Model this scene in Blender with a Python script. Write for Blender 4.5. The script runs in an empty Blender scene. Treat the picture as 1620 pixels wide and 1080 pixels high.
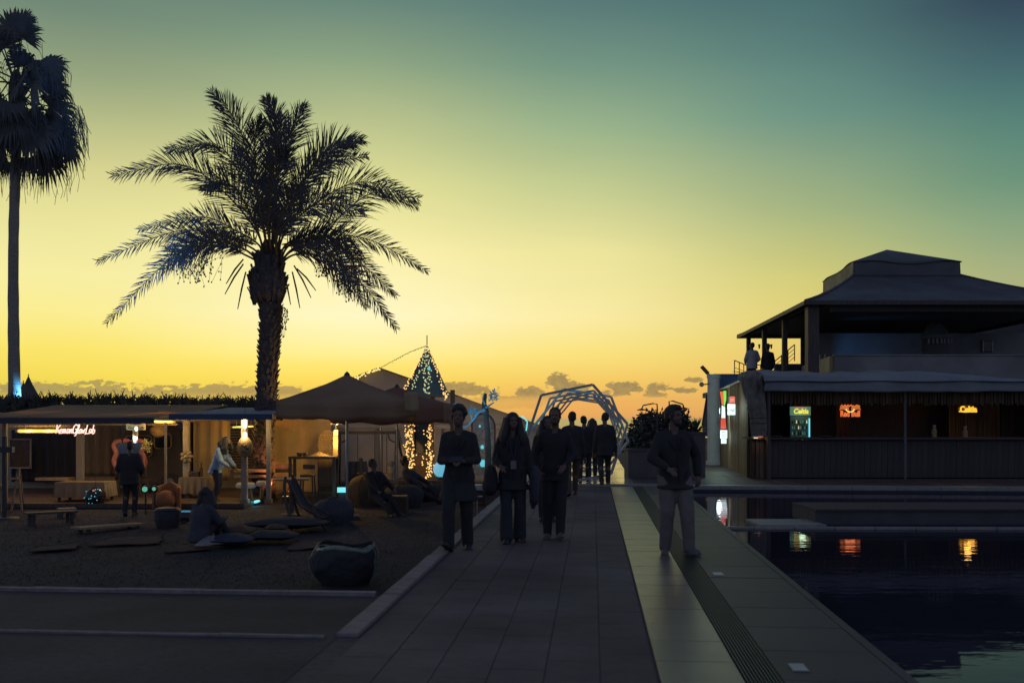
import bpy, bmesh, math, random
from mathutils import Vector, Matrix, noise
random.seed(7)
R = math.radians
scene = bpy.context.scene
C = scene.collection
# ------------------------------------------------------------------ camera, sky, light, exposure
F = 1575.0            # focal length in pixels of the 1620 px wide photograph (35 mm lens)
CH = 1.626            # camera height above the promenade
HOR = 661.0
def X(px, d): return (px - 810.0) * d / F
def Z(py, d): return CH - (py - HOR) * d / F
def P(px, py, d): return Vector((X(px, d), d, Z(py, d)))
def G(px, py, z=0.0):
    d = (CH - z) * F / (py - HOR)
    return Vector((X(px, d), d, z))
ANG = math.atan(128 / F)
CA, SA = math.cos(ANG), math.sin(ANG)
def PC(s, t, z=0.0): return Vector((s * CA + t * SA, -s * SA + t * CA, z))   # across / along the promenade

cam = bpy.data.cameras.new('camera')
cam.sensor_width = 36.0
cam.lens = 35.0
cam.shift_y = (HOR - 540) / 1620.0
cam.clip_start = 0.1
cam.clip_end = 20000
cam.dof.use_dof = True
cam.dof.focus_distance = 24.0
cam.dof.aperture_fstop = 2.2
co = bpy.data.objects.new('camera', cam)
co.location = (0, 0, CH)
co.rotation_euler = (R(90), 0, 0)
C.objects.link(co)
scene.camera = co
scene.view_settings.view_transform = 'Standard'
scene.view_settings.look = 'None'
scene.view_settings.exposure = 0.0
scene.view_settings.gamma = 1.0
cy = scene.cycles
cy.use_denoising = True
cy.max_bounces = 8
cy.diffuse_bounces = 3
cy.glossy_bounces = 3
cy.transmission_bounces = 5
cy.transparent_max_bounces = 10
cy.sample_clamp_indirect = 3.0
cy.caustics_reflective = False
cy.caustics_refractive = False

def lin(r, g, b, a=1.0):
    f = lambda c: (c / 12.92 if c <= 0.04045 else ((c + 0.055) / 1.055) ** 2.4)
    return (f(r / 255), f(g / 255), f(b / 255), a)

world = bpy.data.worlds.new('World')
scene.world = world
world.use_nodes = True
wt = world.node_tree
wt.nodes.clear()
def WN(kind, **kw):
    n = wt.nodes.new(kind)
    for k, v in kw.items(): setattr(n, k, v)
    return n
def wl(a, b): wt.links.new(a, b)
def wm(op, a, b=None, c=None, clamp=False):
    n = WN('ShaderNodeMath', operation=op)
    n.use_clamp = clamp
    for i, q in enumerate((a, b, c)):
        if q is None: continue
        if isinstance(q, (int, float)): n.inputs[i].default_value = q
        else: wl(q, n.inputs[i])
    return n.outputs[0]
def wmix(f, a, b):
    n = WN('ShaderNodeMix', data_type='RGBA')
    for sock, q in ((n.inputs[0], f), (n.inputs[6], a), (n.inputs[7], b)):
        if isinstance(q, (int, float)): sock.default_value = q
        elif isinstance(q, tuple): sock.default_value = q
        else: wl(q, sock)
    return n.outputs[2]
def wstep(x, lo, hi):
    n = WN('ShaderNodeMapRange', interpolation_type='SMOOTHSTEP')
    n.inputs[1].default_value = lo; n.inputs[2].default_value = hi
    wl(x, n.inputs[0])
    return n.outputs[0]
tc = WN('ShaderNodeTexCoord')
sep = WN('ShaderNodeSeparateXYZ'); wl(tc.outputs['Generated'], sep.inputs[0])
el = wm('MULTIPLY', wm('ARCSINE', sep.outputs[2]), 57.2958)           # degrees above the horizon
az = wm('MULTIPLY', wm('ARCTAN2', sep.outputs[0], sep.outputs[1]), 57.2958)   # degrees right of +Y
fac = wm('POWER', wm('DIVIDE', el, 90.0, clamp=True), 0.5)            # finer near the horizon
def wramp(stops):
    n = WN('ShaderNodeValToRGB')
    e = n.color_ramp.elements
    while len(e) > 1: e.remove(e[-1])
    first = True
    for d, c in stops:
        p = math.sqrt(d / 90.0)
        q = e[0] if first else e.new(p)
        q.position = p; q.color = lin(*c); first = False
    wl(fac, n.inputs[0])
    return n.outputs[0]
ZEN = [(36, (62, 76, 94)), (60, (60, 66, 92)), (90, (56, 60, 90))]
rA = wramp([(0, (218, 186, 88)), (1.2, (234, 206, 86)), (2.2, (243, 219, 88)), (3.7, (248, 228, 108)), (5.6, (248, 236, 146)), (7.6, (246, 237, 162)), (10, (234, 228, 156)), (12.9, (214, 210, 144)), (15, (186, 190, 135)), (17.3, (152, 166, 127)), (20.7, (112, 136, 118))] + ZEN)
rB = wramp([(0, (226, 182, 84)), (1.2, (238, 200, 86)), (2.2, (245, 217, 97)), (3.0, (249, 228, 118)), (3.7, (252, 238, 150)), (5.8, (253, 246, 196)), (9.4, (250, 240, 172)), (12.9, (224, 222, 150)), (16.3, (186, 194, 140)), (19.5, (140, 164, 130)), (22.4, (104, 134, 122))] + ZEN)
rC = wramp([(0, (226, 162, 94)), (1.0, (236, 177, 95)), (2.2, (242, 202, 102)), (3.0, (245, 215, 116)), (3.7, (248, 224, 124)), (5.8, (249, 235, 164)), (9.4, (236, 228, 156)), (12.9, (196, 204, 144)), (16.3, (152, 178, 138)), (19.5, (114, 148, 130)), (22.4, (88, 122, 119))] + ZEN)
rD = wramp([(0, (220, 156, 96)), (2.2, (234, 190, 102)), (5.0, (228, 208, 117)), (7.6, (211, 204, 121)), (11.2, (166, 181, 129)), (16.3, (108, 147, 132)), (19.5, (88, 126, 121)), (22.4, (72, 108, 111))] + ZEN)
rE = wramp([(0, (190, 140, 92)), (4, (186, 178, 118)), (7.2, (168, 176, 127)), (10, (134, 162, 127)), (12.1, (106, 146, 122)), (14.7, (88, 132, 120)), (17.5, (68, 104, 110)), (20.7, (50, 68, 88)), (26, (46, 60, 84)), (60, (54, 60, 88)), (90, (56, 60, 90))])
rF = wramp([(0, (118, 127, 150)), (10, (116, 127, 152)), (30, (96, 107, 134)), (60, (70, 76, 104)), (90, (56, 60, 90))])
sky = wmix(wstep(az, -25, -8), rA, rB)
sky = wmix(wstep(az, -9, 5), sky, rC)
sky = wmix(wstep(az, 3, 18), sky, rD)
sky = wmix(wstep(az, 15, 28), sky, rE)
aab = wm('ABSOLUTE', az)
sky = wmix(wstep(aab, 27, 75), sky, rF)
# low evening clouds: noise-edged banks just above the horizon
cv = WN('ShaderNodeCombineXYZ'); wl(az, cv.inputs[0]); wl(wm('MULTIPLY', el, 1.9), cv.inputs[1])
def wnoise(scale, detail, off):
    n = WN('ShaderNodeTexNoise'); n.noise_dimensions = '3D'
    n.inputs['Scale'].default_value = scale; n.inputs['Detail'].default_value = detail
    n.inputs['Roughness'].default_value = 0.6
    m = WN('ShaderNodeVectorMath', operation='ADD'); m.inputs[1].default_value = (off, off * .7, off * .3)
    wl(cv.outputs[0], m.inputs[0]); wl(m.outputs[0], n.inputs['Vector'])
    return n.outputs['Fac']
n1 = wm('SUBTRACT', wnoise(0.85, 6, 3.1), 0.5)
n2 = wm('SUBTRACT', wnoise(2.6, 4, 11.7), 0.5)
nn = wm('ADD', wm('MULTIPLY', n1, 3.0), wm('MULTIPLY', n2, 3.4))
def blob(a0, e0, wa, we):
    dx = wm('DIVIDE', wm('SUBTRACT', az, a0), wa); dy = wm('DIVIDE', wm('SUBTRACT', el, e0), we)
    return wm('SUBTRACT', 1.0, wm('ADD', wm('MULTIPLY', dx, dx), wm('MULTIPLY', dy, dy)))
def pa(px): return math.degrees(math.atan((px - 810) / F))
def pe(px, py): return math.degrees(math.atan((HOR - py) / math.hypot(F, px - 810)))
dens = None
for (px, py, wx, wy) in [(120, 655, 460, 50), (360, 652, 240, 46), (150, 606, 36, 5), (265, 611, 26, 3),
                         (800, 636, 80, 12), (838, 622, 26, 12), (884, 602, 19, 14), (900, 616, 34, 15), (860, 630, 60, 9), (990, 612, 30, 11), (975, 621, 32, 6), (1044, 613, 26, 8), (1040, 622, 22, 7),
                         (1078, 617, 30, 5), (1097, 600, 16, 6), (700, 618, 90, 14), (1180, 625, 60, 9)]:
    gain = 2.4 if wx > 180 else (1.35 if wy > 10 else .85)
    b = blob(pa(px), pe(px, py), abs(pa(px + wx) - pa(px - wx)) / 2, abs(pe(px, py - wy) - pe(px, py + wy)) / 2)
    b = wm('MULTIPLY', b, gain)
    dens = b if dens is None else wm('MAXIMUM', dens, b)
dens = wm('ADD', wm('MAXIMUM', dens, -2.2), nn)
cmask = wm('MULTIPLY', wstep(dens, 0.02, 0.5), 0.86)
ccol = wmix(wstep(wm('ADD', n2, wm('MULTIPLY', n1, 0.6)), -0.25, 0.3), lin(128, 114, 84), lin(164, 144, 92))
ccol = wmix(wstep(az, -26, -2), wmix(0.6, ccol, lin(168, 156, 96)), ccol)
wisp = WN('ShaderNodeTexNoise'); wisp.inputs['Scale'].default_value = .11; wisp.inputs['Detail'].default_value = 5; wisp.inputs['Roughness'].default_value = .6
wv = WN('ShaderNodeCombineXYZ'); wl(wm('MULTIPLY', az, .55), wv.inputs[0]); wl(wm('ADD', wm('MULTIPLY', el, 2.6), wm('MULTIPLY', az, .25)), wv.inputs[1]); wl(wv.outputs[0], wisp.inputs['Vector'])
wk = wm('ADD', .955, wm('MULTIPLY', wisp.outputs['Fac'], .09))
sky = wmix(1.0, sky, sky); wn_ = sky.node; wn_.blend_type = 'MULTIPLY'
for l_ in list(wn_.inputs[7].links): wt.links.remove(l_)
cw = WN('ShaderNodeCombineColor'); wl(wk, cw.inputs[0]); wl(wk, cw.inputs[1]); wl(wk, cw.inputs[2]); wl(cw.outputs[0], wn_.inputs[7])
lowf = wstep(el, 0.9, 1.5)
sky = wmix(wm('MULTIPLY', cmask, wm('ADD', wm('MULTIPLY', lowf, 0.75), 0.25)), sky, ccol)
nis = WN('ShaderNodeTexSky', sky_type='NISHITA', sun_disc=False)
nis.sun_elevation = R(1.0); nis.sun_rotation = R(-10)
bg = WN('ShaderNodeBackground'); bg.inputs[1].default_value = 1.0
bg2 = WN('ShaderNodeBackground'); bg2.inputs[1].default_value = 0.003
add = WN('ShaderNodeAddShader')
wo = WN('ShaderNodeOutputWorld')
wl(sky, bg.inputs[0]); wl(nis.outputs[0], bg2.inputs[0])
wl(bg.outputs[0], add.inputs[0]); wl(bg2.outputs[0], add.inputs[1]); wl(add.outputs[0], wo.inputs[0])

sun = bpy.data.lights.new('sun', 'SUN')       # afterglow of the sun that has just set
sun.energy = 0.02; sun.angle = R(12); sun.color = (1.0, 0.72, 0.40)
so = bpy.data.objects.new('sun', sun)
so.rotation_euler = (R(87), 0, R(180 + 10)); C.objects.link(so)

# ------------------------------------------------------------------ materials
MATS = {}
def mat(name, col, rough=0.75, var=0.3, scale=5.0, bump=0.0, bscale=40.0, metal=0.0, orand=0.0, emit=None, estr=0.0, stretch=(1, 1, 1), spec=0.4, trans=0.0, stain=0.0, alpha=None):
    if name in MATS: return MATS[name]
    m = bpy.data.materials.new(name); m.use_nodes = True
    nt = m.node_tree; N = nt.nodes; L = nt.links
    b = N['Principled BSDF']
    b.inputs['Roughness'].default_value = rough
    b.inputs['Metallic'].default_value = metal
    b.inputs['Specular IOR Level'].default_value = spec
    t = N.new('ShaderNodeTexCoord')
    mp = N.new('ShaderNodeMapping'); mp.inputs['Scale'].default_value = stretch
    L.new(t.outputs['Object'], mp.inputs[0])
    nz = N.new('ShaderNodeTexNoise'); nz.inputs['Scale'].default_value = scale; nz.inputs['Detail'].default_value = 6
    nz.inputs['Roughness'].default_value = 0.65
    L.new(mp.outputs[0], nz.inputs['Vector'])
    mr = N.new('ShaderNodeMapRange'); mr.inputs[1].default_value = 0.28; mr.inputs[2].default_value = 0.72
    mr.inputs[3].default_value = 1 - var; mr.inputs[4].default_value = 1 + var
    L.new(nz.outputs['Fac'], mr.inputs[0])
    val = mr.outputs[0]
    if stain > 0:
        n3 = N.new('ShaderNodeTexNoise'); n3.inputs['Scale'].default_value = 0.55; n3.inputs['Detail'].default_value = 5
        g = N.new('ShaderNodeNewGeometry'); L.new(g.outputs['Position'], n3.inputs['Vector'])
        m3 = N.new('ShaderNodeMapRange'); m3.inputs[1].default_value = 0.35; m3.inputs[2].default_value = 0.65
        m3.inputs[3].default_value = 1 - stain; m3.inputs[4].default_value = 1 + stain * .5
        L.new(n3.outputs['Fac'], m3.inputs[0])
        mm = N.new('ShaderNodeMath'); mm.operation = 'MULTIPLY'; L.new(val, mm.inputs[0]); L.new(m3.outputs[0], mm.inputs[1]); val = mm.outputs[0]
    if orand > 0:
        oi = N.new('ShaderNodeObjectInfo')
        m2 = N.new('ShaderNodeMapRange'); m2.inputs[3].default_value = 1 - orand; m2.inputs[4].default_value = 1 + orand
        L.new(oi.outputs['Random'], m2.inputs[0])
        mm = N.new('ShaderNodeMath'); mm.operation = 'MULTIPLY'; L.new(val, mm.inputs[0]); L.new(m2.outputs[0], mm.inputs[1]); val = mm.outputs[0]
    vm = N.new('ShaderNodeVectorMath'); vm.operation = 'SCALE'; vm.inputs[0].default_value = col[:3]
    L.new(val, vm.inputs['Scale']); L.new(vm.outputs[0], b.inputs['Base Color'])
    rr = N.new('ShaderNodeMapRange'); rr.inputs[3].default_value = max(0.03, rough - .1); rr.inputs[4].default_value = min(1, rough + .1)
    L.new(nz.outputs['Fac'], rr.inputs[0]); L.new(rr.outputs[0], b.inputs['Roughness'])
    if bump > 0:
        nb = N.new('ShaderNodeTexNoise'); nb.inputs['Scale'].default_value = bscale; nb.inputs['Detail'].default_value = 4
        L.new(mp.outputs[0], nb.inputs['Vector'])
        bp = N.new('ShaderNodeBump'); bp.inputs['Strength'].default_value = bump; bp.inputs['Distance'].default_value = 0.02
        L.new(nb.outputs['Fac'], bp.inputs['Height']); L.new(bp.outputs[0], b.inputs['Normal'])
    if emit:
        b.inputs['Emission Color'].default_value = (emit[0], emit[1], emit[2], 1)
        b.inputs['Emission Strength'].default_value = estr
    if trans > 0: b.inputs['Transmission Weight'].default_value = trans
    if alpha is not None: b.inputs['Alpha'].default_value = alpha
    MATS[name] = m
    return m
def glow(name, col, s, var=0.12): return mat(name, (.2, .2, .2), .5, var, 8, emit=col, estr=s)
# cloth that lets light through
def fabric(name, col, through=0.3, var=0.2, scale=2.0, bump=0.4, bscale=6.0):
    m = mat(name, col, 0.9, var, scale, bump, bscale, stain=.15)
    nt = m.node_tree; b = nt.nodes['Principled BSDF']; out = nt.nodes['Material Output']
    tr = nt.nodes.new('ShaderNodeBsdfTranslucent'); tr.inputs[0].default_value = (col[0], col[1], col[2], 1)
    mx = nt.nodes.new('ShaderNodeMixShader'); mx.inputs[0].default_value = through
    nt.links.new(b.outputs[0], mx.inputs[1]); nt.links.new(tr.outputs[0], mx.inputs[2]); nt.links.new(mx.outputs[0], out.inputs[0])
    return m
M = dict(
    paver=mat('paver', (.135, .112, .114), .8, .2, 9, .3, 90, orand=.06, stain=.42),
    mortar=mat('mortar', (.11, .09, .092), .9, .3, 12, .3, 60),
    light_slab=mat('light_slab', (.185, .14, .152), .34, .14, 4, .08, 60, orand=.08, stain=.22),
    deck_slab=mat('deck_slab', (.092, .068, .075), .56, .18, 4, .15, 60, orand=.07, stain=.25),
    white_kerb=mat('white_kerb', (.23, .20, .205), .75, .3, 7, .4, 40, orand=.1),
    grate=mat('grate', (.055, .055, .058), .5, .25, 14, .2, 60),
    soil=mat('soil', (.04, .042, .04), .95, .3, 3, .4, 30, stain=.2),
    turf=mat('turf', (.04, .038, .044), .95, .4, 2.5, .6, 50, stain=.3),
    blade=mat('blade', (.038, .038, .042), .8, .4, 3),
    pool_tile=mat('pool_tile', (.03, .035, .05), .4, .2, 6),
    coping=mat('coping', (.28, .27, .25), .5, .2, 6, .15, 50, orand=.06),
    deck_wood=mat('deck_wood', (.12, .085, .06), .55, .35, 3, .25, 30, stretch=(1, 8, 1), orand=.2),
    bar_wood=mat('bar_wood', (.15, .10, .07), .7, .4, 3, .3, 25, stretch=(6, 6, .6), orand=.3, stain=.25),
    dark_board=mat('dark_board', (.07, .06, .058), .8, .25, 3, .15, 25, stretch=(6, 6, .6), orand=.1),  # darker copy of bar_wood; the counter's lack of light is in the colour
    plaza_stone=mat('plaza_stone', (.075, .066, .067), .9, .3, 14, .3, 70, stain=.45),
    polished=mat('polished', (.4, .37, .33), .16, .12, 3, .05, 30, orand=.08),
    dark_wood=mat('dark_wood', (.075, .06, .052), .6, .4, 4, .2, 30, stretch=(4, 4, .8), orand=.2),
    pale_wood=mat('pale_wood', (.34, .25, .15), .6, .3, 4, .2, 30, stretch=(5, 5, .6), orand=.15),
    post_paint=mat('post_paint', (.36, .30, .23), .7, .15, 4, .1, 30),
    planter=mat('planter', (.13, .12, .115), .85, .2, 3, .2, 30, stain=.2),
    reed=mat('reed', (.10, .07, .04), .8, .4, 8, .2, 30, stretch=(4, 4, .3), orand=.35),
    plaster=mat('plaster', (.25, .245, .24), .85, .14, 2, .15, 30, stain=.25),
    white_paint=mat('white_paint', (.55, .55, .53), .55, .1, 3, .05, 30, stain=.12),
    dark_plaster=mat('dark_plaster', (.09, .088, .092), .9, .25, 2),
    tarp=mat('tarp', (.115, .125, .135), .6, .2, 1.6, .5, 5, stain=.25),
    awning=fabric('awning', (.30, .33, .35), .12, .16, 1.5, .6, 5),
    metal=mat('metal', (.28, .28, .29), .4, .15, 12, metal=.7),
    black_metal=mat('black_metal', (.05, .05, .055), .5, .2, 10),
    alu=mat('alu', (.38, .37, .37), .4, .15, 9, metal=.75),
    umbrella=fabric('umbrella', (.44, .30, .18), .36, .15, 1.3, .35, 5),
    umbrella_red=fabric('umbrella_red', (.34, .19, .13), .36, .15, 1.3, .35, 5),
    tent=fabric('tent', (.62, .54, .43), .12, .15, .9, .5, 3),
    canvas=fabric('canvas', (.5, .38, .22), .2, .15, 2, .4, 8),
    curtain=mat('curtain', (.045, .042, .048), .9, .35, 5, .3, 20, stretch=(6, 6, .5)),
    linen=mat('linen', (.25, .19, .12), .9, .2, 5, .3, 20, stretch=(5, 5, .6)),
    beige=mat('beige', (.45, .38, .26), .85, .15, 2, .1, 20, stain=.15),
    trunk=mat('trunk', (.105, .09, .085), .95, .45, 9, .8, 20, stain=.2),
    trunk_smooth=mat('trunk_smooth', (.30, .27, .24), .95, .3, 6, .8, 14, stretch=(1, 1, 4)),
    frond=mat('frond', (.11, .112, .115), .6, .4, 2, orand=.2),
    rachis=mat('rachis', (.15, .105, .055), .7, .3, 5),
    fruit=mat('fruit', (.11, .06, .03), .6, .4, 20),
    fan=mat('fan', (.09, .095, .095), .7, .4, 2, orand=.2),
    leaf=mat('leaf', (.07, .08, .07), .7, .45, 2),
    hedge=mat('hedge', (.06, .07, .06), .8, .45, 2),
    skin=mat('skin', (.16, .10, .075), .55, .1, 14),
    eye=mat('eye', (.03, .025, .02), .3, .1, 10),
    lips=mat('lips', (.25, .11, .09), .5, .1, 10),
    hair=mat('hair', (.04, .036, .036), .55, .4, 30, .6, 60, stretch=(3, 3, .6)),
    coat=mat('coat', (.038, .037, .039), .9, .1, 7, .2, 26),
    coat_navy=mat('coat_navy', (.06, .064, .078), .85, .2, 7, .35, 26),
    sweater=mat('sweater', (.036, .035, .038), .9, .2, 8, .4, 60),
    jeans_dark=mat('jeans_dark', (.042, .044, .056), .9, .25, 7, .35, 40),
    jeans_grey=mat('jeans_grey', (.17, .15, .14), .9, .2, 7, .35, 40),
    trousers=mat('trousers', (.036, .035, .039), .9, .1, 7, .2, 30),
    shoe=mat('shoe', (.04, .04, .042), .5, .2, 10),
    shoe_white=mat('shoe_white', (.13, .125, .12), .6, .15, 10),
    shirt_white=mat('shirt_white', (.40, .40, .42), .8, .12, 7, .3, 26),
    hoodie_blue=mat('hoodie_blue', (.30, .42, .60), .85, .12, 7, .35, 22),
    gold=mat('gold', (.2, .15, .09), .5, .2, 8),
    rattan=mat('rattan', (.40, .26, .12), .7, .35, 25, .6, 60),
    orange=mat('orange', (.42, .16, .06), .85, .2, 4, .3, 18),
    cush_blue=mat('cush_blue', (.05, .06, .09), .9, .25, 6, .4, 30),
    cush_tan=mat('cush_tan', (.10, .065, .04), .9, .25, 6, .4, 30),
    cush_grey=mat('cush_grey', (.05, .05, .054), .9, .25, 6, .4, 30),
    rug=mat('rug', (.055, .045, .046), .95, .6, 7, .4, 40),
    pink=mat('pink', (.55, .20, .17), .5, .15, 6),
    mirror=mat('mirror', (.30, .32, .34), .08, .05, 3, metal=1.0),
    glass_dark=mat('glass_dark', (.02, .024, .03), .12, .2, 5),
    rope=mat('rope', (.09, .08, .07), .9, .2, 20),
    blue_roof=mat('blue_roof', (.06, .12, .15), .6, .25, 4, .3, 16),
    plastic=mat('plastic', (.22, .20, .17), .35, .45, 6, 1.0, 14, stain=.3),
    bin_bag=mat('bin_bag', (.042, .044, .05), .8, .3, 8, 1.0, 18),
    bag_rim=mat('bag_rim', (.22, .27, .22), .35, .4, 14, .8, 30),
    yellow_lit=mat('yellow_lit', (.50, .42, .24), .9, .25, 2.5, .2, 20, stain=.3),  # yellow light on side faces, put into the colour
    warm=glow('warm', (1.0, .72, .20), 1.15), warm_white=glow('warm_white', (1.0, .86, .45), 2.2),
    tube_yellow=glow('tube_yellow', (1.0, .70, .09), 1.0), bulb=glow('bulb', (1.0, .58, .17), 1.35),
    bulb_green=glow('bulb_green', (.75, .78, .35), .8),
    teal=glow('teal', (.16, .75, .80), 1.1), cyan=glow('cyan', (.10, .50, .62), 1.1), white_cool=glow('white_cool', (.78, 1.0, .92), 1.25),
    blue_led=glow('blue_led', (.06, .34, .56), .55), blue_sheen=glow('blue_sheen', (.06, .26, .42), .3),
    pink_neon=glow('pink_neon', (1.0, .62, .52), 1.3), red_glow=glow('red_glow', (.9, .10, .05), .75), orange_neon=glow('orange_neon', (1.0, .19, .045), .82),
    green_neon=glow('green_neon', (.35, 1.0, .12), .8), amber=glow('amber', (1.0, .46, .03), 1.25), yellow_print=glow('yellow_print', (1.0, .85, .05), .9),
    fridge_panel=glow('fridge_panel', (.20, .45, .32), .3), fridge_dim=glow('fridge_dim', (.10, .30, .22), .35), fridge_in=glow('fridge_in', (.05, .12, .10), .12), screen_blue=glow('screen_blue', (.04, .28, .45), .5), screen_tan=glow('screen_tan', (1.0, .72, .42), .75),
)
black_print = mat('black_print', (.01, .01, .01), .6, .1, 4)
M['black_print'] = black_print

# ------------------------------------------------------------------ mesh helpers
MW = {}
class MB:
    def __init__(s): s.v = []; s.f = []
    def add(s, vs, fs):
        o = len(s.v); s.v += [Vector(q) for q in vs]; s.f += [tuple(o + i for i in q) for q in fs]; return s
    def box(s, c, d, rz=0.0, Mx=None):
        c = Vector(c); Mx = Mx or Matrix.Rotation(rz, 3, 'Z')
        vs = [c + Mx @ Vector((a * d[0] / 2, b * d[1] / 2, e * d[2] / 2)) for e in (-1, 1) for b in (-1, 1) for a in (-1, 1)]
        return s.add(vs, [(0, 2, 3, 1), (4, 5, 7, 6), (0, 1, 5, 4), (2, 6, 7, 3), (0, 4, 6, 2), (1, 3, 7, 5)])
    def bar(s, a, b, w, h=None):
        a = Vector(a); b = Vector(b); h = h or w; t = (b - a); ln = t.length; t.normalize()
        up = Vector((0, 0, 1)) if abs(t.z) < .95 else Vector((0, 1, 0))
        sd = t.cross(up).normalized(); up = sd.cross(t)
        Mx = Matrix((sd, t, up)).transposed()
        return s.box((a + b) / 2, (w, ln, h), Mx=Mx)
    def cyl(s, a, b, r0, r1=None, n=10): return s.tube([a, b], [r0, r0 if r1 is None else r1], n)
    def tube(s, pts, r, n=6, closed=False):
        pts = [Vector(p) for p in pts]; k = len(pts)
        if not isinstance(r, (list, tuple)): r = [r] * k
        o = len(s.v); ref = None
        for i, p in enumerate(pts):
            if closed: t = pts[(i + 1) % k] - pts[i - 1]
            else: t = pts[min(i + 1, k - 1)] - pts[max(i - 1, 0)]
            if t.length < 1e-9: t = Vector((0, 0, 1))
            t.normalize()
            if ref is None: ref = Vector((0, 0, 1)) if abs(t.z) < .9 else Vector((1, 0, 0))
            a = t.cross(ref)
            if a.length < 1e-4: ref = Vector((0, 1, 0)); a = t.cross(ref)
            a.normalize(); b = t.cross(a)
            for j in range(n):
                q = 2 * math.pi * j / n
                s.v.append(p + (a * math.cos(q) + b * math.sin(q)) * r[i])
        m = k if closed else k - 1
        for i in range(m):
            i2 = (i + 1) % k
            for j in range(n):
                j2 = (j + 1) % n
                s.f.append((o + i * n + j, o + i * n + j2, o + i2 * n + j2, o + i2 * n + j))
        if not closed:
            s.f.append(tuple(o + j for j in reversed(range(n)))); s.f.append(tuple(o + (k - 1) * n + j for j in range(n)))
        return s
    def rings(s, rg, n=16):            # stacked ellipses (cx, cy, z, rx, ry)
        o = len(s.v)
        for (cx, cy, z, rx, ry) in rg:
            for j in range(n):
                q = 2 * math.pi * j / n
                s.v.append(Vector((cx + rx * math.cos(q), cy + ry * math.sin(q), z)))
        for i in range(len(rg) - 1):
            for j in range(n):
                j2 = (j + 1) % n
                s.f.append((o + i * n + j, o + i * n + j2, o + (i + 1) * n + j2, o + (i + 1) * n + j))
        s.f.append(tuple(o + j for j in reversed(range(n)))); s.f.append(tuple(o + (len(rg) - 1) * n + j for j in range(n)))
        return s
    def lathe(s, c, prof, n=16): return s.rings([(c[0], c[1], c[2] + z, r, r) for r, z in prof], n)
    def ball(s, c, r, nu=12, nv=8, Mx=None):
        c = Vector(c); r = (r, r, r) if isinstance(r, (int, float)) else r
        o = len(s.v); Mx = Mx or Matrix.Identity(3)
        s.v.append(c + Mx @ Vector((0, 0, -r[2])))
        for i in range(1, nv):
            ph = -math.pi / 2 + math.pi * i / nv
            for j in range(nu):
                q = 2 * math.pi * j / nu
                s.v.append(c + Mx @ Vector((r[0] * math.cos(ph) * math.cos(q), r[1] * math.cos(ph) * math.sin(q), r[2] * math.sin(ph))))
        s.v.append(c + Mx @ Vector((0, 0, r[2])))
        e = len(s.v) - 1
        for j in range(nu):
            j2 = (j + 1) % nu
            s.f.append((o, o + 1 + j2, o + 1 + j))
            for i in range(nv - 2):
                s.f.append((o + 1 + i * nu + j, o + 1 + i * nu + j2, o + 1 + (i + 1) * nu + j2, o + 1 + (i + 1) * nu + j))
            s.f.append((e, o + 1 + (nv - 2) * nu + j, o + 1 + (nv - 2) * nu + j2))
        return s
    def capsule(s, a, b, r0, r1, n=10):
        a = Vector(a); b = Vector(b); t = b - a; ln = t.length
        if ln < 1e-6: return s.ball(a, r0, n, 6)
        t.normalize()
        pts = []; rr = []
        for q in (-85, -55, -25): pts.append(a + t * r0 * math.sin(R(q))); rr.append(r0 * math.cos(R(q)))
        pts += [a, b]; rr += [r0, r1]
        for q in (25, 55, 85): pts.append(b + t * r1 * math.sin(R(q))); rr.append(r1 * math.cos(R(q)))
        return s.tube(pts, rr, n)
    def slab(s, pts, ex):               # polygon extruded by the vector ex
        pts = [Vector(p) for p in pts]; ex = Vector(ex); n = len(pts)
        return s.add(pts + [p + ex for p in pts], [tuple(reversed(range(n))), tuple(range(n, 2 * n))] + [(i, (i + 1) % n, n + (i + 1) % n, n + i) for i in range(n)])
    def sheet(s, fn, nu, nv):
        o = len(s.v)
        for i in range(nu + 1):
            for j in range(nv + 1): s.v.append(Vector(fn(i / nu, j / nv)))
        for i in range(nu):
            for j in range(nv):
                a = o + i * (nv + 1) + j
                s.f.append((a, a + nv + 1, a + nv + 2, a + 1))
        return s
    def mesh(s, name, fix=True):
        me = bpy.data.meshes.new(name); me.from_pydata([tuple(q) for q in s.v], [], s.f)
        if fix:
            bm = bmesh.new(); bm.from_mesh(me); bmesh.ops.recalc_face_normals(bm, faces=bm.faces); bm.to_mesh(me); bm.free()
        return me
    def build(s, name, m, parent=None, smooth=False, world=True, fix=True, thick=0.0):
        if parent is not None and world:
            inv = MW[parent.name].inverted(); s.v = [inv @ q for q in s.v]
        me = s.mesh(name, fix)
        return link(name, me, m, parent, smooth, thick)
def link(name, me, m, parent=None, smooth=False, thick=0.0):
    if isinstance(m, str): m = M[m]
    if not me.materials: me.materials.append(m)
    if smooth: me.polygons.foreach_set('use_smooth', [True] * len(me.polygons))
    o = bpy.data.objects.new(name, me); C.objects.link(o)
    if parent is not None: o.parent = parent; MW[o.name] = MW[parent.name]
    else: MW[o.name] = Matrix.Identity(4)
    if thick:
        sm = o.modifiers.new('thickness', 'SOLIDIFY'); sm.thickness = thick; sm.offset = 0
    return o
def tag(o, label=None, cat=None, group=None, kind=None):
    if label: o['label'] = label
    if cat: o['category'] = cat
    if group: o['group'] = group
    if kind: o['kind'] = kind
    return o
def thing(name, label, cat, loc=(0, 0, 0), rz=0.0, group=None):
    o = bpy.data.objects.new(name, None); C.objects.link(o)
    o.location = loc; o.rotation_euler = (0, 0, rz); o.empty_display_size = .1
    MW[o.name] = Matrix.Translation(Vector(loc)) @ Matrix.Rotation(rz, 4, 'Z')
    return tag(o, label, cat, group)
def struct(o): o['kind'] = 'structure'; return o
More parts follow.
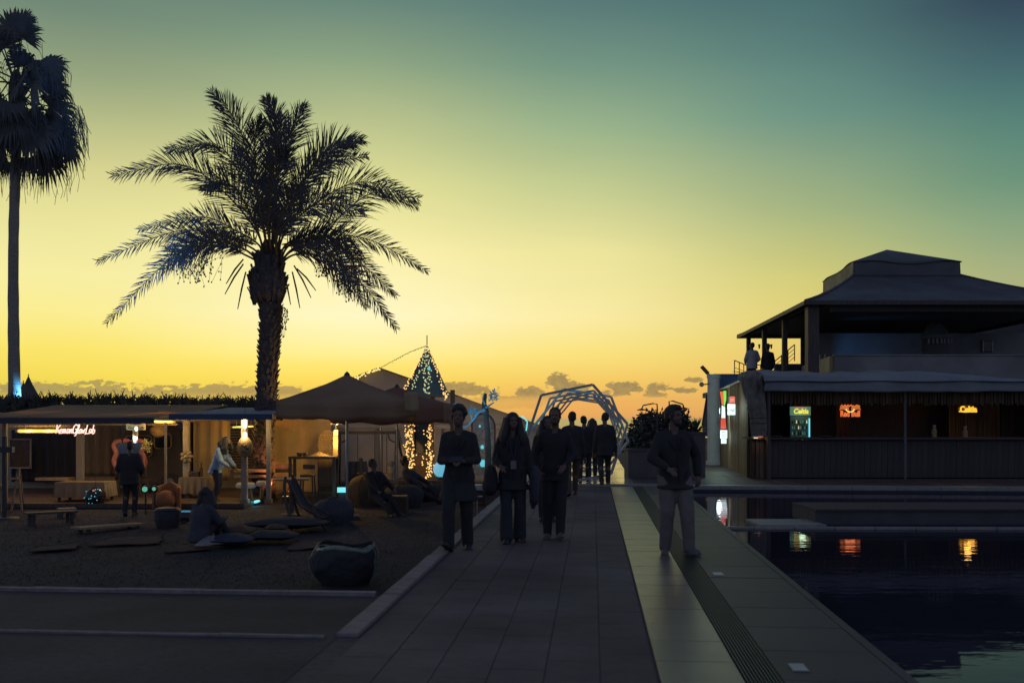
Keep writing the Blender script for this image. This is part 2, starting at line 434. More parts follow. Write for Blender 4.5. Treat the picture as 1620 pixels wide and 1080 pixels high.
def lamp(parent, kind, pos, energy, col, size=.05, aim=None, angle=60, blend=.6):
    l = bpy.data.lights.new('lamp_light', kind); l.energy = energy; l.color = col
    if kind == 'POINT': l.shadow_soft_size = size
    if kind == 'SPOT': l.shadow_soft_size = size; l.spot_size = R(angle); l.spot_blend = blend
    if kind == 'AREA': l.size = size
    o = bpy.data.objects.new('lamp_light', l); C.objects.link(o)
    inv = MW[parent.name].inverted()
    o.parent = parent
    o.location = inv @ Vector(pos)
    if aim is not None:
        d = inv.to_3x3() @ (Vector(aim) - Vector(pos)); o.rotation_euler = d.to_track_quat('-Z', 'Y').to_euler()
    return o
def catmull(pts, n):
    pts = [Vector(p) for p in pts]
    p = [pts[0] * 2 - pts[1]] + pts + [pts[-1] * 2 - pts[-2]]
    out = []
    segs = len(pts) - 1
    for k in range(n + 1):
        u = k / n * segs; i = min(int(u), segs - 1); t = u - i
        a, b, c, d = p[i], p[i + 1], p[i + 2], p[i + 3]
        out.append(.5 * (2 * b + (c - a) * t + (2 * a - 5 * b + 4 * c - d) * t * t + (3 * b - a - 3 * c + d) * t ** 3))
    return out
def textmesh(txt, size, depth=.004, align='CENTER', bold=0.0):
    cu = bpy.data.curves.new('t', 'FONT'); cu.body = txt; cu.size = size; cu.extrude = depth; cu.align_x = align; cu.align_y = 'CENTER'
    cu.resolution_u = 3; cu.offset = size * bold
    o = bpy.data.objects.new('t', cu); C.objects.link(o)
    bpy.context.view_layer.update()
    me = bpy.data.meshes.new_from_object(o.evaluated_get(bpy.context.evaluated_depsgraph_get()))
    bpy.data.objects.remove(o); bpy.data.curves.remove(cu)
    return me
def puttext(name, txt, size, pos, m, parent, depth=.004, sx=1.0, rz=0.0, shear=0.0, bold=0.0):
    me = textmesh(txt, size, depth, bold=bold)
    Mx = Matrix.Translation(Vector(pos)) @ Matrix.Rotation(rz, 4, 'Z') @ Matrix.Rotation(R(90), 4, 'X') @ Matrix(((sx, shear, 0, 0), (0, 1, 0, 0), (0, 0, 1, 0), (0, 0, 0, 1)))
    me.transform(MW[parent.name].inverted() @ Mx)
    me.materials.clear()
    return link(name, me, m, parent)
# ================================================================== the setting
LZ = -0.5                                   # the lawn lies lower than the promenade
struct(MB().add([(-500, -40, LZ - .06), (500, -40, LZ - .06), (500, 110, LZ - .06), (-500, 110, LZ - .06)], [(0, 1, 2, 3)]).build('ground', 'soil'))
seam = mat('sea', (.02, .035, .05), .16, .2, .02, .25, .4)
struct(MB().add([(-9000, 108, -9), (9000, 108, -9), (9000, 16000, -9), (-9000, 16000, -9)], [(0, 1, 2, 3)]).build('sea', seam))
struct(MB().slab([PC(-1.98, 9.0, LZ), PC(-1.98, 34, LZ), PC(-34, 34, LZ), PC(-34, 9.0, LZ)], (0, 0, -.04)).build('lawn', 'turf'))
# --- promenade and plaza bases
def strip(name, s0, s1, t0, t1, z0, z1, m, parent=None):
    return MB().slab([PC(s0, t0, z0), PC(s1, t0, z0), PC(s1, t1, z0), PC(s0, t1, z0)], (0, 0, z1 - z0)).build(name, m, parent)
path = struct(strip('path', -1.9, .41, -2, 24.0, LZ - .1, -.007, 'mortar'))
def tile_mesh(w, l, h, bev=.0035):
    mb = MB()
    r = [(-w / 2, -l / 2), (w / 2, -l / 2), (w / 2, l / 2), (-w / 2, l / 2)]
    a = [(x, y, -h) for x, y in r]; b = [(x, y, -bev) for x, y in r]
    c = [(x - math.copysign(bev, x), y - math.copysign(bev, y), 0) for x, y in r]
    mb.add(a + b + c, [(i, (i + 1) % 4, 4 + (i + 1) % 4, 4 + i) for i in range(4)] + [(4 + i, 4 + (i + 1) % 4, 8 + (i + 1) % 4, 8 + i) for i in range(4)] + [(8, 9, 10, 11)])
    return mb
def tiles(parent, name, m, s0, s1, t0, t1, ns, nt, gap, h=.03, jz=.0015, jr=.003, offs=0.0):
    w = (s1 - s0) / ns - gap; l = (t1 - t0) / nt - gap
    me = tile_mesh(w, l, h).mesh(name); me.materials.append(M[m])
    for i in range(ns):
        for j in range(nt):
            o = bpy.data.objects.new(name, me); C.objects.link(o); o.parent = parent
            tt = t0 + (j + .5 + (offs if i % 2 else 0)) * (t1 - t0) / nt
            o.location = PC(s0 + (i + .5) * (s1 - s0) / ns, tt, random.uniform(-jz, jz))
            o.rotation_euler = (random.gauss(0, jr), random.gauss(0, jr), -ANG + random.gauss(0, jr * .6))
tiles(path, 'paver', 'paver', -1.72, .40, 5.2, 23.5, 6, 37, .005, jz=.0012, jr=.0025, offs=.5)
kerb = struct(strip('kerb', -1.92, -1.73, 7.3, 24.0, LZ - .1, -.004, 'mortar'))
tiles(kerb, 'kerb_stone', 'white_kerb', -1.915, -1.74, 7.3, 23.9, 1, 20, .012, h=.2, jz=.006, jr=.009)
for o in [c for c in C.objects if c.name.startswith('kerb_stone')]: o.location.z += .03
plaza = struct(strip('plaza', -16, -1.9, -2, 9.05, LZ - .1, -.004, 'plaza_stone'))
edge = struct(strip('kerb_edging', -9.5, -1.99, 7.235, 7.305, -.1, -.012, 'mortar'))
tiles(edge, 'edging_stone', 'white_kerb', -9.2, -1.99, 7.235, 7.29, 9, 1, .004, h=.05, jz=.002, jr=.004)
for o in [c for c in C.objects if c.name.startswith('edging_stone')]: o.location.z += .012
cop = struct(strip('lawn_coping', -10.5, -1.99, 8.88, 9.06, -.3, -.01, 'mortar'))
tiles(cop, 'coping_stone', 'white_kerb', -10.2, -1.99, 8.97, 9.06, 10, 1, .004, h=.06, jz=.003, jr=.005)
for o in [c for c in C.objects if c.name.startswith('coping_stone')]: o.location.z += .03
walk = struct(strip('light_walkway', .41, .945, -2, 24.0, LZ - .1, -.012, 'mortar'))
tiles(walk, 'walkway_slab', 'light_slab', .415, .94, 4.9, 23.9, 1, 31, .008, jz=.001, jr=.002)
drain = struct(strip('drain_channel', .945, 1.175, -2, 24.0, -.2, -.05, 'mortar'))
me = MB().box((0, 0, 0), (.011, 19.2, .03)).mesh('grate_bar'); me.materials.append(M['grate'])
for i in range(10):
    o = bpy.data.objects.new('grate_bar', me); C.objects.link(o); o.parent = drain
    o.location = PC(.957 + i * .0228, 14.3, -.018); o.rotation_euler = (0, 0, -ANG)
deck = struct(strip('pool_deck', 1.175, 1.93, -2, 24.0, LZ - .5, -.012, 'mortar'))
tiles(deck, 'deck_slab', 'deck_slab', 1.18, 1.93, 4.7, 23.9, 1, 24, .008, jz=.001, jr=.0015)
pc = struct(strip('pool_coping', 1.93, 2.0, -2, 23.6, -.25, .002, 'deck_slab'))
# --- pool
struct(strip('pool_floor', 1.9, 26, -2, 23.9, -1.6, -1.5, 'pool_tile'))
struct(strip('pool_wall_far', 1.97, 26, 23.55, 23.7, -1.6, -.04, 'pool_tile'))
wmat = mat('water', (.03, .034, .05), .02, .05, 3, spec=.5)
nt = wmat.node_tree; b = nt.nodes['Principled BSDF']
b.inputs['IOR'].default_value = 1.13; b.inputs['Roughness'].default_value = .015
for l in list(b.inputs['Roughness'].links): nt.links.remove(l)
geo = nt.nodes.new('ShaderNodeNewGeometry'); mp = nt.nodes.new('ShaderNodeMapping'); mp.inputs['Scale'].default_value = (.5, 1.6, 1)
nt.links.new(geo.outputs['Position'], mp.inputs[0])
nz = nt.nodes.new('ShaderNodeTexNoise'); nz.inputs['Scale'].default_value = 3.0; nz.inputs['Detail'].default_value = 3
nt.links.new(mp.outputs[0], nz.inputs['Vector'])
bp = nt.nodes.new('ShaderNodeBump'); bp.inputs['Strength'].default_value = .1; bp.inputs['Distance'].default_value = .02
nt.links.new(nz.outputs['Fac'], bp.inputs['Height']); fr_ = nt.nodes.new('ShaderNodeFresnel'); fr_.inputs['IOR'].default_value = 1.2; gl_ = nt.nodes.new('ShaderNodeBsdfGlossy'); gl_.inputs['Color'].default_value = (.84, .76, .88, 1); gl_.inputs['Roughness'].default_value = .015
df_ = nt.nodes.new('ShaderNodeBsdfDiffuse'); df_.inputs['Color'].default_value = (.03, .033, .046, 1); mx_ = nt.nodes.new('ShaderNodeMixShader')
for n_ in (fr_, gl_): nt.links.new(bp.outputs[0], n_.inputs['Normal'])
nt.links.new(fr_.outputs[0], mx_.inputs[0]); nt.links.new(df_.outputs[0], mx_.inputs[1]); nt.links.new(gl_.outputs[0], mx_.inputs[2]); nt.links.new(mx_.outputs[0], nt.nodes['Material Output'].inputs[0])
struct(MB().add([PC(1.95, -2, -.09), PC(26, -2, -.09), PC(26, 23.6, -.09), PC(1.95, 23.6, -.09)], [(0, 1, 2, 3)]).build('pool_water', wmat))
# --- far terrace behind the pool and under the tunnel
ter = struct(strip('terrace', -2.6, 30, 24.02, 62, LZ - .3, -.014, 'mortar'))
tiles(ter, 'terrace_slab', 'polished', -1.9, 1.0, 24.3, 42, 3, 18, .012)
tiles(ter, 'side_slab', 'deck_slab', 1.0, 4.6, 24.3, 31, 4, 7, .012)
boards = MB().box((0, 0, 0), (.138, 2.0, .03)).mesh('deck_board'); boards.materials.append(M['deck_wood'])
for i in range(86):
    o = bpy.data.objects.new('deck_board', boards); C.objects.link(o); o.parent = ter
    o.location = PC(4.7 + i * .146, 25.3, .004 + random.uniform(-.001, .001)); o.rotation_euler = (0, 0, -ANG)
fc = struct(strip('far_coping', 1.98, 26, 23.62, 24.0, -.22, .03, 'mortar'))
tiles(fc, 'far_coping_stone', 'coping', 1.98, 24, 23.58, 24.0, 22, 1, .01, h=.1, jz=.002, jr=.002)
for o in [c for c in C.objects if c.name.startswith('far_coping_stone')]: o.location.z += .045
# promenade end step
stp = struct(strip('end_step', -2.0, 1.98, 23.92, 24.28, -.2, .035, 'coping'))

# --- bright floor plates sunk in the pool deck
for k, (px, py, lab) in enumerate([(1136, 908, 'pale square drain cover in the pool deck beyond the nearer one'), (1263, 1056, 'pale square drain cover in the pool deck nearest the camera')]):
    g = G(px, py); t = thing('drain_cover', lab, 'drain cover', (g.x, g.y, .0), -ANG, 'drain covers in the pool deck')
    MB().box((0, 0, .003), (.105, .2, .006)).build('frame', 'metal', t, world=False)
    MB().box((0, 0, .006), (.09, .18, .006)).build('plate', 'white_paint', t, world=False)

# --- divider and platform in the pool
t = thing('pool_divider', 'narrow pale coping bar crossing the water in front of the platform', 'coping', (0, 15.4, 0))
pl = G(1128, 826)
for i in range(14):
    MB().box((pl.x + .3 + i * .62, 15.42 - i * .62 * .02, -.078), (.612, .06, .05)).build('coping_stone', 'coping', t)
t = thing('pool_step', 'low flat slab beside the raised platform in the pool', 'step', (4.9, 16.0, 0))
MB().box((X(1242, 16.1), 16.1, -.075), (1.05, .95, .05)).build('slab', 'coping', t)
t = thing('pool_platform', 'raised grey platform standing in the pool below the bar', 'platform', (9, 16.6, 0))
x0 = X(1266, 16.9)
MB().box((x0 + 5.0, 16.72, -.005), (10.0, 1.3, .25)).build('body', 'dark_plaster', t)
for i in range(10):
    MB().box((x0 + .5 + i, 16.72, .14), (.99, 1.36, .035)).build('top_slab', 'dark_board', t)

# --- lawn grass
mb = MB()
for i in range(22000):
    tt = 9.3 + 13 * random.random() ** 1.6; s = -2.05 - random.random() * (2.5 + tt * .55)
    p = PC(s, tt, LZ); a = random.uniform(0, 6.28); h = random.uniform(.012, .03); w = .006
    l = Vector((random.gauss(0, .02), random.gauss(0, .02), h))
    mb.v += [p + Vector((math.cos(a) * w, math.sin(a) * w, 0)), p - Vector((math.cos(a) * w, math.sin(a) * w, 0)), p + l]
    k = len(mb.v); mb.f.append((k - 3, k - 2, k - 1))
tag(mb.build('grass', 'blade', fix=False), 'short dark lawn grass beside the promenade', 'grass', kind='stuff')

# ================================================================== date palm
def frond(parent, pts, ll=.55, n=62, roll=0.0, name='frond', bare=.14, rad=.035):
    pts = catmull(pts, 24); mb = MB()
    L = sum((pts[i + 1] - pts[i]).length for i in range(24))
    ra = MB().tube(pts, [rad * (1 - .85 * i / 24) for i in range(25)], 5)
    for k in range(n):
        u = bare + (1 - bare) * (k + random.random() * .5) / n
        f = u * 24; i = min(int(f), 23); p = pts[i].lerp(pts[i + 1], f - i); t = (pts[i + 1] - pts[i]).normalized()
        # leaflet plane: mostly open towards the viewer, several ranks
        view = Vector((0, 1, 0)); a = t.cross(view)
        if a.length < .25: a = t.cross(Vector((1, 0, 0)))
        a.normalize(); b = t.cross(a).normalized()
        prof = min(1.0, .45 + 1.9 * (u - bare)) * (1.0 if u < .62 else 1.0 - .78 * (u - .62) / .38)
        for sg in (-1, 1):
            q = roll + random.gauss(0, .42)
            side = a * sg * math.cos(q) + b * math.sin(q)
            fw = R(random.uniform(40, 66) - 20 * u)
            d = t * math.cos(fw) + side * math.sin(fw)
            ln = ll * prof * random.uniform(.75, 1.12)
            d = (d + Vector((0, 0, .05))).normalized()
            wv = d.cross(view); wv = (wv.normalized() if wv.length > .1 else a) * .0115
            m1 = p + d * ln * .45; m2 = p + d * ln * .8 - Vector((0, 0, .03 * ln)); e = p + d * ln - Vector((0, 0, .09 * ln))
            o = len(mb.v)
            mb.v += [p - wv * .5, p + wv * .5, m1 - wv, m1 + wv, m2 - wv * .6, m2 + wv * .6, e]
            mb.f += [(o, o + 1, o + 3, o + 2), (o + 2, o + 3, o + 5, o + 4), (o + 4, o + 5, o + 6)]
    fo = mb.build(name, 'frond', parent, fix=False)
    ra.build('rachis', 'rachis', fo, world=True)
    return fo
PD = 26.0
pb = Vector((X(417, PD), PD, LZ))
palm = thing('date_palm', 'tall date palm with arching fronds and fruit bunches beside the stalls', 'palm tree', pb)
def pp(x, y, dy=0.0):                        # pixel at the palm's distance, pushed dy metres away
    return Vector((X(x, PD), PD, Z(y, PD))) + Vector((0, dy, 0))
cent = [(417, 800), (416, 740), (418, 680), (422, 620), (425, 560), (428, 510), (427, 470), (427, 430)]
wid = [21, 18, 18.5, 19, 18.5, 19, 21, 23]
tr = MB()
NS = 44
cp = catmull([pp(*c) for c in cent], NS)
rad = [(lambda u: wid[min(int(u), 6)] * (1 - u + int(u)) + wid[min(int(u) + 1, 7)] * (u - int(u)))(i / NS * 7 * .9999) * PD / F for i in range(NS + 1)]
tr.tube(cp, [r * (.8 + .05 * math.sin(i * 2.2)) for i, r in enumerate(rad)], 18)
trunk = tr.build('trunk', 'trunk', palm, smooth=True)
st = MB()
for i in range(1, NS):
    c = cp[i]; r = rad[i]
    for k in range(13):
        a = 2 * math.pi * (k + (i % 2) * .5) / 13 + random.gauss(0, .07)
        o = Vector((math.cos(a), math.sin(a), 0)); sd = Vector((-o.y, o.x, 0))
        q = c + o * r * .74; w = .062; tip = q + o * random.uniform(.05, .11) + Vector((0, 0, random.uniform(.05, .15)))
        st.add([q - sd * w - Vector((0, 0, .07)), q + sd * w - Vector((0, 0, .07)), q + sd * w * .7 + Vector((0, 0, .05)), q - sd * w * .7 + Vector((0, 0, .05)), tip - sd * w * .45, tip + sd * w * .45],
               [(0, 1, 5, 4), (3, 4, 5, 2), (0, 4, 3), (1, 2, 5)])
tag(st.build('leaf_bases', 'trunk', trunk), kind='stuff')
crown = MB()
bc = pp(424, 452)
crown.rings([(bc.x, bc.y, bc.z + z, r, r) for z, r in [(-.42, .26), (-.3, .4), (-.05, .47), (.2, .44), (.5, .34), (.9, .22), (1.2, .1)]], 16)
for k in range(120):
    a = random.uniform(0, 6.28); z = random.uniform(-.4, .7); o = Vector((math.cos(a), math.sin(a), 0)); r = .42 - .2 * abs(z)
    q = bc + o * r + Vector((0, 0, z)); crown.bar(q - Vector((0, 0, .1)), q + o * random.uniform(.05, .16) + Vector((0, 0, random.uniform(.1, .3))), .09, .03)
crown = crown.build('crown', 'trunk', palm)
def cpx(x, y):
    if y < 470: y = 470 - (470 - y) * .95
    return (150 + x / 2.0, 130 + y / 2.0)
FR = [ # traced rachis lines in crop coordinates, depth offset at the tip
    ([(545, 470), (505, 250), (470, 130), (390, 32)], -1.0), ([(530, 470), (455, 290), (365, 165), (195, 182)], .6),
    ([(520, 480), (420, 350), (290, 268), (85, 315)], -.8), ([(510, 510), (420, 452), (300, 402), (85, 445)], 1.0),
    ([(505, 530), (400, 492), (270, 484), (25, 585)], -.6), ([(500, 560), (400, 525), (290, 580), (105, 792)], -1.6),
    ([(556, 470), (560, 300), (568, 160), (566, 48)], .6), ([(570, 470), (600, 260), (640, 160), (692, 60)], -.8),
    ([(585, 470), (650, 290), (720, 195), (822, 130)], .8), ([(590, 470), (680, 310), (765, 215), (872, 200)], -.9),
    ([(600, 490), (700, 390), (850, 318), (1040, 385)], -.5), ([(600, 500), (720, 440), (860, 310), (1010, 345)], 1.4),
    ([(610, 510), (720, 478), (870, 492), (1055, 592)], .6), ([(610, 520), (720, 490), (830, 560), (935, 655)], 1.6),
    ([(610, 525), (735, 545), (850, 640), (975, 798)], -1.0), ([(535, 470), (480, 300), (430, 210), (380, 120)], 1.6),
    ([(550, 460), (525, 260), (530, 150), (505, 90)], 1.9), ([(565, 460), (590, 250), (610, 150), (585, 80)], -1.7),
    ([(530, 480), (440, 330), (330, 230), (215, 240)], 1.8), ([(595, 480), (670, 360), (770, 300), (905, 290)], -2.0),
    ([(525, 490), (430, 400), (330, 330), (250, 320)], -2.2), ([(600, 500), (690, 440), (790, 430), (900, 470)], -2.3),
    ([(545, 470), (500, 330), (440, 300), (400, 340)], -2.6), ([(575, 470), (620, 330), (660, 300), (700, 350)], -2.6),
    ([(560, 470), (555, 320), (520, 270), (480, 310)], -2.9), ([(565, 470), (585, 330), (610, 260), (640, 280)], -2.8),
    ([(540, 470), (520, 340), (490, 260), (450, 230)], 2.5), ([(580, 470), (610, 330), (650, 260), (690, 240)], 2.4),
    ([(550, 470), (545, 360), (540, 280), (530, 230)], 2.8), ([(570, 470), (575, 340), (580, 270), (590, 220)], 2.9),
    ([(520, 500), (470, 440), (400, 420), (330, 470)], 2.4), ([(605, 510), (670, 460), (740, 460), (800, 520)], 2.4),
    ([(535, 480), (495, 380), (455, 350), (420, 400)], -2.0), ([(590, 480), (640, 390), (680, 380), (720, 430)], -2.0),
    ([(555, 480), (550, 330), (565, 230), (600, 180)], -2.2), ([(550, 470), (520, 300), (470, 220), (420, 200)], -2.3),
    ([(575, 470), (630, 280), (690, 210), (760, 190)], -2.2), ([(545, 470), (510, 280), (450, 180), (430, 110)], 2.2),
    ([(500, 545), (440, 530), (370, 560), (300, 640)], -2.1), ([(615, 530), (690, 530), (760, 590), (830, 690)], 2.0),
]
FR = [f_ for k, f_ in enumerate(FR) if k not in (18, 20, 22, 24, 25, 27, 28, 30, 33, 35, 36, 37)]
for k, (tr_, dz) in enumerate(FR):
    n = len(tr_)
    f_ = .8 if tr_[-1][1] < 140 else .95
    tr_ = tr_[:-1] + [(tr_[-1][0] * f_ + tr_[-2][0] * (1 - f_), tr_[-1][1] * f_ + tr_[-2][1] * (1 - f_))]
    tr_ = [(556 + (tr_[0][0] - 556) * .55, 575)] + tr_; n = len(tr_)
    pts = []
    for i, q in enumerate(tr_):
        u = i / (n - 1); x, y = cpx(*q)
        pts.append(pp(x, y, dz * u ** .8 + random.gauss(0, .05)))
    big = k < 15
    ln = sum((pts[i + 1] - pts[i]).length for i in range(n - 1))
    frond(crown, pts, (.72 if k in (3, 4, 5, 12, 13, 14) else .95) if big else .78, int(30 * ln ** .75) + 18, roll=random.gauss(0, .3), bare=.3 if k in (3, 4, 5, 14) else .24)
# dry cut stalks under the crown
for (a, b) in [((470, 575), (405, 668)), ((478, 600), (448, 716)), ((640, 590), (704, 662)), ((625, 600), (650, 715)), ((470, 560), (420, 640)), ((630, 580), (680, 680)), ((600, 610), (612, 700))]:
    pa_, pb_ = pp(*cpx(*a)), pp(*cpx(*b), random.uniform(-.3, .3))
    MB().tube([pa_, (pa_ + pb_) / 2 + Vector((0, 0, .05)), pb_], [.02, .024, .012], 5).build('dry_stalk', 'rachis', crown)
# fruit bunches
for (stem, cx, cy, wx, hy, n) in [([(510, 520), (430, 500), (330, 545)], 325, 565, 75, 80, 46), ([(520, 520), (400, 490), (270, 540)], 265, 545, 36, 60, 22), ([(600, 520), (680, 510), (720, 560)], 722, 575, 32, 55, 18), ([(605, 520), (720, 530), (800, 600)], 805, 625, 40, 70, 34), ([(575, 640), (590, 700), (594, 740)], 594, 745, 10, 70, 16)]:
    mb = MB(); pts = catmull([pp(*cpx(*q), -.3) for q in stem], 8); mb.tube(pts, .018, 5)
    for k in range(n):
        x0_, y0_ = cpx(cx + random.uniform(-wx, wx), cy - 25); x1_, y1_ = cpx(cx + random.uniform(-wx, wx) * 1.02, cy + random.uniform(.1, 1) * hy)
        dy = random.uniform(-.35, .35); a = pts[-1 - random.randint(0, 3)]; m_ = pp(x0_, y0_, dy); e = pp((x0_ + x1_) / 2, y1_, dy)
        q = catmull([a, m_, e], 7); mb.tube(q, .005, 3)
        for w in q[3:]:
            mb.ball(w + Vector((random.gauss(0, .025), random.gauss(0, .025), random.gauss(0, .02))), (.019, .019, .027), 5, 4)
    mb.build('fruit_bunch', 'fruit', crown)

# ================================================================== fan palm at the left edge
FD = 31.0
fb = Vector((X(22, FD), FD, LZ))
fanp = thing('fan_palm', 'slender fan palm with shaggy crown and blue-lit trunk foot at the left edge', 'palm tree', fb)
def fp(x, y, dy=0.0): return Vector((X(x, FD), FD, Z(y, FD))) + Vector((0, dy, 0))
pts = catmull([fp(22, 770), fp(23, 640), fp(22, 560), fp(21, 450), fp(22, 350), fp(25, 260), fp(26, 200), fp(27, 150)], 30)
ft = MB().tube(pts, [(.2 - .05 * min(1, i / 14) + .006 * math.sin(i * 2.7)) + (.05 if i > 24 else 0) for i in range(31)], 12).build('trunk', 'trunk_smooth', fanp, smooth=True)
fcr = MB().ball(fp(26, 150), (.24, .24, .8), 10, 8).build('crown', 'trunk', fanp)
def fanleaf(base, hub, size, face, droop, n=34, spread=230, hair=.35):
    mb = MB(); base = Vector(base); hub = Vector(hub)
    mb.tube([base, (base + hub) / 2 + Vector((0, 0, .1)), hub], [.03, .025, .02], 4)
    d = (hub - base).normalized(); nrm = Vector(face).normalized(); sd = d.cross(nrm).normalized(); 
    prev = None
    for k in range(n):
        a = R(-spread / 2 + spread * (k + .5) / n + random.gauss(0, 1.5))
        e = (d * math.cos(a) + sd * math.sin(a)).normalized(); wv = e.cross(nrm).normalized()
        ln = size * random.uniform(.85, 1.08) * (.75 + .25 * math.cos(a * .8))
        w = ln * .5 * math.tan(R(spread / n)) * .95
        m1 = hub + e * ln * .5 - Vector((0, 0, droop * .08)); m2 = hub + e * ln * .78 - Vector((0, 0, droop * .25)); tip = hub + e * ln - Vector((0, 0, droop * random.uniform(.5, 1.1)))
        o = len(mb.v); mb.v += [hub, m1 - wv * w, m1 + wv * w, m2 - wv * w * .7, m2 + wv * w * .7, tip]
        mb.f += [(o, o + 1, o + 2), (o + 1, o + 3, o + 4, o + 2), (o + 3, o + 5, o + 4)]
        if random.random() < hair:
            q = [m2, tip, tip + Vector((random.gauss(0, .06), random.gauss(0, .06), -random.uniform(.15, .6)))]; mb.tube(q, .008, 3)
    return mb.build('fan_leaf', 'fan', fcr, fix=False)
for (x, y, s, dr, dy) in [(18, 62, .72, .1, 0), (55, 78, .72, .2, -.4), (75, 112, .75, .45, .3), (60, 150, .7, .5, -.6), (88, 172, .75, .75, .2), (100, 205, .62, .8, -.3), (78, 220, .8, .8, -.5),
                          (70, 245, .65, .9, .4), (-10, 80, .75, .3, .2), (-25, 130, .8, .5, -.4), (-20, 190, .8, .8, .3), (0, 235, .6, .8, -.5), (50, 258, .42, .8, 0), (5, 262, .35, .6, .2), (38, 110, .7, .2, .9),
                          (30, 95, .7, .3, -1.0), (45, 190, .75, .7, -1.1), (-40, 240, .7, .8, .2), (104, 120, .55, .7, -.2), (62, 100, .62, .3, .7), (10, 180, .8, .7, 1.1), (85, 205, .75, .9, .9), (22, 40, .55, .05, .3), (108, 218, .45, .9, .3), (58, 215, .7, .9, -.9)]:
    pass
    fanleaf(fp(26, 150 + random.uniform(-25, 25)), fp((x + 26) / 2 + (x - 26) * .22, y - 8, dy * 1.3), s * 1.25, (random.gauss(0, .25), -1, .35 + random.gauss(0, .2)), dr * .75)
rf = random.Random(5)
for k in range(20):
    a = rf.uniform(-2.2, .9); r_ = rf.uniform(25, 52); fanleaf(fp(26, 150 + rf.uniform(-30, 40)), fp(28 + r_ * math.cos(a) * (1 if k % 2 else -1), 150 - r_ * math.sin(a), rf.uniform(-1.1, 1.1)), rf.uniform(.75, 1.0), (rf.gauss(0, .3), -1, .3), .5)
MB().tube([fp(27, 150), fp(60, 160), fp(100, 150), fp(125, 185), fp(135, 225, -.1)], [.02, .015, .012, .01, .005], 4).build('flower_stalk', 'rachis', fcr)
for x in (110, 122, 131, 138, 128, 118):
    mb = MB()
    for k in range(10):
        a = fp(x - random.uniform(0, 18), 165 + random.uniform(0, 30)); mb.tube([a, a + Vector((random.gauss(.08, .05), 0, -.3)), a + Vector((random.gauss(.1, .1), random.gauss(0, .1), -random.uniform(.5, 1.3)))], .009, 3)
    mb.build('flower_spray', 'fan', fcr)
# ================================================================== terrace house behind the bar
H = thing('terrace_house', 'dark two-tiered hip roof pavilion above white terrace walls behind the bar', 'building', (14.5, 34, 0))
EZ = 5.38
e_fl = Vector((9.42, 32.0, EZ)); e_bl = Vector((10.32, 45.6, EZ)); e_fr = Vector((19.4, 32.0, EZ)); e_br = Vector((20.0, 45.6, EZ))
c_fl = P(1351, 437, 36.0); c_fr = P(1519, 435, 36.0); CZ = 6.78
for q in (c_fl, c_fr): q.z = CZ
c_bl = Vector((12.9, 41.2, CZ)); c_br = Vector((16.8, 41.2, CZ))
def sag(a, b, c, d, nu, nv, amt):         # a-b eave, d-c top, sagging cloth between
    def fn(u, v):
        p = a.lerp(b, u).lerp(d.lerp(c, u), v)
        return p - Vector((0, 0, amt * 4 * v * (1 - v) * (.8 + .2 * math.sin(u * 23)) + .02 * math.sin(u * 40) * (1 - v)))
    return MB().sheet(fn, nu, nv)
roof = sag(e_fl, e_fr, c_fr, c_fl, 40, 10, .14).build('roof', 'tarp', H, smooth=True, fix=False, thick=.03)
for (a, b, c, d) in [(e_bl, e_fl, c_fl, c_bl), (e_fr, e_br, c_br, c_fr), (e_br, e_bl, c_bl, c_br)]:
    sag(a, b, c, d, 24, 10, .14).build('roof_slope', 'tarp', roof, smooth=True, fix=False, thick=.03)
for (a, b) in [(e_fl, e_fr), (e_bl, e_fl), (e_fr, e_br), (e_bl, e_br)]:
    MB().bar(a - Vector((0, 0, .05)), b - Vector((0, 0, .05)), .06, .13).build('fascia', 'dark_wood', roof)
for (a, b) in [(e_fl, c_fl), (e_fr, c_fr), (e_bl, c_bl)]:
    MB().tube([a.lerp(b, i / 8) + Vector((0, 0, .03 - .11 * 4 * i / 8 * (1 - i / 8))) for i in range(9)], .035, 6).build('hip_cap', 'tarp', roof)
HW = .5
cup = MB()
up = Vector((0, 0, HW))
for (a, b) in [(c_fl, c_fr), (c_bl, c_fl), (c_fr, c_br), (c_br, c_bl)]:
    o = (b - a).cross(Vector((0, 0, 1))).normalized() * .02
    cup.add([a + o, b + o, b + up, a + up], [(0, 1, 2, 3)])
cup = cup.build('cupola', 'tarp', H, fix=True)
MB().add([c_bl - Vector((.03, 0, .02)), c_fl - Vector((.03, 0, .02)), c_fl + up - Vector((.02, 0, .02)), c_bl + up - Vector((.02, 0, .02))], [(0, 1, 2, 3)]).build('gold_lit_side', 'yellow_lit', cup, thick=.01)  # sheet on the left face carrying its gold light as colour
ap = P(1403, 394, 38.4)
for (a, b) in [(c_fl, c_fr), (c_bl, c_fl), (c_fr, c_br), (c_br, c_bl)]:
    a2 = a + up + (a - (c_fl + c_br) / 2).normalized() * .07; b2 = b + up + (b - (c_fl + c_br) / 2).normalized() * .07
    def fn(u, v): 
        p = a2.lerp(b2, u).lerp(ap, v); return p + Vector((0, 0, -.03 + .06 * math.sin(u * 9) * (1 - v)))
    MB().sheet(fn, 20, 8).build('cap_slope', 'tarp', cup, smooth=True, fix=False, thick=.02)
for k, d in enumerate((32.5, 36.8, 40.8, 44.6)):
    x = 9.66 + .0665 * (d - 32.3); w = .36 if k == 0 else .17
    MB().box((x + .12, d, 4.05), (w, w, 2.55)).build('pillar', 'dark_wood', H)
for d in (32.45, 45.3):
    MB().box((15.2, d, EZ - .02 - (.2 if d < 40 else 0)), (9.6 if d < 40 else 9.2, .16, .16)).build('beam', 'dark_wood', H)
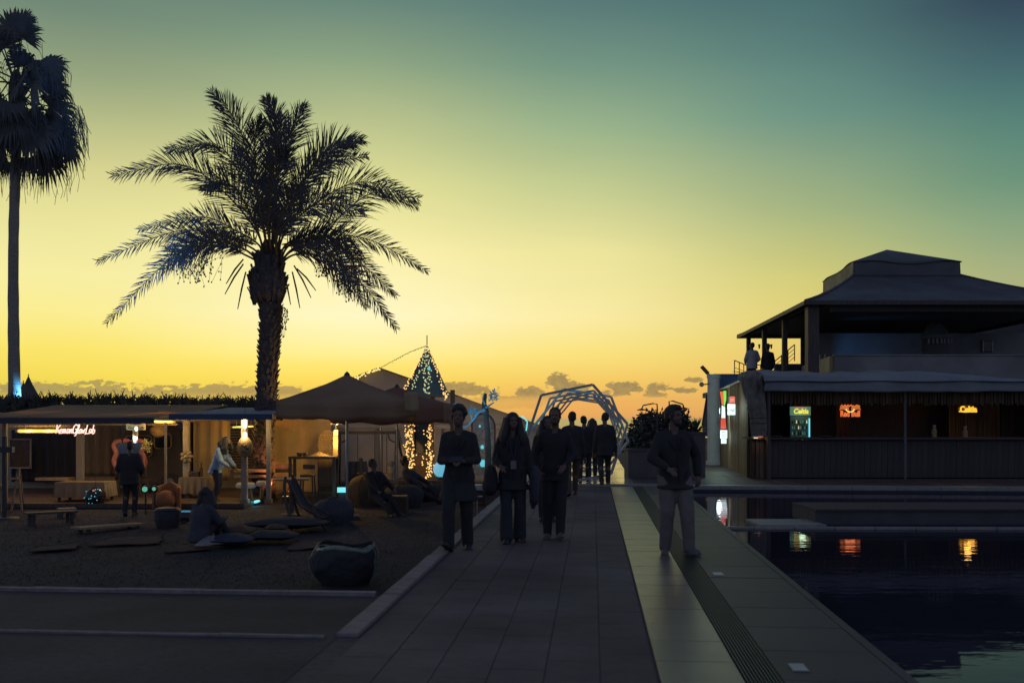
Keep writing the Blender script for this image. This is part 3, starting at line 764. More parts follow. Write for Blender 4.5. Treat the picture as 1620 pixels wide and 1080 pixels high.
MB().bar((9.8, 32.4, EZ - .03), (10.62, 45.3, EZ - .03), .16, .14).build('beam', 'dark_wood', H)
for x in (11.2, 11.75):
    MB().cyl((x, 45.1, EZ - .42), (x, 45.1, EZ - .62), .05, .03, 8).build('pendant', 'black_metal', H)
# ceiling lining and dark panels added behind, standing for the interior's shade
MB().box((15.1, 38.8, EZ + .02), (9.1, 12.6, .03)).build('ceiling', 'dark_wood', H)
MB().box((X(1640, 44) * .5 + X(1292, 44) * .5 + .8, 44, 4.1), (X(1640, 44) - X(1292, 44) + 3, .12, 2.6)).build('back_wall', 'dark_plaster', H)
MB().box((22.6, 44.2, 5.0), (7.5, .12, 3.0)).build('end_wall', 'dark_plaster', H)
# terrace slab, white walls and parapets
MB().slab([(8.15, 36, 2.55), (24, 36, 2.55), (24, 46.5, 2.55), (8.9, 46.5, 2.55)], (0, 0, .23)).build('terrace_slab', 'plaster', H)
x0 = X(1282, 38)
MB().box((x0 + 6, 38.1, (Z(527, 38) + 2.78) / 2), (12, .2, Z(527, 38) - 2.78)).build('terrace_wall', 'plaster', H)
x1 = X(1322, 33)
MB().box((x1 + 5.5, 33.1, (Z(563, 33) + 2.6) / 2), (11, .2, Z(563, 33) - 2.6)).build('parapet', 'plaster', H)
MB().slab([(x1, 33.22, 2.6), (x1, 33.22, Z(563, 33)), (11.12, 40, 3.46), (11.12, 40, 2.6)], (-.14, 0, 0)).build('stair_wall', 'yellow_lit', H)  # yellow light on this side painted as wall colour
MB().box((x1 + 5.5, 33.1, Z(563, 33) + .03), (11.1, .28, .05)).build('parapet_cap', 'plaster', H)
# small window in the wall
wx = X(1561, 38)
w_ = MB().box((wx, 37.98, Z(548, 38)), (.4, .06, .44)).build('window', 'dark_plaster', H)
MB().box((wx, 37.94, Z(548, 38)), (.32, .03, .36)).build('pane', 'glass_dark', w_)
for dx in (-.18, .18): MB().box((wx + dx, 37.93, Z(548, 38)), (.03, .05, .42)).build('frame', 'metal', w_)
# chimney with cowl
t = thing('oven_chimney', 'squat dark chimney with rounded cowl rising behind the terrace parapet', 'chimney', (X(1480, 35), 35, 2.78))
cx = X(1480, 35)
MB().rings([(cx, 35, z, r, r) for z, r in [(2.7, .44), (3.9, .44), (4.36, .43)]], 20).build('stack', 'dark_plaster', t, smooth=True)
MB().rings([(cx, 35, z, r, r) for z, r in [(4.36, .47), (4.5, .53), (4.56, .46), (4.75, .36), (4.92, .22), (5.0, .07)]], 20).build('cowl', 'tarp', t, smooth=True)
for k in range(7): MB().box((cx - .39 + .13 * k, 34.52 + abs(k - 3) * .035, 4.3), (.06, .05, .18)).build('vent_brick', 'plaster', t)
# railings on the terrace
def railing(label, pts, h, posts):
    t = thing('railing', label, 'railing', pts[0])
    for k in range(4):
        z = h * (k + 1) / 4; MB().tube([Vector(p) + Vector((0, 0, z)) for p in pts], .022 if k == 3 else .012, 5).build('rail', 'black_metal', t)
    for i in range(posts):
        u = i / (posts - 1) * (len(pts) - 1); j = min(int(u), len(pts) - 2); p = Vector(pts[j]).lerp(Vector(pts[j + 1]), u - j)
        MB().cyl(p, p + Vector((0, 0, h)), .02, n=6).build('post', 'black_metal', t)
zb = 2.78
railing('thin metal railing at the open left corner of the upper terrace', [(X(1162, 40), 40, zb), (X(1180, 43.5), 43.5, zb), (X(1206, 43.5), 43.5, zb)], Z(570, 40) - zb, 6)
railing('sloping metal stair railing behind the two people on the terrace', [(X(1226, 39), 39, Z(597, 39)), (X(1257, 39), 39, Z(571, 39))], Z(545, 39) - Z(571, 39), 4)
t = thing('covered_bench', 'dark covered bench beside the stair railing on the terrace', 'bench', (X(1250, 37), 37, zb))
MB().box((X(1252, 37), 37, 3.02), (1.1, .6, .48)).build('seat', 'coat_navy', t)
MB().box((X(1252, 37), 37.25, 3.4), (1.1, .14, .5)).build('backrest', 'coat_navy', t)
MB().tube([(X(1300, 36), 36.2, 3.7), (X(1300, 36), 36.2, 3.9), (X(1308, 36), 36.2, 3.95), (X(1308, 36), 36.2, 3.7)], .02, 6).build('arm', 'metal', t)
# blue wall washer on the terrace
t = thing('wall_washer', 'small blue floodlight on the terrace throwing light on the upper wall', 'floodlight', (X(1300, 36.5), 36.5, zb))
MB().box((X(1330, 36.8), 36.8, 2.95), (.3, .16, .2)).build('housing', 'black_metal', t)
MB().box((X(1330, 36.8), 36.9, 3.06), (.24, .12, .02)).build('lens', 'blue_led', t)
lamp(t, 'SPOT', (X(1325, 36.7), 36.6, 3.08), 40, (.10, .36, 1.0), .08, (X(1390, 38), 38, 4.7), 80, .8)

# ================================================================== white column with lamps
cxp = Vector((X(1129, 35), 35, 0))
t = thing('white_column', 'round white column at the end of the bar wall', 'column', cxp)
MB().rings([(cxp.x, 35, z, r, r) for z, r in [(-.1, .27), (.12, .27), (.13, .215), (3.02, .215), (3.03, .24), (3.16, .24)]], 28).build('shaft', 'white_paint', t, smooth=False)
MB().box((cxp.x + .16, 34.8, 1.55), (.1, .1, .16)).build('junction_box', 'metal', t)
t = thing('blue_lit_fascia', 'blue-lit fascia panel joining the white column to the bar roof', 'fascia', (X(1160, 35.3), 35.3, 0))
MB().box((X(1156, 35.3), 35.5, 2.84), (1.1, .14, .6)).build('panel', mat('fascia_blue_lit', (.12, .22, .36), .7, .2, 3), t)  # blue light falling on the panel is its base colour here
MB().box((X(1156, 35.3), 35.5, 3.17), (1.14, .2, .05)).build('cap', 'plaster', t)
t = thing('floodlight', 'tilted floodlight bracket on top of the white column', 'floodlight', (X(1124, 35), 35, 3.16))
MB().box((X(1115, 35), 35, Z(586, 35) + .02), (.34, .26, .09), Mx=Matrix.Rotation(R(48), 3, 'Y')).build('housing', 'black_metal', t)
MB().bar((X(1118, 35), 35, Z(590, 35)), (X(1124, 35), 35, 3.14), .04).build('bracket', 'black_metal', t)
t = thing('globe_lamp', 'unlit globe lamp on a short arm beside the white column', 'lamp', (X(1110, 34.6), 34.6, Z(608, 34.6)))
MB().ball((X(1110, 34.6), 34.6, Z(608, 34.6)), .085, 12, 8).build('globe', 'plaster', t, smooth=True)
MB().cyl((X(1113, 34.6), 34.6, Z(608, 34.6)), (X(1122, 34.9), 34.9, Z(607, 34.8)), .025, n=6).build('arm', 'metal', t)
t = thing('ladder_rail', 'slanted white handrail leaning against the white column', 'handrail', (X(1115, 34), 34, 0))
MB().slab([P(1112, 668, 36), P(1118, 625, 36), P(1122, 622, 36), P(1122, 690, 36), P(1112, 690, 36)], (0, .1, 0)).build('panel', 'plaster', t)
MB().cyl(P(1111, 672, 35.9), P(1119, 622, 35.9), .035, n=6).build('rail', 'black_metal', t)

# ================================================================== poolside bar
BY = 26.8
B = thing('pool_bar', 'dark wooden pool bar with grey fabric awning and reed fringe', 'bar', (10, 28, 0))
bx0, bx1 = X(1214, BY), 16.2
MB().box(((bx0 + bx1) / 2, 31.0, 1.3), (bx1 - bx0, .1, 2.6)).build('back_wall', 'dark_wood', B)
MB().box((bx1, 29, 1.3), (.12, 4.2, 2.6)).build('end_wall', 'dark_wood', B)
MB().box(((bx0 + bx1) / 2, 29, 2.62), (bx1 - bx0, 4.2, .06)).build('ceiling', 'dark_wood', B)
ctr = MB().box(((bx0 + bx1) / 2, BY + .34, .52), (bx1 - bx0, .5, 1.02)).build('counter', 'dark_wood', B)
top = MB().box(((bx0 + bx1) / 2, BY + .3, 1.075), (bx1 - bx0 + .1, .74, .055)).build('counter_top', 'dark_board', B)
pm = MB().box((0, 0, 0), (.148, .03, .99)).mesh('board'); pm.materials.append(M['dark_board'])
n = int((bx1 - bx0) / .155)
for i in range(n):
    o = bpy.data.objects.new('board', pm); C.objects.link(o); o.parent = ctr
    o.location = MW[B.name].inverted() @ Vector((bx0 + .08 + i * .155, BY + .07 + random.uniform(-.006, .006), .52)); o.rotation_euler = (0, 0, random.gauss(0, .01))
# curved wooden end of the counter
ce = MB().box((X(1199, 27.2), 27.42, .52), (.42, .5, 1.02)).build('counter_end', 'dark_wood', B)
for i in range(6):
    a = i / 5; x = X(1184, 27.1) + a * .54; y = 27.14 - .2 * math.sin(a * 2.4 + .2) 
    MB().box((x, y, .52), (.1, .03, 1.02), rz=.5 - a * .8).build('board', 'bar_wood', ce)
MB().slab([(X(1181, 27.1), 27.25, 1.06), (X(1186, 27.1), 26.95, 1.06), (X(1200, 27.1), 26.82, 1.06), (X(1214, 27.1), 26.9, 1.06), (X(1214, 27.1), 27.6, 1.06), (X(1181, 27.1), 27.6, 1.06)], (0, 0, .05)).build('end_top', 'bar_wood', B)
for (px, d, z1) in [(1216, 26.62, 2.4), (1432, 26.5, 2.4)]:
    w_ = .085 if px < 1300 else .05; MB().box((X(px, d), d, z1 / 2), (w_, w_, z1)).build('post', 'dark_wood' if px < 1300 else 'tarp', B)
# awning
ax0, ax1 = X(1210, 26.3), X(1660, 26.3)
prof = [(26.30, 2.34), (26.27, 2.58), (26.36, 2.60), (26.5, 2.72), (27.4, 2.80), (28.7, 2.92), (30.2, 3.03)]
def awn(u, v):
    k = v * (len(prof) - 1); i = min(int(k), len(prof) - 2); f = k - i
    y = prof[i][0] * (1 - f) + prof[i + 1][0] * f; z = prof[i][1] * (1 - f) + prof[i + 1][1] * f
    x = ax0 + (ax1 - ax0) * u
    z += .018 * math.sin(u * 41 + v * 3) * (.4 + v) + .03 * math.sin(u * 13) * v - .05 * math.sin(u * math.pi) * (1 - v) * .5
    z += .03 * noise.noise((x * 1.3, y * 2, 0)) * (1 if v > .2 else .3)
    if u > .84: z -= (u - .84) / .16 * .3 * v
    return (x + .03 * noise.noise((x, z * 4, 3)), y + .03 * noise.noise((x * 1.7, z * 3, 7)), z)
aw = MB().sheet(awn, 90, 30).build('awning', 'awning', B, smooth=True, fix=False, thick=.012)
MB().tube([(ax0 + (ax1 - ax0) * i / 20, 26.24, 2.585 + .01 * math.sin(i)) for i in range(21)], .022, 6).build('seam', 'coat_navy', aw)
# reed fringe hanging under the eave
for i in range(118):
    x = bx0 + .1 + i * .078 + random.uniform(-.015, .015)
    h = random.uniform(.34, .42)
    MB().box((x, 26.62 + random.uniform(-.03, .03), 2.37 - h / 2), (.055, .012, h), rz=random.uniform(-.5, .5)).build('reed_strip', 'reed', B)
# side wall of upright boards
sw = thing('bar_side_wall', 'weathered board wall with lit signs along the side of the bar', 'wall', (7, 30.5, 0))
sa, sb = Vector((X(1184, 27.5), 27.5, 0)), Vector((X(1140, 34.6), 34.6, 0))
nb = 34
for i in range(nb):
    u = (i + .5) / nb; p = sa.lerp(sb, u); zt = 2.70 * (1 - u) + 2.56 * u + random.uniform(-.01, .01); d = (sb - sa).normalized()
    mb = MB(); w = (sb - sa).length / nb - .008
    mb.box((p.x + random.uniform(-.008, .008), p.y, zt / 2), (.03, w, zt), rz=math.atan2(-d.x, d.y) + random.gauss(0, .01)); mb.build('board', 'bar_wood', sw)
MB().bar((sa.x + .06, sa.y, 1.0), (sb.x + .06, sb.y, 1.0), .05, .1).build('rail', 'dark_wood', sw)
MB().bar((sa.x + .06, sa.y, 2.3), (sb.x + .06, sb.y, 2.3), .05, .1).build('rail', 'dark_wood', sw)
MB().bar((sa.x, sa.y, 2.74), (sb.x, sb.y, 2.6), .12, .05).build('capping', 'white_paint', sw)
# bunched clear rain curtain on the corner
t = thing('rain_curtain', 'bunched-up weathered plastic rain curtain hanging at the bar corner', 'curtain', (X(1195, 26.9), 26.9, 1.1))
def bun(u, v):
    a = u * 2 * math.pi; zt = Z(586, 26.7); zz = zt - v * (zt - Z(690, 26.7)); sh = 1 - .25 * v
    cx_ = X(1190, 26.7) + .13 * math.sin(v * 1.4) + .12 * v
    top_ = math.sqrt(max(0, min(1, v / .1 + .15)))
    r = (.33 * sh + .03 * math.sin(a * 7 + v * 4) + .05 * noise.noise((math.cos(a) * 2, math.sin(a) * 2, v * 5))) * top_
    return (cx_ + r * math.cos(a) * .95, 26.75 + r * math.sin(a) * .7, zz)
MB().sheet(bun, 48, 36).build('folds', 'plastic', t, smooth=True, fix=False)
for v in (.72, .8):
    MB().tube([Vector(bun(i / 24, v)) + (Vector(bun(i / 24, v)) - Vector((X(1198, 26.7), 26.75, Vector(bun(0, v)).z))) * .04 for i in range(24)], .012, 5, closed=True).build('strap', 'rope', t)
MB().ball((X(1177, 26.9), 26.9, Z(597, 26.9)), (.17, .14, .15), 12, 8).build('lamp_shade', 'awning', t, smooth=True)

# --- signs on the side wall (they face the camera, hung off the boards)
def facing(p, rz=0.0): return p
d = 31.6
t = thing('neon_bottle_sign', 'tall glowing sign in orange, green, white and red on the side wall', 'sign', P(1144, 650, d))
MB().slab([P(1139.5, 619, d), P(1144, 619, d), P(1145, 640, d), P(1142.5, 640, d)], (0, .06, 0)).build('orange_band', 'orange_neon', t)
MB().slab([P(1145, 618, d), P(1149, 618, d), P(1149, 632, d), P(1146, 644, d)], (0, .06, 0)).build('green_band', 'green_neon', t)
MB().slab([P(1142.5, 641, d), P(1147, 644, d), P(1147.5, 661, d), P(1142, 661, d)], (0, .06, 0)).build('white_band', 'white_cool', t)
MB().slab([P(1141, 662, d), P(1148, 662, d), P(1149, 678, d), P(1140.5, 678, d)], (0, .06, 0)).build('red_band', 'red_glow', t)
MB().slab([P(1138.5, 616, d + .07), P(1150.5, 616, d + .07), P(1150.5, 680, d + .07), P(1139, 680, d + .07)], (0, .05, 0)).build('backing', 'black_metal', t)
lamp(t, 'POINT', P(1138, 650, d + .2), 26, (.62, .95, .78), .12)
t = thing('glowing_box_sign', 'two stacked white light boxes low on the side wall', 'sign', P(1145, 690, d))
MB().box(P(1145, 686.5, d - .1), (.2, .1, .26)).build('upper_box', 'white_cool', t)
MB().box(P(1145, 697.5, d - .1), (.15, .1, .15)).build('lower_box', 'white_cool', t)
MB().bar(P(1145, 680, d), P(1145, 703, d), .03).build('bracket', 'black_metal', t)
for z in (683, 687, 690): MB().box(P(1145, z, d - .165), (.14, .01, .012)).build('text_line', 'black_print', t)
lamp(t, 'POINT', P(1139, 690, d + .1), 10, (.7, 1.0, .92), .1)
d = 29.2
t = thing('cafe_sign', 'small red panel above bright white lettering on the side wall', 'sign', P(1156, 640, d))
MB().box(P(1158.5, 632, d), (.15, .05, .19)).build('red_panel', 'red_glow', t)
MB().box(P(1157, 647.5, d + .02), (.22, .05, .32)).build('light_box', 'white_cool', t)
puttext('lettering', 'ONE', .13, P(1157, 649, d - .012), 'black_print', t, .003, .78)
puttext('lettering', 'BAR', .06, P(1158.5, 632, d - .03), 'screen_tan', t, .003, .9)
lamp(t, 'POINT', P(1151, 645, d - .3), 7, (.75, 1.0, .92), .1)
MB().tube([P(1150, 627, d), P(1160, 624, d)], .008, 4).build('cable', 'rope', t)

# --- drinks fridge
d = 30.0
fx0, fx1 = X(1250, d), X(1283.5, d); fw = fx1 - fx0; fz = Z(642, d)
t = thing('drinks_fridge', 'lit glass-door drinks fridge with yellow lettered header behind the bar', 'fridge', ((fx0 + fx1) / 2, d + .35, 0))
MB().box(((fx0 + fx1) / 2, d + .38, fz / 2), (fw, .62, fz)).build('cabinet', 'black_metal', t)
MB().box(((fx0 + fx1) / 2, d + .045, Z(650, d)), (fw - .02, .04, .27)).build('header', 'fridge_panel', t)
puttext('lettering', 'Celtia', .21, ((fx0 + fx1) / 2 + .02, d + .018, Z(650.5, d)), 'yellow_print', t, .004, .9, shear=.15, bold=.03)
MB().tube([((fx0 + fx1) / 2 - .2 + .4 * i / 8, d + .015, Z(645.5, d) + .02 * math.sin(i / 8 * 3.14)) for i in range(9)], .012, 4).build('header_line', 'red_glow', t)
MB().box(((fx0 + fx1) / 2, d + .06, Z(676, d)), (fw - .05, .02, .68)).build('interior', 'fridge_in', t)
MB().box((fx1 - .05, d + .03, Z(676, d) - .03), (.035, .03, .62)).build('light_tube', 'teal', t)
for r_ in range(4):
    z = Z(666 + r_ * 9, d)
    MB().box(((fx0 + fx1) / 2 - .03, d + .0, z - .075), (fw - .12, .06, .012)).build('shelf', 'metal', t)
    for k in range(8):
        x = fx0 + .07 + k * .062
        m_ = ['fridge_dim', 'bulb_green', 'fridge_dim', 'glass_dark', 'fridge_panel'][(k * 3 + r_ * 2) % 5] if (k + r_) % 3 else 'glass_dark'  # fridge light on the bottles put in as their own glow
        MB().lathe((x, d + .0, z - .065), [(.015, 0), (.016, .05), (.009, .075), (.007, .1)], 7).build('bottle', m_, t)
lamp(t, 'POINT', ((fx0 + fx1) / 2, d - .2, Z(652, d)), 1.2, (.5, .9, .6), .1)

# --- Red Bull neon
d = 29.6
t = thing('red_neon_sign', 'orange-red neon energy drink sign with two bulls hanging in the bar', 'sign', P(1345, 650, d))
puttext('lettering', 'Red Bull', .25, P(1345, 654.5, d), 'orange_neon', t, .012, .70, bold=.035)
for sg in (-1, 1):
    q = P(1345 + sg * 9, 645.5, d)
    bm_ = MB().slab([q + Vector((sg * x, 0, z)) for x, z in [(-.14, -.02), (-.11, .06), (-.04, .075), (.05, .05), (.13, .075), (.12, .02), (.15, -.06), (.09, -.03), (.02, -.04), (-.04, -.07), (-.06, -.03), (-.12, -.07)]], (0, .015, 0))
    bm_.build('bull', glow('bull_glow', (1.0, .26, .07), .5), t)
MB().tube([P(1345, 645.5, d - .02) + Vector((.12 * math.cos(a), 0, -.02 + .09 * math.sin(a))) for a in [math.pi + math.pi * i / 10 for i in range(11)]], .016, 6).build('sun', 'warm', t)
MB().tube([P(1331 + 28 * i / 24, 641.5 - 1.5 * math.sin(i * 1.6), d) for i in range(25)], .018, 5).build('script_line', 'orange_neon', t)
MB().tube([P(1335, 640, d), P(1335, 626, d)], .006, 4).build('hanger', 'rope', t)
lamp(t, 'POINT', P(1345, 650, d - .35), 1.3, (1, .24, .08), .15)
# --- amber neon
d = 29.0
t = thing('amber_neon_sign', 'small amber neon beer sign glowing at the far end of the bar', 'sign', P(1531, 646, d))
puttext('lettering', 'Celtia', .24, P(1532, 647.5, d), 'amber', t, .015, .86, bold=.04)
MB().tube([P(1517, 650.5, d), P(1528, 651.5, d), P(1545, 649, d)], .016, 5).build('underline', 'amber', t)
MB().slab([P(1531, 646.5, d + .05) + Vector((.3 * math.cos(2 * math.pi * i / 20), 0, .11 * math.sin(2 * math.pi * i / 20))) for i in range(20)], (0, .02, 0)).build('backing', 'reed', t)
lamp(t, 'POINT', P(1531, 640, d - .4), 3, (1, .5, .08), .1)
lamp(t, 'POINT', P(1536, 656, d - .25), 1.6, (1, .5, .08), .1)
t = thing('reed_screen', 'reed screen glowing amber behind the far end of the bar', 'screen', (X(1530, 29.8), 29.8, 0))
for i in range(22): MB().box((X(1500, 29.8) + .045 + i * .07, 29.8 + random.uniform(-.01, .01), 1.15), (.055, .02, 2.3)).build('reed', 'reed', t)
for (px, pw, lab) in [(1333, 22, 'narrow wooden pillar below the red neon sign'), (1592, 20, 'narrow wooden panel at the bar end past the reed screen')]:
    t = thing('bar_pillar', lab, 'pillar', (X(px, 30.3), 30.3, 0)); w = pw * 30.3 / F
    for i in range(3): MB().box((X(px, 30.3) + (i - 1) * w / 3, 30.3, 1.15), (w / 3 - .01, .12, 2.3)).build('board', 'reed', t)
# --- glowing counter screen with a camel on it
d = 26.95
t = thing('counter_screen', 'small lit display with a camel picture on the bar counter end', 'screen', P(1199, 692, d))
MB().box(P(1199, 682.5, d + .03), (.32, .03, .32)).build('case', 'black_metal', t)
MB().box(P(1195.5, 682.5, d), (.15, .02, .3)).build('blue_panel', 'screen_blue', t)
MB().box(P(1203.5, 684.5, d), (.12, .02, .22)).build('tan_panel', 'orange_neon', t)
q = P(1199, 683, d - .02)
MB().slab([q + Vector((x, 0, z)) for x, z in [(-.13, .09), (-.09, .11), (-.07, .06), (-.04, .05), (-.02, .10), (.02, .06), (.05, .10), (.09, .04), (.10, -.06), (.07, -.06), (.05, -.01), (-.01, -.02), (-.02, -.1), (-.05, -.1), (-.05, 0), (-.08, .02), (-.1, .06)]], (0, .006, 0)).build('camel', 'screen_tan', t)
MB().box(P(1201, 692.4, d - .03), (.3, .12, .02)).build('base', 'warm', t)
lamp(t, 'POINT', P(1200, 686, d - .2), 1.3, (1, .75, .45), .06)
# bottles / taps on the counter, silhouettes
for (px, h, lab) in [(1228, .1, 'small dish beside the fridge end of the bar counter'), (1306, .12, 'low tray on the bar counter between fridge and red neon')]:
    p = P(px, 692, 27.0); t = thing('counter_tray', lab, 'tray', (p.x, p.y, 1.1))
    MB().lathe((p.x, p.y, 1.102), [(.1, 0), (.16, .03), (.165, .045)], 14).build('bowl', 'metal', t)
for (px, d, h, lab) in [(1527, 27.2, .26, 'small lit jar standing under the amber neon sign'), (1478, 27.2, .3, 'dark tap tower on the counter left of the amber neon')]:
    p = P(px, 692, d); t = thing('counter_jar', lab, 'jar', (p.x, p.y, 1.1))
    MB().lathe((p.x, p.y, 1.102), [(.06, 0), (.07, h * .6), (.04, h * .8), (.045, h)], 12).build('body', 'rattan', t)
    MB().lathe((p.x, p.y, 1.102 + h), [(.05, 0), (.05, .03), (.01, .05)], 12).build('lid', 'metal', t)

# ================================================================== planters, shrubs and showers at the promenade end
def planter(label, px0, px1, y0, y1, d, dep):
    x0_, x1_ = X(px0, d), X(px1, d); zt = Z(y0, d); cx_ = (x0_ + x1_) / 2
    t = thing('planter', label, 'planter', (cx_, d + dep / 2, 0))
    MB().box((cx_, d + dep / 2, zt / 2), (x1_ - x0_, dep, zt)).build('box', 'planter', t)
    MB().box((cx_, d + dep / 2, zt + .025), (x1_ - x0_ + .06, dep + .06, .05)).build('rim', 'planter', t)
    MB().box((cx_, d + dep / 2, zt + .052), (x1_ - x0_ - .16, dep - .16, .02)).build('soil', 'soil', t)
    return t
planter('long low white planter beside the hexagon tunnel', 994, 1062, 713, 757, 27.0, 1.0)
planter('tall white planter holding the spiky agave by the bar', 1078, 1116, 686, 757, 27.3, 1.1)
def leafball(mb, c, r, n, sz, seed):
    rnd = random.Random(seed)
    for i in range(n):
        a = rnd.uniform(0, 6.28); b = math.asin(rnd.uniform(-.6, 1)); q = rnd.uniform(.55, 1.05) + .18 * noise.noise((math.cos(a) * 2.2, math.sin(a) * 2.2, b * 2 + seed))
        o = Vector((math.cos(a) * math.cos(b), math.sin(a) * math.cos(b), math.sin(b)))
        p = Vector(c) + Vector((o.x * r[0], o.y * r[1], o.z * r[2])) * q
        t_ = Vector((rnd.gauss(0, 1), rnd.gauss(0, 1), rnd.gauss(.4, 1))).normalized() * sz * rnd.uniform(.6, 1.4); s_ = t_.cross(Vector((rnd.gauss(0, 1), rnd.gauss(0, 1), rnd.gauss(0, 1)))).normalized() * sz * .3
        k = len(mb.v); mb.v += [p, p + t_ * .5 + s_, p + t_, p + t_ * .5 - s_]; mb.f.append((k, k + 1, k + 2, k + 3))
def shrub(label, px, py, d, r, n, seed, base=.7, sz=.13):
    c = P(px, py, d); t = thing('shrub', label, 'shrub', (c.x, d, base))
    mb = MB()
    for k in range(5):
        a = k * 1.3; mb.tube([(c.x, d, base), (c.x + .2 * math.cos(a), d + .2 * math.sin(a), (c.z + base) / 2), (c.x + r[0] * .6 * math.cos(a), d + r[1] * .6 * math.sin(a), c.z + .1)], [.04, .03, .012], 5)
    mb.build('stems', 'trunk', t)
    mb = MB(); mb.ball(c - Vector((0, 0, .05)), (r[0] * .62, r[1] * .6, r[2] * .62), 12, 8); leafball(mb, c, r, n, sz, seed); mb.build('crown', 'leaf', t, fix=False)
shrub('large dark rounded shrub between the tunnel and the showers', 1036, 692, 28.3, (.72, .6, .75), 2600, 3, .0)
shrub('smaller dark shrub crowding the tunnel side of the large one', 1010, 702, 28.8, (.42, .4, .55), 1200, 5, .0)
shrub('dark shrub behind the man in grey jeans, next to the agave', 1075, 688, 28.6, (.45, .45, .72), 1400, 8, .0)
def agave(label, px, py, d, n, ln):
    c = P(px, py, d); t = thing('agave', label, 'plant', c)
    for i in range(n):
        a = random.uniform(0, 6.28); e = R(random.uniform(5, 88)); l = ln * random.uniform(.75, 1.05)
        o = Vector((math.cos(a) * math.cos(e), math.sin(a) * math.cos(e), math.sin(e))); s = o.cross(Vector((.1, .2, 1))).normalized() * .026
        q = c + o * .04; mb = MB(); m_ = q + o * l * .5; tip = q + o * l - Vector((0, 0, l * .12 * math.cos(e)))
        mb.add([q - s * .6, q + s * .6, m_ + s, m_ - s, tip], [(0, 1, 2, 3), (3, 2, 4)]); mb.build('leaf_blade', 'leaf', t, fix=False)
    MB().cyl(c - Vector((0, 0, .12)), c + Vector((0, 0, .08)), .08, .05, 8).build('stem', 'trunk', t)
agave('spiky agave in the tall white planter next to the white column', 1101, 683, 27.8, 46, .44)
def shower(label, px, ytop, ybase, hx, hy, d):
    b = P(px, ybase, d); t = thing('outdoor_shower', label, 'shower', (b.x, d, 0))
    pts = [(b.x, d, 0), (b.x - .02, d, Z(ytop + 8, d)), P(px - 1.5, ytop + 1, d), P(px - 1.5 + (hx - px) * .25, ytop, d), P(px + (hx - px) * .9, hy - 6, d), P(hx, hy, d)]
    MB().tube(pts, .02, 6).build('pipe', 'black_metal', t)
    MB().lathe(P(hx, hy + 2, d), [(.03, .05), (.12, .02), (.125, 0)], 12).build('shower_head', 'black_metal', t)
    MB().box((b.x, d - .03, 1.1), (.06, .06, .1)).build('tap', 'metal', t)
shower('outdoor shower whose arm points towards the tunnel', 1041, 638, 757, 1015, 647, 26.6)
shower('outdoor shower whose arm points towards the bar', 1060, 634, 757, 1082, 645, 26.6)

# ================================================================== hexagon frame tunnel
for k in range(8):
    d = 24.15 + k * 2.2
    ang = R(11 if k % 2 == 0 else -9.5) + random.gauss(0, .02)
    Rr = 1.275 if k % 2 == 0 else 1.27
    c = PC(-.41 + (.09 if k % 2 else 0), d / CA, 0); low = min(Rr * math.sin(ang + i * math.pi / 3) for i in range(6)); cz = -low + .015
    lab = ['nearest grey hexagon frame of the walk-through tunnel', 'blue-lit hexagon frame second in the tunnel', 'third hexagon frame of the tunnel', 'fourth hexagon frame of the tunnel', 'fifth hexagon frame of the tunnel', 'sixth hexagon frame of the tunnel', 'seventh hexagon frame of the tunnel', 'farthest hexagon frame at the tunnel end'][k]
    t = thing('hexagon_frame', lab, 'tunnel frame', (c.x, d, 0), 0, 'hexagon frames of the tunnel')
    pv = [Vector((c.x + Rr * math.cos(ang + i * math.pi / 3), d + random.gauss(0, .02), cz + Rr * math.sin(ang + i * math.pi / 3))) for i in range(6)]
    for i in range(6):
        m_ = 'alu'
        b_ = MB().bar(pv[i], pv[(i + 1) % 6], .062, .062).build('bar', m_, t)
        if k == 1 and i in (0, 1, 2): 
            off = Vector((0, -.034, 0)); MB().bar(pv[i] + off, pv[(i + 1) % 6] + off, .06, .01).build('blue_sheen_strip', 'blue_led' if i > 0 else 'blue_sheen', b_)  # blue sheen on the bars, put in as thin glowing strips
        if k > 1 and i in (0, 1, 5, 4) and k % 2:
            off = Vector((0, -.034, 0)); MB().bar(pv[i] + off, pv[(i + 1) % 6] + off, .045, .01).build('blue_sheen_strip', 'blue_sheen', b_)  # same painted sheen, fainter, on every other frame behind
    if k == 1: lamp(t, 'POINT', (c.x - .6, d, cz + .7), 4, (.2, .6, 1.0), .2)
# ================================================================== stall row on the left
DZ = -0.4
sd = struct(MB().box((X(190, 26.4), 26.4, -.475), (X(432, 26.4) - X(-60, 26.4), 6.2, .12)).build('stall_deck', 'dark_wood'))
me = MB().box((0, 0, 0), (X(432, 26.4) - X(-60, 26.4), .142, .03)).mesh('deck_plank'); me.materials.append(M['deck_wood'])
for i in range(41):
    o = bpy.data.objects.new('deck_plank', me); C.objects.link(o); o.parent = sd; o.location = (X(190, 26.4), 23.36 + i * .15, DZ + random.uniform(-.002, .002))
MB().box((X(190, 26.4), 23.26, -.42), (X(432, 26.4) - X(-60, 26.4), .03, .1)).build('edge_board', 'dark_wood', sd)

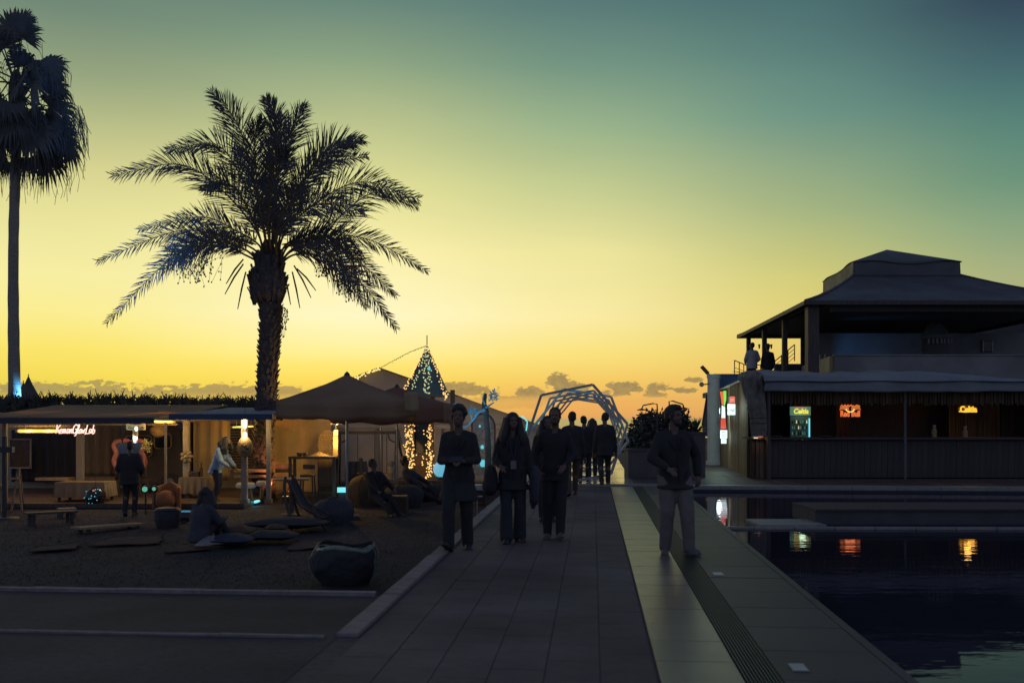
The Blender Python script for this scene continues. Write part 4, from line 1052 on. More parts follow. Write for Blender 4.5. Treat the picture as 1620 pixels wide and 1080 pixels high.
S1 = thing('craft_stall', 'long open stall with brown sloping canopy and pink script neon', 'stall', (X(120, 25), 25, DZ))
def canopy(t, pxl, pxr, d0, d1, zf, zb, m, edge, skew=0):
    x0, x1 = X(pxl, d0), X(pxr, d0)
    def fn(u, v):
        x = x0 + (x1 - x0) * u - skew * v * u; z = zf + (zb - zf) * v + .012 * math.sin(u * 31) * math.sin(v * 3.1) - .02 * math.sin(v * 3.14)
        return (x, d0 + (d1 - d0) * v, z)
    c = MB().sheet(fn, 60, 8).build('canopy', m, t, smooth=True, fix=False, thick=.02)
    MB().box(((x0 + x1) / 2, d0 - .02, zf - .06), (x1 - x0, .05, .13)).build('fascia', edge, c)
    return c
canopy(S1, -60, 244, 22.7, 27.4, Z(661, 22.7), Z(641, 27.4), 'umbrella', 'coat_navy', -.35)
S2 = thing('seating_stall', 'blue-edged stall with tan curtain beside the date palm', 'stall', (X(345, 25), 25, DZ))
canopy(S2, 268, 432, 23.0, 27.6, Z(655, 23.0), Z(645, 27.6), 'awning', mat('fascia_stall', (.05, .08, .15), .6, .2, 3), 0)
for (t, px, d, y0, w) in [(S1, 127, 25.0, 672, .15), (S1, 8, 23.6, 668, .09), (S1, 262, 24.2, 668, .05), (S2, 295, 25.2, 664, .14), (S2, 387, 23.7, 656, .13), (S2, 425, 23.7, 656, .1)]:
    zt = Z(y0, d) ; MB().box((X(px, d), d, (DZ + zt) / 2), (w, w, zt - DZ)).build('post', 'post_paint', t)
    MB().box((X(px, d), d, DZ + .05), (w + .06, w + .06, .1)).build('post_foot', 'pale_wood', t)
MB().box((X(120, 28.6), 28.7, .68), (X(290, 28.6) - X(-60, 28.6), .08, 2.2)).build('back_wall', 'beige', S1)
MB().box((X(362, 28.6), 28.72, .68), (X(436, 28.6) - X(291, 28.6), .08, 2.2)).build('back_wall', 'beige', S2)
def drape(name, t, px0, px1, y0, y1, d, m, amp=.04, k=26):
    a, b = P(px0, y0, d), P(px1, y1, d); w = b.x - a.x
    def fn(u, v): return (a.x + w * u, d + amp * math.sin(u * k + .6 * math.sin(u * 7)) * (.4 + .6 * v) + .01 * noise.noise((u * 20, v * 4, px0)), a.z + (b.z - a.z) * v)
    return MB().sheet(fn, 70, 10).build(name, m, t, smooth=True, fix=False, thick=.006)
drape('dark_curtain', S1, 18, 122, 680, 762, 28.2, 'curtain', .05, 44)
drape('tan_curtain', S1, 130, 192, 670, 752, 28.0, 'linen', .04, 26)
drape('dark_curtain', S1, 262, 306, 668, 750, 28.1, 'curtain', .04, 20)
drape('tan_curtain', S2, 306, 364, 658, 760, 26.6, 'canvas', .045, 22)
drape('rear_curtain', S2, 300, 330, 668, 760, 27.8, 'curtain', .045, 14)
MB().box((X(60, 25.2), 25.2, Z(674, 25.2)), (2.0, .06, .05)).build('cross_beam', 'pale_wood', S1)
MB().box((X(200, 25.2), 25.2, Z(671, 25.2)), (2.6, .06, .05)).build('cross_beam', 'pale_wood', S1)
MB().box((X(340, 25.2), 25.2, Z(664, 25.2)), (2.0, .06, .05)).build('cross_beam', 'pale_wood', S2)
# low ledge and shelf boards
for (px0, px1, py, d) in [(60, 120, 757, 26.5), (130, 186, 756, 27.4), (82, 113, 757, 26.0)]:
    MB().box((X((px0 + px1) / 2, d), d, Z(py, d)), (X(px1, d) - X(px0, d), .35, .07)).build('shelf', 'pale_wood', S1)
for (px0, px1, py, d) in [(372, 425, 744, 25.6), (372, 425, 753, 25.6)]:
    MB().box((X((px0 + px1) / 2, d), d, Z(py, d)), (X(px1, d) - X(px0, d), .2, .07)).build('shelf', 'pale_wood', S2)
# slatted blind at the back of the second stall
t = thing('slatted_blind', 'horizontal slat blind behind the post with the carved face', 'blind', (X(395, 27.6), 27.6, 0))
for i in range(17):
    MB().box((X(396, 27.6), 27.6, Z(672 + i * 4.2, 27.6)), (X(428, 27.6) - X(366, 27.6), .02, .045), Mx=Matrix.Rotation(R(20), 3, 'X')).build('slat', 'dark_wood', t)

# --- tubes and lamps
def tubelamp(name, label, a, b, r, m, energy, col, grp=None, caps=True):
    a, b = Vector(a), Vector(b); t = thing(name, label, 'lamp', (a + b) / 2, 0, grp)
    MB().capsule(a, b, r, r, 10).build('tube', m, t, smooth=True)
    dv = (b - a).normalized()
    for q, s in ((a, -1), (b, 1)): MB().cyl(q + dv * s * r * .8, q + dv * s * (r * .8 + .05), r * 1.05, n=10).build('end_cap', 'metal', t)
    for u in (.15, .85): q_ = a.lerp(b, u); MB().cyl(q_ + Vector((0, 0, r)), q_ + Vector((0, 0, .3)), .005, n=4).build('hanger', 'rope', t)
    for u in ((.25, .75) if energy > 6 else (.5,)):
        lamp(t, 'POINT', a.lerp(b, u) - Vector((0, .12, .02)), energy * (.5 if energy > 6 else 1) * 2.8, col, .08)
    return t
WY = (1.0, .54, .11)
tubelamp('tube_lamp', 'long yellow tube light left of the pink neon script', P(31, 681.5, 25), P(94, 681.5, 25), .045, 'tube_yellow', 9, WY)
tubelamp('tube_lamp', 'short yellow tube light above the globe lamp', P(242, 666.5, 24.6), P(273, 667, 24.6), .032, 'tube_yellow', 9, WY)
tubelamp('tube_lamp', 'short yellow tube light in front of the slatted blind', P(369, 675.5, 26.2), P(402, 674, 26.2), .022, 'tube_yellow', 6, WY)
tubelamp('tube_lamp', 'upright white tube light at the top of the carved face post', P(387.5, 659, 23.55), P(387.5, 674, 23.55), .05, 'warm_white', 7, (1, .72, .32))
tubelamp('tube_lamp', 'stubby white lamp right above the carved face', P(387.5, 686, 23.55), P(387.5, 691, 23.55), .05, 'warm_white', 3, (1, .72, .32))
tubelamp('tube_lamp', 'stubby cool white lamp hanging above the pink wavy mirror', P(214, 690, 24.3), P(214, 694, 24.3), .055, 'white_cool', 4, (.8, 1, .85))
t = thing('spot_lamp', 'small white spot lamp in front of the lettered board', 'lamp', P(215.5, 678, 24.0))
MB().ball(P(215.5, 678, 24.0), (.045, .04, .06), 10, 8).build('bulb', 'white_cool', t, smooth=True)
MB().cyl(P(214, 690, 24.2), P(214, 679, 24.2), .06, n=10).build('holder', 'pale_wood', t)
lamp(t, 'POINT', P(215.5, 674, 23.8), 5, (.8, 1, .85), .05)
# carved face on the post
t = thing('carved_face', 'egg-shaped carved wooden face hung on the white stall post', 'carving', P(387, 707, 23.5))
q = P(387.5, 707, 23.5)
MB().ball(q, (.185, .1, .25), 18, 12).build('face', 'rattan', t, smooth=True)
for (dx, dz, r) in [(-.04, .06, .022), (.075, -.03, .03)]: MB().ball(q + Vector((dx, -.095, dz)), (r, .02, r), 8, 6).build('eye_hole', 'black_print', t)
MB().bar(q + Vector((.0, -.105, .0)), q + Vector((.055, -.105, .04)), .02, .035).build('nose', 'dark_wood', t)
MB().tube([q + Vector((-.06 + .03 * i, -.09, -.13 + .03 * math.sin(i))) for i in range(5)], .012, 5).build('mouth', 'dark_wood', t)
# post ornament
t = thing('post_ornament', 'pale wooden flower ornament fixed to the post by the tan curtain', 'ornament', P(295, 722, 25.1))
q = P(295, 722, 25.05)
for k in range(7):
    a = k * 2 * math.pi / 7; MB().ball(q + Vector((.1 * math.cos(a), 0, .1 * math.sin(a))), (.075, .03, .05), 8, 6, Matrix.Rotation(-a, 3, 'Y')).build('petal', 'pale_wood', t, smooth=True)
MB().ball(q - Vector((0, .03, 0)), .05, 8, 6).build('centre', 'beige', t, smooth=True)
# globe pendant
t = thing('globe_pendant', 'round woven pendant lamp under the short yellow tube', 'lamp', P(250, 682, 25.4))
q = P(250, 681, 25.4)
mb = MB()
for i in range(14):
    ph = -1.4 + 2.8 * i / 13; mb.tube([q + Vector((.19 * math.cos(ph) * math.cos(2 * math.pi * j / 18), .19 * math.cos(ph) * math.sin(2 * math.pi * j / 18), .155 * math.sin(ph))) for j in range(18)], .013, 4, closed=True)
mb.build('woven_shade', 'rattan', t)
MB().ball(q, (.165, .165, .13), 12, 8).build('inner_shade', 'linen', t, smooth=True)
MB().cyl(q + Vector((0, 0, .15)), P(250, 664, 25.4), .008, n=5).build('cord', 'rope', t)

# --- pink script neon, stroke by stroke
GL = {'K': [[(0, 1), (-.06, 0)], [(.5, .98), (.02, .42), (.2, .42), (.5, -.05)]], 'e': [[(.02, .22), (.3, .3), (.24, .5), (.06, .42), (.04, .1), (.2, 0), (.42, .14)]],
      'm': [[(0, .5), (-.02, 0), (.08, .4), (.2, .48), (.2, 0), (.3, .4), (.42, .48), (.42, .05), (.56, .1)]], 'a': [[(.36, .46), (.12, .48), (.02, .18), (.14, 0), (.34, .3), (.38, .46), (.36, .06), (.5, .08)]],
      'n': [[(0, .5), (-.02, 0), (.1, .4), (.26, .48), (.26, .05), (.42, .1)]], 'G': [[(.6, .86), (.4, 1.02), (.1, .8), (.0, .3), (.22, -.02), (.5, .18), (.54, .46), (.32, .44), (.62, .46), (.5, -.2), (.3, -.3)]],
      'l': [[(.02, .1), (.24, .85), (.14, 1.0), (.08, .5), (.12, .0), (.28, .1)]], 'o': [[(.22, .48), (.04, .3), (.1, 0), (.3, .1), (.3, .4), (.2, .48), (.42, .42)]],
      'w': [[(.0, .48), (.06, .02), (.22, .36), (.28, .02), (.46, .5), (.58, .42)]], 'L': [[(.2, .98), (.06, .0), (.0, -.05), (.6, -.02)]], 'b': [[(.1, 1.0), (.04, 0), (.26, .02), (.34, .3), (.2, .46), (.06, .26)]], ' ': []}
WD = {'K': .52, 'e': .42, 'm': .62, 'a': .5, 'n': .44, 'G': .64, 'l': .28, 'o': .42, 'w': .56, 'L': .56, 'b': .4, ' ': .1}
def script(txt, x0, x1, y0, y1, d, m, parent, r):
    tot = sum(WD[c] for c in txt); s = (X(x1, d) - X(x0, d)) / tot; h = Z(y0, d) - Z(y1, d); x = 0
    for c in txt:
        for st in GL[c]:
            pts = [Vector((X(x0, d) + (x + u + .16 * v) * s, d, Z(y1, d) + v * h)) for u, v in st]
            MB().tube(catmull(pts, 5 * len(pts)), r, 6).build('letter_stroke', m, parent, smooth=True)
        x += WD[c]
t = thing('script_neon', 'pink-white handwritten neon sign under the stall canopy', 'neon sign', P(118, 680, 23.4))
script('KemanGlowLab', 89, 150, 671.5, 685, 23.4, 'pink_neon', t, .0125)
MB().tube([P(92, 686.2, 23.42), P(148, 685.4, 23.42)], .006, 4).build('support_wire', 'rope', t)
for px in (93, 120, 146): MB().cyl(P(px, 686, 23.42), P(px, 664, 23.42), .004, n=4).build('hanger', 'rope', t)
lamp(t, 'POINT', P(120, 680, 23.15), 9, (1, .5, .38), .15)
# lettered board
t = thing('lettered_board', 'small lit board lettered Glow Lab behind the spot lamp', 'sign', P(215, 674, 24.6))
MB().box(P(215, 673.5, 24.62), (.47, .03, .2)).build('board', 'beige', t)
for px in (203, 227): MB().cyl(P(px, 668, 24.62), P(px, 655, 24.62), .005, n=4).build('hanger', 'rope', t)
puttext('lettering', 'Keman', .085, P(215, 669.5, 24.6), 'black_print', t, .002, 1.2)
puttext('lettering', 'Glow Lab', .1, P(215, 676.5, 24.6), 'black_print', t, .002, 1.0)
# --- things on the stall deck
t = thing('framed_picture', 'framed portrait print hanging in the stall above the easel', 'picture', P(32, 717, 27.8))
q = P(32, 717, 27.8); w, h = 34 * 27.8 / F, 45 * 27.8 / F
MB().box(q, (w, .02, h)).build('print', mat('print_dark', (.08, .06, .05), .6, .5, 5), t)
for (dx, dz, sx, sz) in [(0, h / 2, w + .05, .04), (0, -h / 2, w + .05, .04), (w / 2, 0, .04, h), (-w / 2, 0, .04, h)]: MB().box(q + Vector((dx, -.015, dz)), (sx, .04, sz)).build('frame', 'pale_wood', t)
MB().ball(q + Vector((0, -.012, .14)), (.11, .006, .13), 12, 8).build('figure_head', 'cush_tan', t)
MB().slab([q + Vector((x, -.012, z)) for x, z in [(-.2, -.38), (-.17, -.05), (-.08, .04), (.08, .04), (.17, -.05), (.2, -.38)]], (0, -.004, 0)).build('figure_body', 'cush_tan', t)
t = thing('easel', 'small wooden easel standing below the framed picture', 'easel', (X(24, 22.9), 22.9, LZ))
e = lambda px, py, dy=0: P(px, py, 22.9) + Vector((0, dy, 0))
for (a, b) in [(e(29, 741), e(17, 813)), (e(29, 741), e(35, 813)), (e(29, 741, .05), e(20, 800, .5))]: MB().bar(a, b, .04, .03).build('leg', 'pale_wood', t)
for (a, b) in [(e(14, 757, -.03), e(30, 756, -.03)), (e(15, 769, -.03), e(28, 768, -.03)), (e(14, 794), e(24, 794))]: MB().bar(a, b, .05, .045).build('crossbar', 'pale_wood', t)
def clothtable(label, px0, px1, y0, d, dep=.7, m='linen'):
    x0, x1 = X(px0, d), X(px1, d); zt = Z(y0, d); cx_ = (x0 + x1) / 2
    t = thing('table', label, 'table', (cx_, d + dep / 2, DZ))
    MB().box((cx_, d + dep / 2, zt - .02), (x1 - x0 + .03, dep + .03, .035)).build('table_top', 'pale_wood', t)
    for sx in (-1, 1):
        for sy in (-1, 1): MB().box((cx_ + sx * (x1 - x0 - .12) / 2, d + dep / 2 + sy * (dep - .12) / 2, (zt + DZ) / 2 - .03), (.05, .05, zt - DZ - .06)).build('leg', 'dark_wood', t)
    c = MB(); pts = [(x0, d), (x1, d), (x1, d + dep), (x0, d + dep)]
    def fn(u, v):
        k = u * 4; i = min(int(k), 3); f = k - i; a, b = pts[i], pts[(i + 1) % 4]; x = a[0] + (b[0] - a[0]) * f; y = a[1] + (b[1] - a[1]) * f
        ox, oy = x - cx_, y - d - dep / 2; w_ = .03 * v * (1 + math.sin(u * 120)) + .02
        n_ = math.hypot(ox, oy); return (x + ox / n_ * w_, y + oy / n_ * w_, zt + .005 - v * (zt - DZ - .12))
    c.sheet(fn, 160, 4); c.add([(x0 - .02, d - .02, zt + .006), (x1 + .02, d - .02, zt + .006), (x1 + .02, d + dep + .02, zt + .006), (x0 - .02, d + dep + .02, zt + .006)], [(0, 1, 2, 3)])
    cl = c.build('tablecloth', m, fix=False, smooth=False); tag(cl, label.replace('table', 'cloth draped to the deck over the table', 1) if False else 'pleated cloth covering the ' + label, 'tablecloth')
    return t, zt
ta, za = clothtable('long display table under the pink neon', 88, 164, 763, 23.9)
tb, zb_ = clothtable('small display table in front of the tan curtain', 284, 331, 755, 25.0, .6)
t = thing('mirror_ball', 'dark glittering ball hanging at the end of the long display table', 'ball', P(151, 786, 23.5))
q = P(151, 786, 23.5); mb = MB().ball(q, .24, 20, 14); o = mb.build('ball', 'glass_dark', t)
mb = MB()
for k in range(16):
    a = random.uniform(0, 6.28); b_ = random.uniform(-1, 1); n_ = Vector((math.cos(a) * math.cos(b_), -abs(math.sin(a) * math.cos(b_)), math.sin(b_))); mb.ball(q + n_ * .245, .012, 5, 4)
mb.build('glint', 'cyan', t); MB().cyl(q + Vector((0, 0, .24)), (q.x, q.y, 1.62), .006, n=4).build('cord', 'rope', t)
for k, (px, h, m_, lab) in enumerate([(317.5, .34, 'dark_wood', 'dark bottle standing on the small display table'), (308, .12, 'black_metal', 'low black box on the small display table'), (299, .1, 'rattan', 'woven bowl on the small display table')]):
    p = Vector((X(px, 25.2), 25.25, zb_ + .008)); nm = ['bottle', 'box', 'bowl'][k]; t = thing(nm if k != 1 else 'storage_box', lab, nm, p)
    if k == 0: MB().lathe(p, [(.045, 0), (.045, .2), (.02, .26), (.016, .34)], 10).build('glass', m_, t); MB().lathe(p + Vector((0, 0, .34)), [(.02, 0), (.02, .03)], 8).build('cap', 'gold', t)
    elif k == 1: MB().box(p + Vector((0, 0, .06)), (.2, .16, .12)).build('case', m_, t); MB().box(p + Vector((0, 0, .125)), (.21, .17, .015)).build('lid', 'metal', t)
    else: MB().lathe(p, [(.05, 0), (.1, .05), (.12, .1)], 12).build('bowl', m_, t); MB().ball(p + Vector((0, 0, .09)), (.09, .09, .04), 8, 6).build('filling', 'cush_tan', t)
# orange tub armchair
t = thing('armchair', 'rounded orange armchair beside the dark stall visitor', 'armchair', (X(262, 22.6), 22.6, LZ))
cx_, dd = X(263, 22.6), 22.6
MB().ball((cx_, dd, LZ + .27), (.24, .28, .22), 16, 10).build('seat', 'orange', t, smooth=True)
def shell(u, v):
    a = math.pi * (-.05 + 1.1 * u); r = .27; return (cx_ + r * math.cos(a), dd + .02 + r * math.sin(a) * .95, LZ + .05 + v * (.62 - .12 * abs(math.cos(a))))
MB().sheet(shell, 26, 8).build('backrest', 'orange', t, smooth=True, fix=False, thick=.09)
MB().lathe((cx_, dd, LZ), [(.2, 0), (.2, .06)], 14).build('base', 'dark_wood', t)
# wavy pink mirror
t = thing('wavy_mirror', 'pink wavy-framed mirror behind the dark stall visitor', 'mirror', P(208, 710, 25.4))
pts = [P(x, y, 25.4) for x, y in [(180, 706), (184, 699), (196, 696.5), (208, 699), (218, 696.5), (228, 700), (229, 708), (223, 714), (228, 722), (229, 734), (222, 741), (208, 739), (196, 742), (184, 738), (180, 728), (184, 717)]]
ring = []
for i in range(len(pts)):
    a, b, c_, d_ = pts[i - 1], pts[i], pts[(i + 1) % 16], pts[(i + 2) % 16]
    for k in range(4):
        u = k / 4; ring.append(.5 * (2 * b + (c_ - a) * u + (2 * a - 5 * b + 4 * c_ - d_) * u * u + (3 * b - a - 3 * c_ + d_) * u ** 3))
MB().tube(ring, .06, 8, closed=True).build('frame', 'pink', t, smooth=True)
MB().slab([p + Vector((0, .02, 0)) for p in ring], (0, .01, 0)).build('mirror_glass', 'mirror', t)
MB().bar(P(190, 741, 25.5), P(188, 785, 25.5), .04).build('leg', 'dark_wood', t); MB().bar(P(220, 741, 25.5), P(222, 785, 25.5), .04).build('leg', 'dark_wood', t)
# dark camper with rounded windows
t = thing('camper_van', 'dark camper body with rounded window frames at the back of the stall', 'camper', (X(240, 27.2), 27.4, DZ))
dd = 27.0; x0, x1 = X(192, dd), X(288, dd)
body = MB()
prof = [(x0, .0), (x0, 1.1), (x0 + .12, 1.5), (x0 + .35, 1.62), (x1 - .3, 1.62), (x1 - .08, 1.45), (x1, .9), (x1, .0)]
body.slab([(x, dd, DZ + .25 + z) for x, z in prof], (0, 1.2, 0)); body.build('body', 'dark_plaster', t)
def rwin(px0, px1, y0, y1):
    a, b = P(px0, y0, dd - .03), P(px1, y1, dd - .03); r = .09; ring = []
    for (cx_, cz_, q0) in [(b.x - r, a.z - r, 0), (a.x + r, a.z - r, 90), (a.x + r, b.z + r, 180), (b.x - r, b.z + r, 270)]:
        for k in range(5): ring.append(Vector((cx_ + r * math.cos(R(q0 + k * 22.5)), dd - .03, cz_ + r * math.sin(R(q0 + k * 22.5)))))
    w_ = MB().slab(ring, (0, .02, 0)).build('window', 'glass_dark', t)
    MB().tube(ring, .022, 6, closed=True).build('window_frame', 'pale_wood', w_)
rwin(198, 240, 689, 722); rwin(244, 271, 686, 709)
for px in (212, 270):
    MB().cyl((X(px, dd), dd - .06, DZ + .27), (X(px, dd), dd + .14, DZ + .27), .26, n=18).build('tyre', 'black_metal', t); MB().cyl((X(px, dd), dd - .075, DZ + .27), (X(px, dd), dd, DZ + .27), .13, n=14).build('rim', 'metal', t)
t = thing('round_flower_lamp', 'small glowing flower cluster beside the pink wavy mirror', 'lamp', P(231, 708, 25.0))
mb = MB(); leafball(mb, P(231, 708, 25.0), (.11, .1, .22), 160, .06, 4); mb.build('petals', mat('petal_yellow', (.45, .45, .2), .7, .3, 6), t, fix=False)
MB().bar(P(231, 718, 25), P(231, 760, 25), .02).build('stem', 'dark_wood', t); MB().lathe(P(231, 764, 25), [(.08, 0), (.1, .1)], 10).build('pot', 'dark_wood', t)
# green spot lamps behind the visitor
for (px, py, lab) in [(229, 773.5, 'larger oval green floor lamp beside the orange armchair'), (243.5, 773, 'smaller oval green floor lamp touching the orange armchair')]:
    t = thing('floor_lamp', lab, 'lamp', P(px, py, 21.9)); q = P(px, py, 21.9); s_ = 1 if px < 240 else .7
    MB().ball(q, (.062 * s_, .03, .06 * s_), 12, 8, Matrix.Rotation(R(-25), 3, 'Y')).build('lens', glow('lens_green', (.18, .7, .5), .55), t, smooth=True)
    MB().ball(q + Vector((0, .05, 0)), (.08, .06, .085), 10, 8).build('housing', 'black_metal', t); MB().bar(q + Vector((0, .06, -.05)), (q.x, q.y + .06, LZ), .03).build('stand', 'black_metal', t)
# white poufs and dark post at the far left
for (px, py, r, lab) in [(389, 783, .24, 'white round stool behind the carved face post'), (405, 775, .2, 'white round stool half hidden by the palm trunk')]:
    g = (X(px, 24.6), 24.6 if px < 400 else 25.4, DZ); t = thing('stool', lab, 'stool', g)
    MB().lathe(g, [(r * .9, .3), (r, .34), (r, .4), (r * .8, .43)], 18).build('seat', 'white_paint', t)
    for k in range(3): a = k * 2.1; MB().bar((g[0] + r * .7 * math.cos(a), g[1] + r * .7 * math.sin(a), DZ), (g[0] + r * .5 * math.cos(a), g[1] + r * .5 * math.sin(a), DZ + .32), .03).build('leg', 'pale_wood', t)
t = thing('loudspeaker_stand', 'dark pole with a crossarm at the left picture edge', 'stand', (X(7, 21), 21, LZ))
MB().cyl((X(7, 21), 21, LZ), (X(7, 21), 21, Z(690, 21)), .05, n=8).build('pole', 'black_metal', t); MB().box(P(10, 711, 21), (.3, .12, .12)).build('crossarm', 'black_metal', t); MB().lathe((X(7, 21), 21, LZ), [(.3, 0), (.28, .03), (.06, .05)], 16).build('foot', 'black_metal', t)
t = thing('tall_stool', 'pale slim stool frame at the left picture edge', 'stool', (X(2, 22.6), 22.6, LZ))
for px in (-2, 4): MB().bar(P(px, 768, 22.6), (X(px, 22.6), 22.6, LZ), .05).build('leg', 'pale_wood', t)
MB().box(P(0, 768, 22.6), (.22, .3, .05)).build('seat', 'pale_wood', t)

# --- sprig hedge behind the stalls
h = thing('hedge', 'spiky dark hedge row along the stall roofs', 'hedge', (X(200, 30.5), 30.5, LZ))
mb = MB(); mb.box((X(190, 30.5), 30.6, .58), (X(470, 30.5) - X(-80, 30.5), .5, 2.7)); core = mb.build('stems', 'hedge', h)
mb = MB(); x = X(-70, 30.5)
while x < X(440, 30.5):
    px = x / 30.5 * F + 810; top = 633 + 4 * noise.noise((px * .05, 1, 0)) + (3 if px > 275 else 0); hh = random.uniform(.12, .36)
    yy = 30.5 + random.uniform(-.35, .35); zt = Z(top, 30.5)
    for k in range(16):
        o = Vector((random.gauss(0, .75), random.gauss(0, .4), random.uniform(.2, 1.2))).normalized(); b_ = Vector((x, yy, zt - .35 + random.uniform(0, .35))); e_ = b_ + o * hh * random.uniform(.7, 1.2)
        s_ = Vector((-o.z, 0, o.x)) * .03; mb.add([b_ - s_, b_ + s_, e_ + s_ * .2, e_ - s_ * .2], [(0, 1, 2, 3)])
        for w in range(3): c_ = b_.lerp(e_, .4 + .2 * w); o2 = Vector((random.gauss(0, 1), random.gauss(0, .5), random.gauss(.4, .6))).normalized() * .09; mb.add([c_, c_ + o2 * .6 + s_, c_ + o2], [(0, 1, 2)])
    x += random.uniform(.03, .075)
tag(mb.build('foliage', 'hedge', h, fix=False), kind='stuff')
t = thing('tent_spire', 'grey pointed tent top showing above the hedge near the left edge', 'tent', (X(42, 42), 42, LZ))
for (px, py, w, dpt) in [(45, 596, 26, 0), (37, 606, 20, 1.2)]:
    a = P(px, py, 42 + dpt); zb2 = .6
    def sp(u, v):
        an = u * 2 * math.pi; r = (.03 + v ** 1.15 * w * 42 / F * 1.0 * 2.3); return (a.x + r * math.cos(an), a.y + r * math.sin(an), a.z - v * (a.z - zb2))
    MB().sheet(sp, 12, 10).build('tent_cone', mat('tent_grey', (.10, .10, .09), .9, .15, 2), t, fix=False)
    MB().cyl(a - Vector((0, 0, .05)), a + Vector((0, 0, .12)), .02, n=5).build('finial', 'black_metal', t)
# blue uplights for the two palms
t = thing('palm_uplight', 'blue floodlight hidden behind the stalls at the fan palm foot', 'floodlight', (X(46, 31), 31.0, LZ))
MB().box((X(46, 31), 31.0, 1.82), (.2, .14, .14)).build('housing', 'black_metal', t); MB().box((X(46, 31), 31.0, 1.895), (.16, .1, .012)).build('lens', 'blue_led', t); MB().bar((X(46, 31), 31.0, 1.7), (X(46, 31), 31.0, LZ), .05).build('stand', 'black_metal', t)
lamp(t, 'SPOT', (X(46, 31), 30.93, 2.0), 320, (.10, .46, 1.0), .05, (X(22, 31), 31.0, 2.55), 50, .7)
t = thing('trunk_spotlight', 'small teal-white ground spotlight at the date palm foot', 'floodlight', (X(405, 24.2), 24.2, LZ))
q = P(405.5, 793, 24.2); MB().ball(q, (.1, .03, .035), 12, 8, Matrix.Rotation(R(-14), 3, 'Y')).build('lens', 'teal', t, smooth=True); MB().ball(q + Vector((0, .06, -.02)), (.12, .07, .06), 10, 8).build('housing', 'black_metal', t); MB().bar(q + Vector((0, .06, -.03)), (q.x, q.y + .06, LZ), .04).build('stake', 'black_metal', t)
lamp(t, 'POINT', q + Vector((.0, -.15, .08)), 1.2, (.2, .8, 1.0), .05)
t = thing('blue_floodlight', 'low dark floodlight on the lawn aimed up at the palm crown', 'floodlight', (X(292, 20.2), 20.2, LZ))
MB().box((X(292, 20.2), 20.2, LZ + .12), (.22, .12, .16), Mx=Matrix.Rotation(R(-50), 3, 'X')).build('housing', 'black_metal', t); MB().box((X(292, 20.2), 20.2, LZ + .03), (.12, .12, .06)).build('foot', 'black_metal', t)
MB().box((X(292, 20.2), 20.25, LZ + .2), (.18, .012, .12), Mx=Matrix.Rotation(R(-50), 3, 'X')).build('lens', 'blue_led', t)
lamp(t, 'SPOT', (X(292, 20.2), 20.3, LZ + .26), 5200, (.08, .36, 1.0), .05, pp(272, 458, -1.2), 24, 1.0)
t = thing('orange_spotlight', 'small orange ground spotlight lighting the palm trunk from the right', 'floodlight', (X(452, 25), 25, LZ))
MB().lathe((X(452, 25), 25.0, LZ), [(.07, 0), (.08, .1), (.09, .16)], 12).build('housing', 'black_metal', t); MB().lathe((X(452, 25), 25.0, LZ + .162), [(.075, 0), (.07, .01)], 12).build('lens', 'amber', t)
lamp(t, 'SPOT', (X(455, 25), 24.9, LZ + .25), 150, (1, .30, .10), .05, (X(428, 26), 26, .35), 62, 1.0)

# ================================================================== marquee tent behind
TD = 32.5
T = thing('marquee_tent', 'large pale gabled marquee tent behind the umbrellas', 'tent', (X(600, TD), TD, LZ))
pk = P(601, 583, TD); er = P(862, 676, TD); el_ = P(395, 664, TD)
def cloth(a, b, c, d, nu, nv, amt, ph=0.0):
    def fn(u, v):
        p = a.lerp(b, u).lerp(d.lerp(c, u), v); n_ = (b - a).cross(d - a).normalized()
        return p + n_ * amt * (math.sin(u * 9 + ph) * .4 + noise.noise((p.x * .8, p.y, p.z * .8 + ph)))
    return MB().sheet(fn, nu, nv)
bk = Vector((0, 9, 0))
zl = LZ
MB().slab([el_, pk, er, Vector((er.x, TD, zl)), Vector((el_.x, TD, zl))], (0, .02, 0)).build('front_gable', 'tent', T)
cloth(el_ + Vector((-.1, -.15, -.02)), pk + Vector((0, -.15, .03)), pk + bk, el_ + bk, 24, 10, .03).build('roof_slope', 'tent', T, smooth=True, fix=False, thick=.02)
cloth(pk + Vector((0, -.15, .03)), er + Vector((.1, -.15, -.02)), er + bk, pk + bk, 24, 10, .03).build('roof_slope', 'tent', T, smooth=True, fix=False, thick=.02)
for (px0, px1, ph) in [(395, 500, 1), (502, 600, 2), (602, 700, 3), (702, 860, 4)]:
    a, b = P(px0, 671, TD - .12), P(px1, 671, TD - .12)
    cloth(Vector((a.x, TD - .12, zl)), Vector((b.x, TD - .12, zl)), b, a, 30, 14, .07, ph).build('wall_panel', 'tent', T, smooth=True, fix=False, thick=.01)
for px in (501, 601, 701): MB().cyl((X(px, TD - .2), TD - .2, zl), (X(px, TD - .2), TD - .2, Z(672, TD)), .035, n=6).build('pole', 'metal', T)
MB().bar(P(394, 672, TD - .22), P(862, 676, TD - .22), .03, .12).build('eave_band', 'tent', T)
t = thing('canvas_wall', 'cream canvas side wall glowing in the lamp light behind the bar table', 'canvas wall', (X(480, 27.6), 27.6, LZ))
drape('canvas_sheet', t, 428, 524, 652, 784, 27.6, 'canvas', .05, 15)
for px in (429, 476, 523): MB().cyl((X(px, 27.7), 27.7, LZ), (X(px, 27.7), 27.7, Z(650, 27.7)), .03, n=6).build('pole', 'metal', t)
MB().bar(P(428, 652, 27.7), P(524, 652, 27.7), .04).build('rail', 'metal', t)
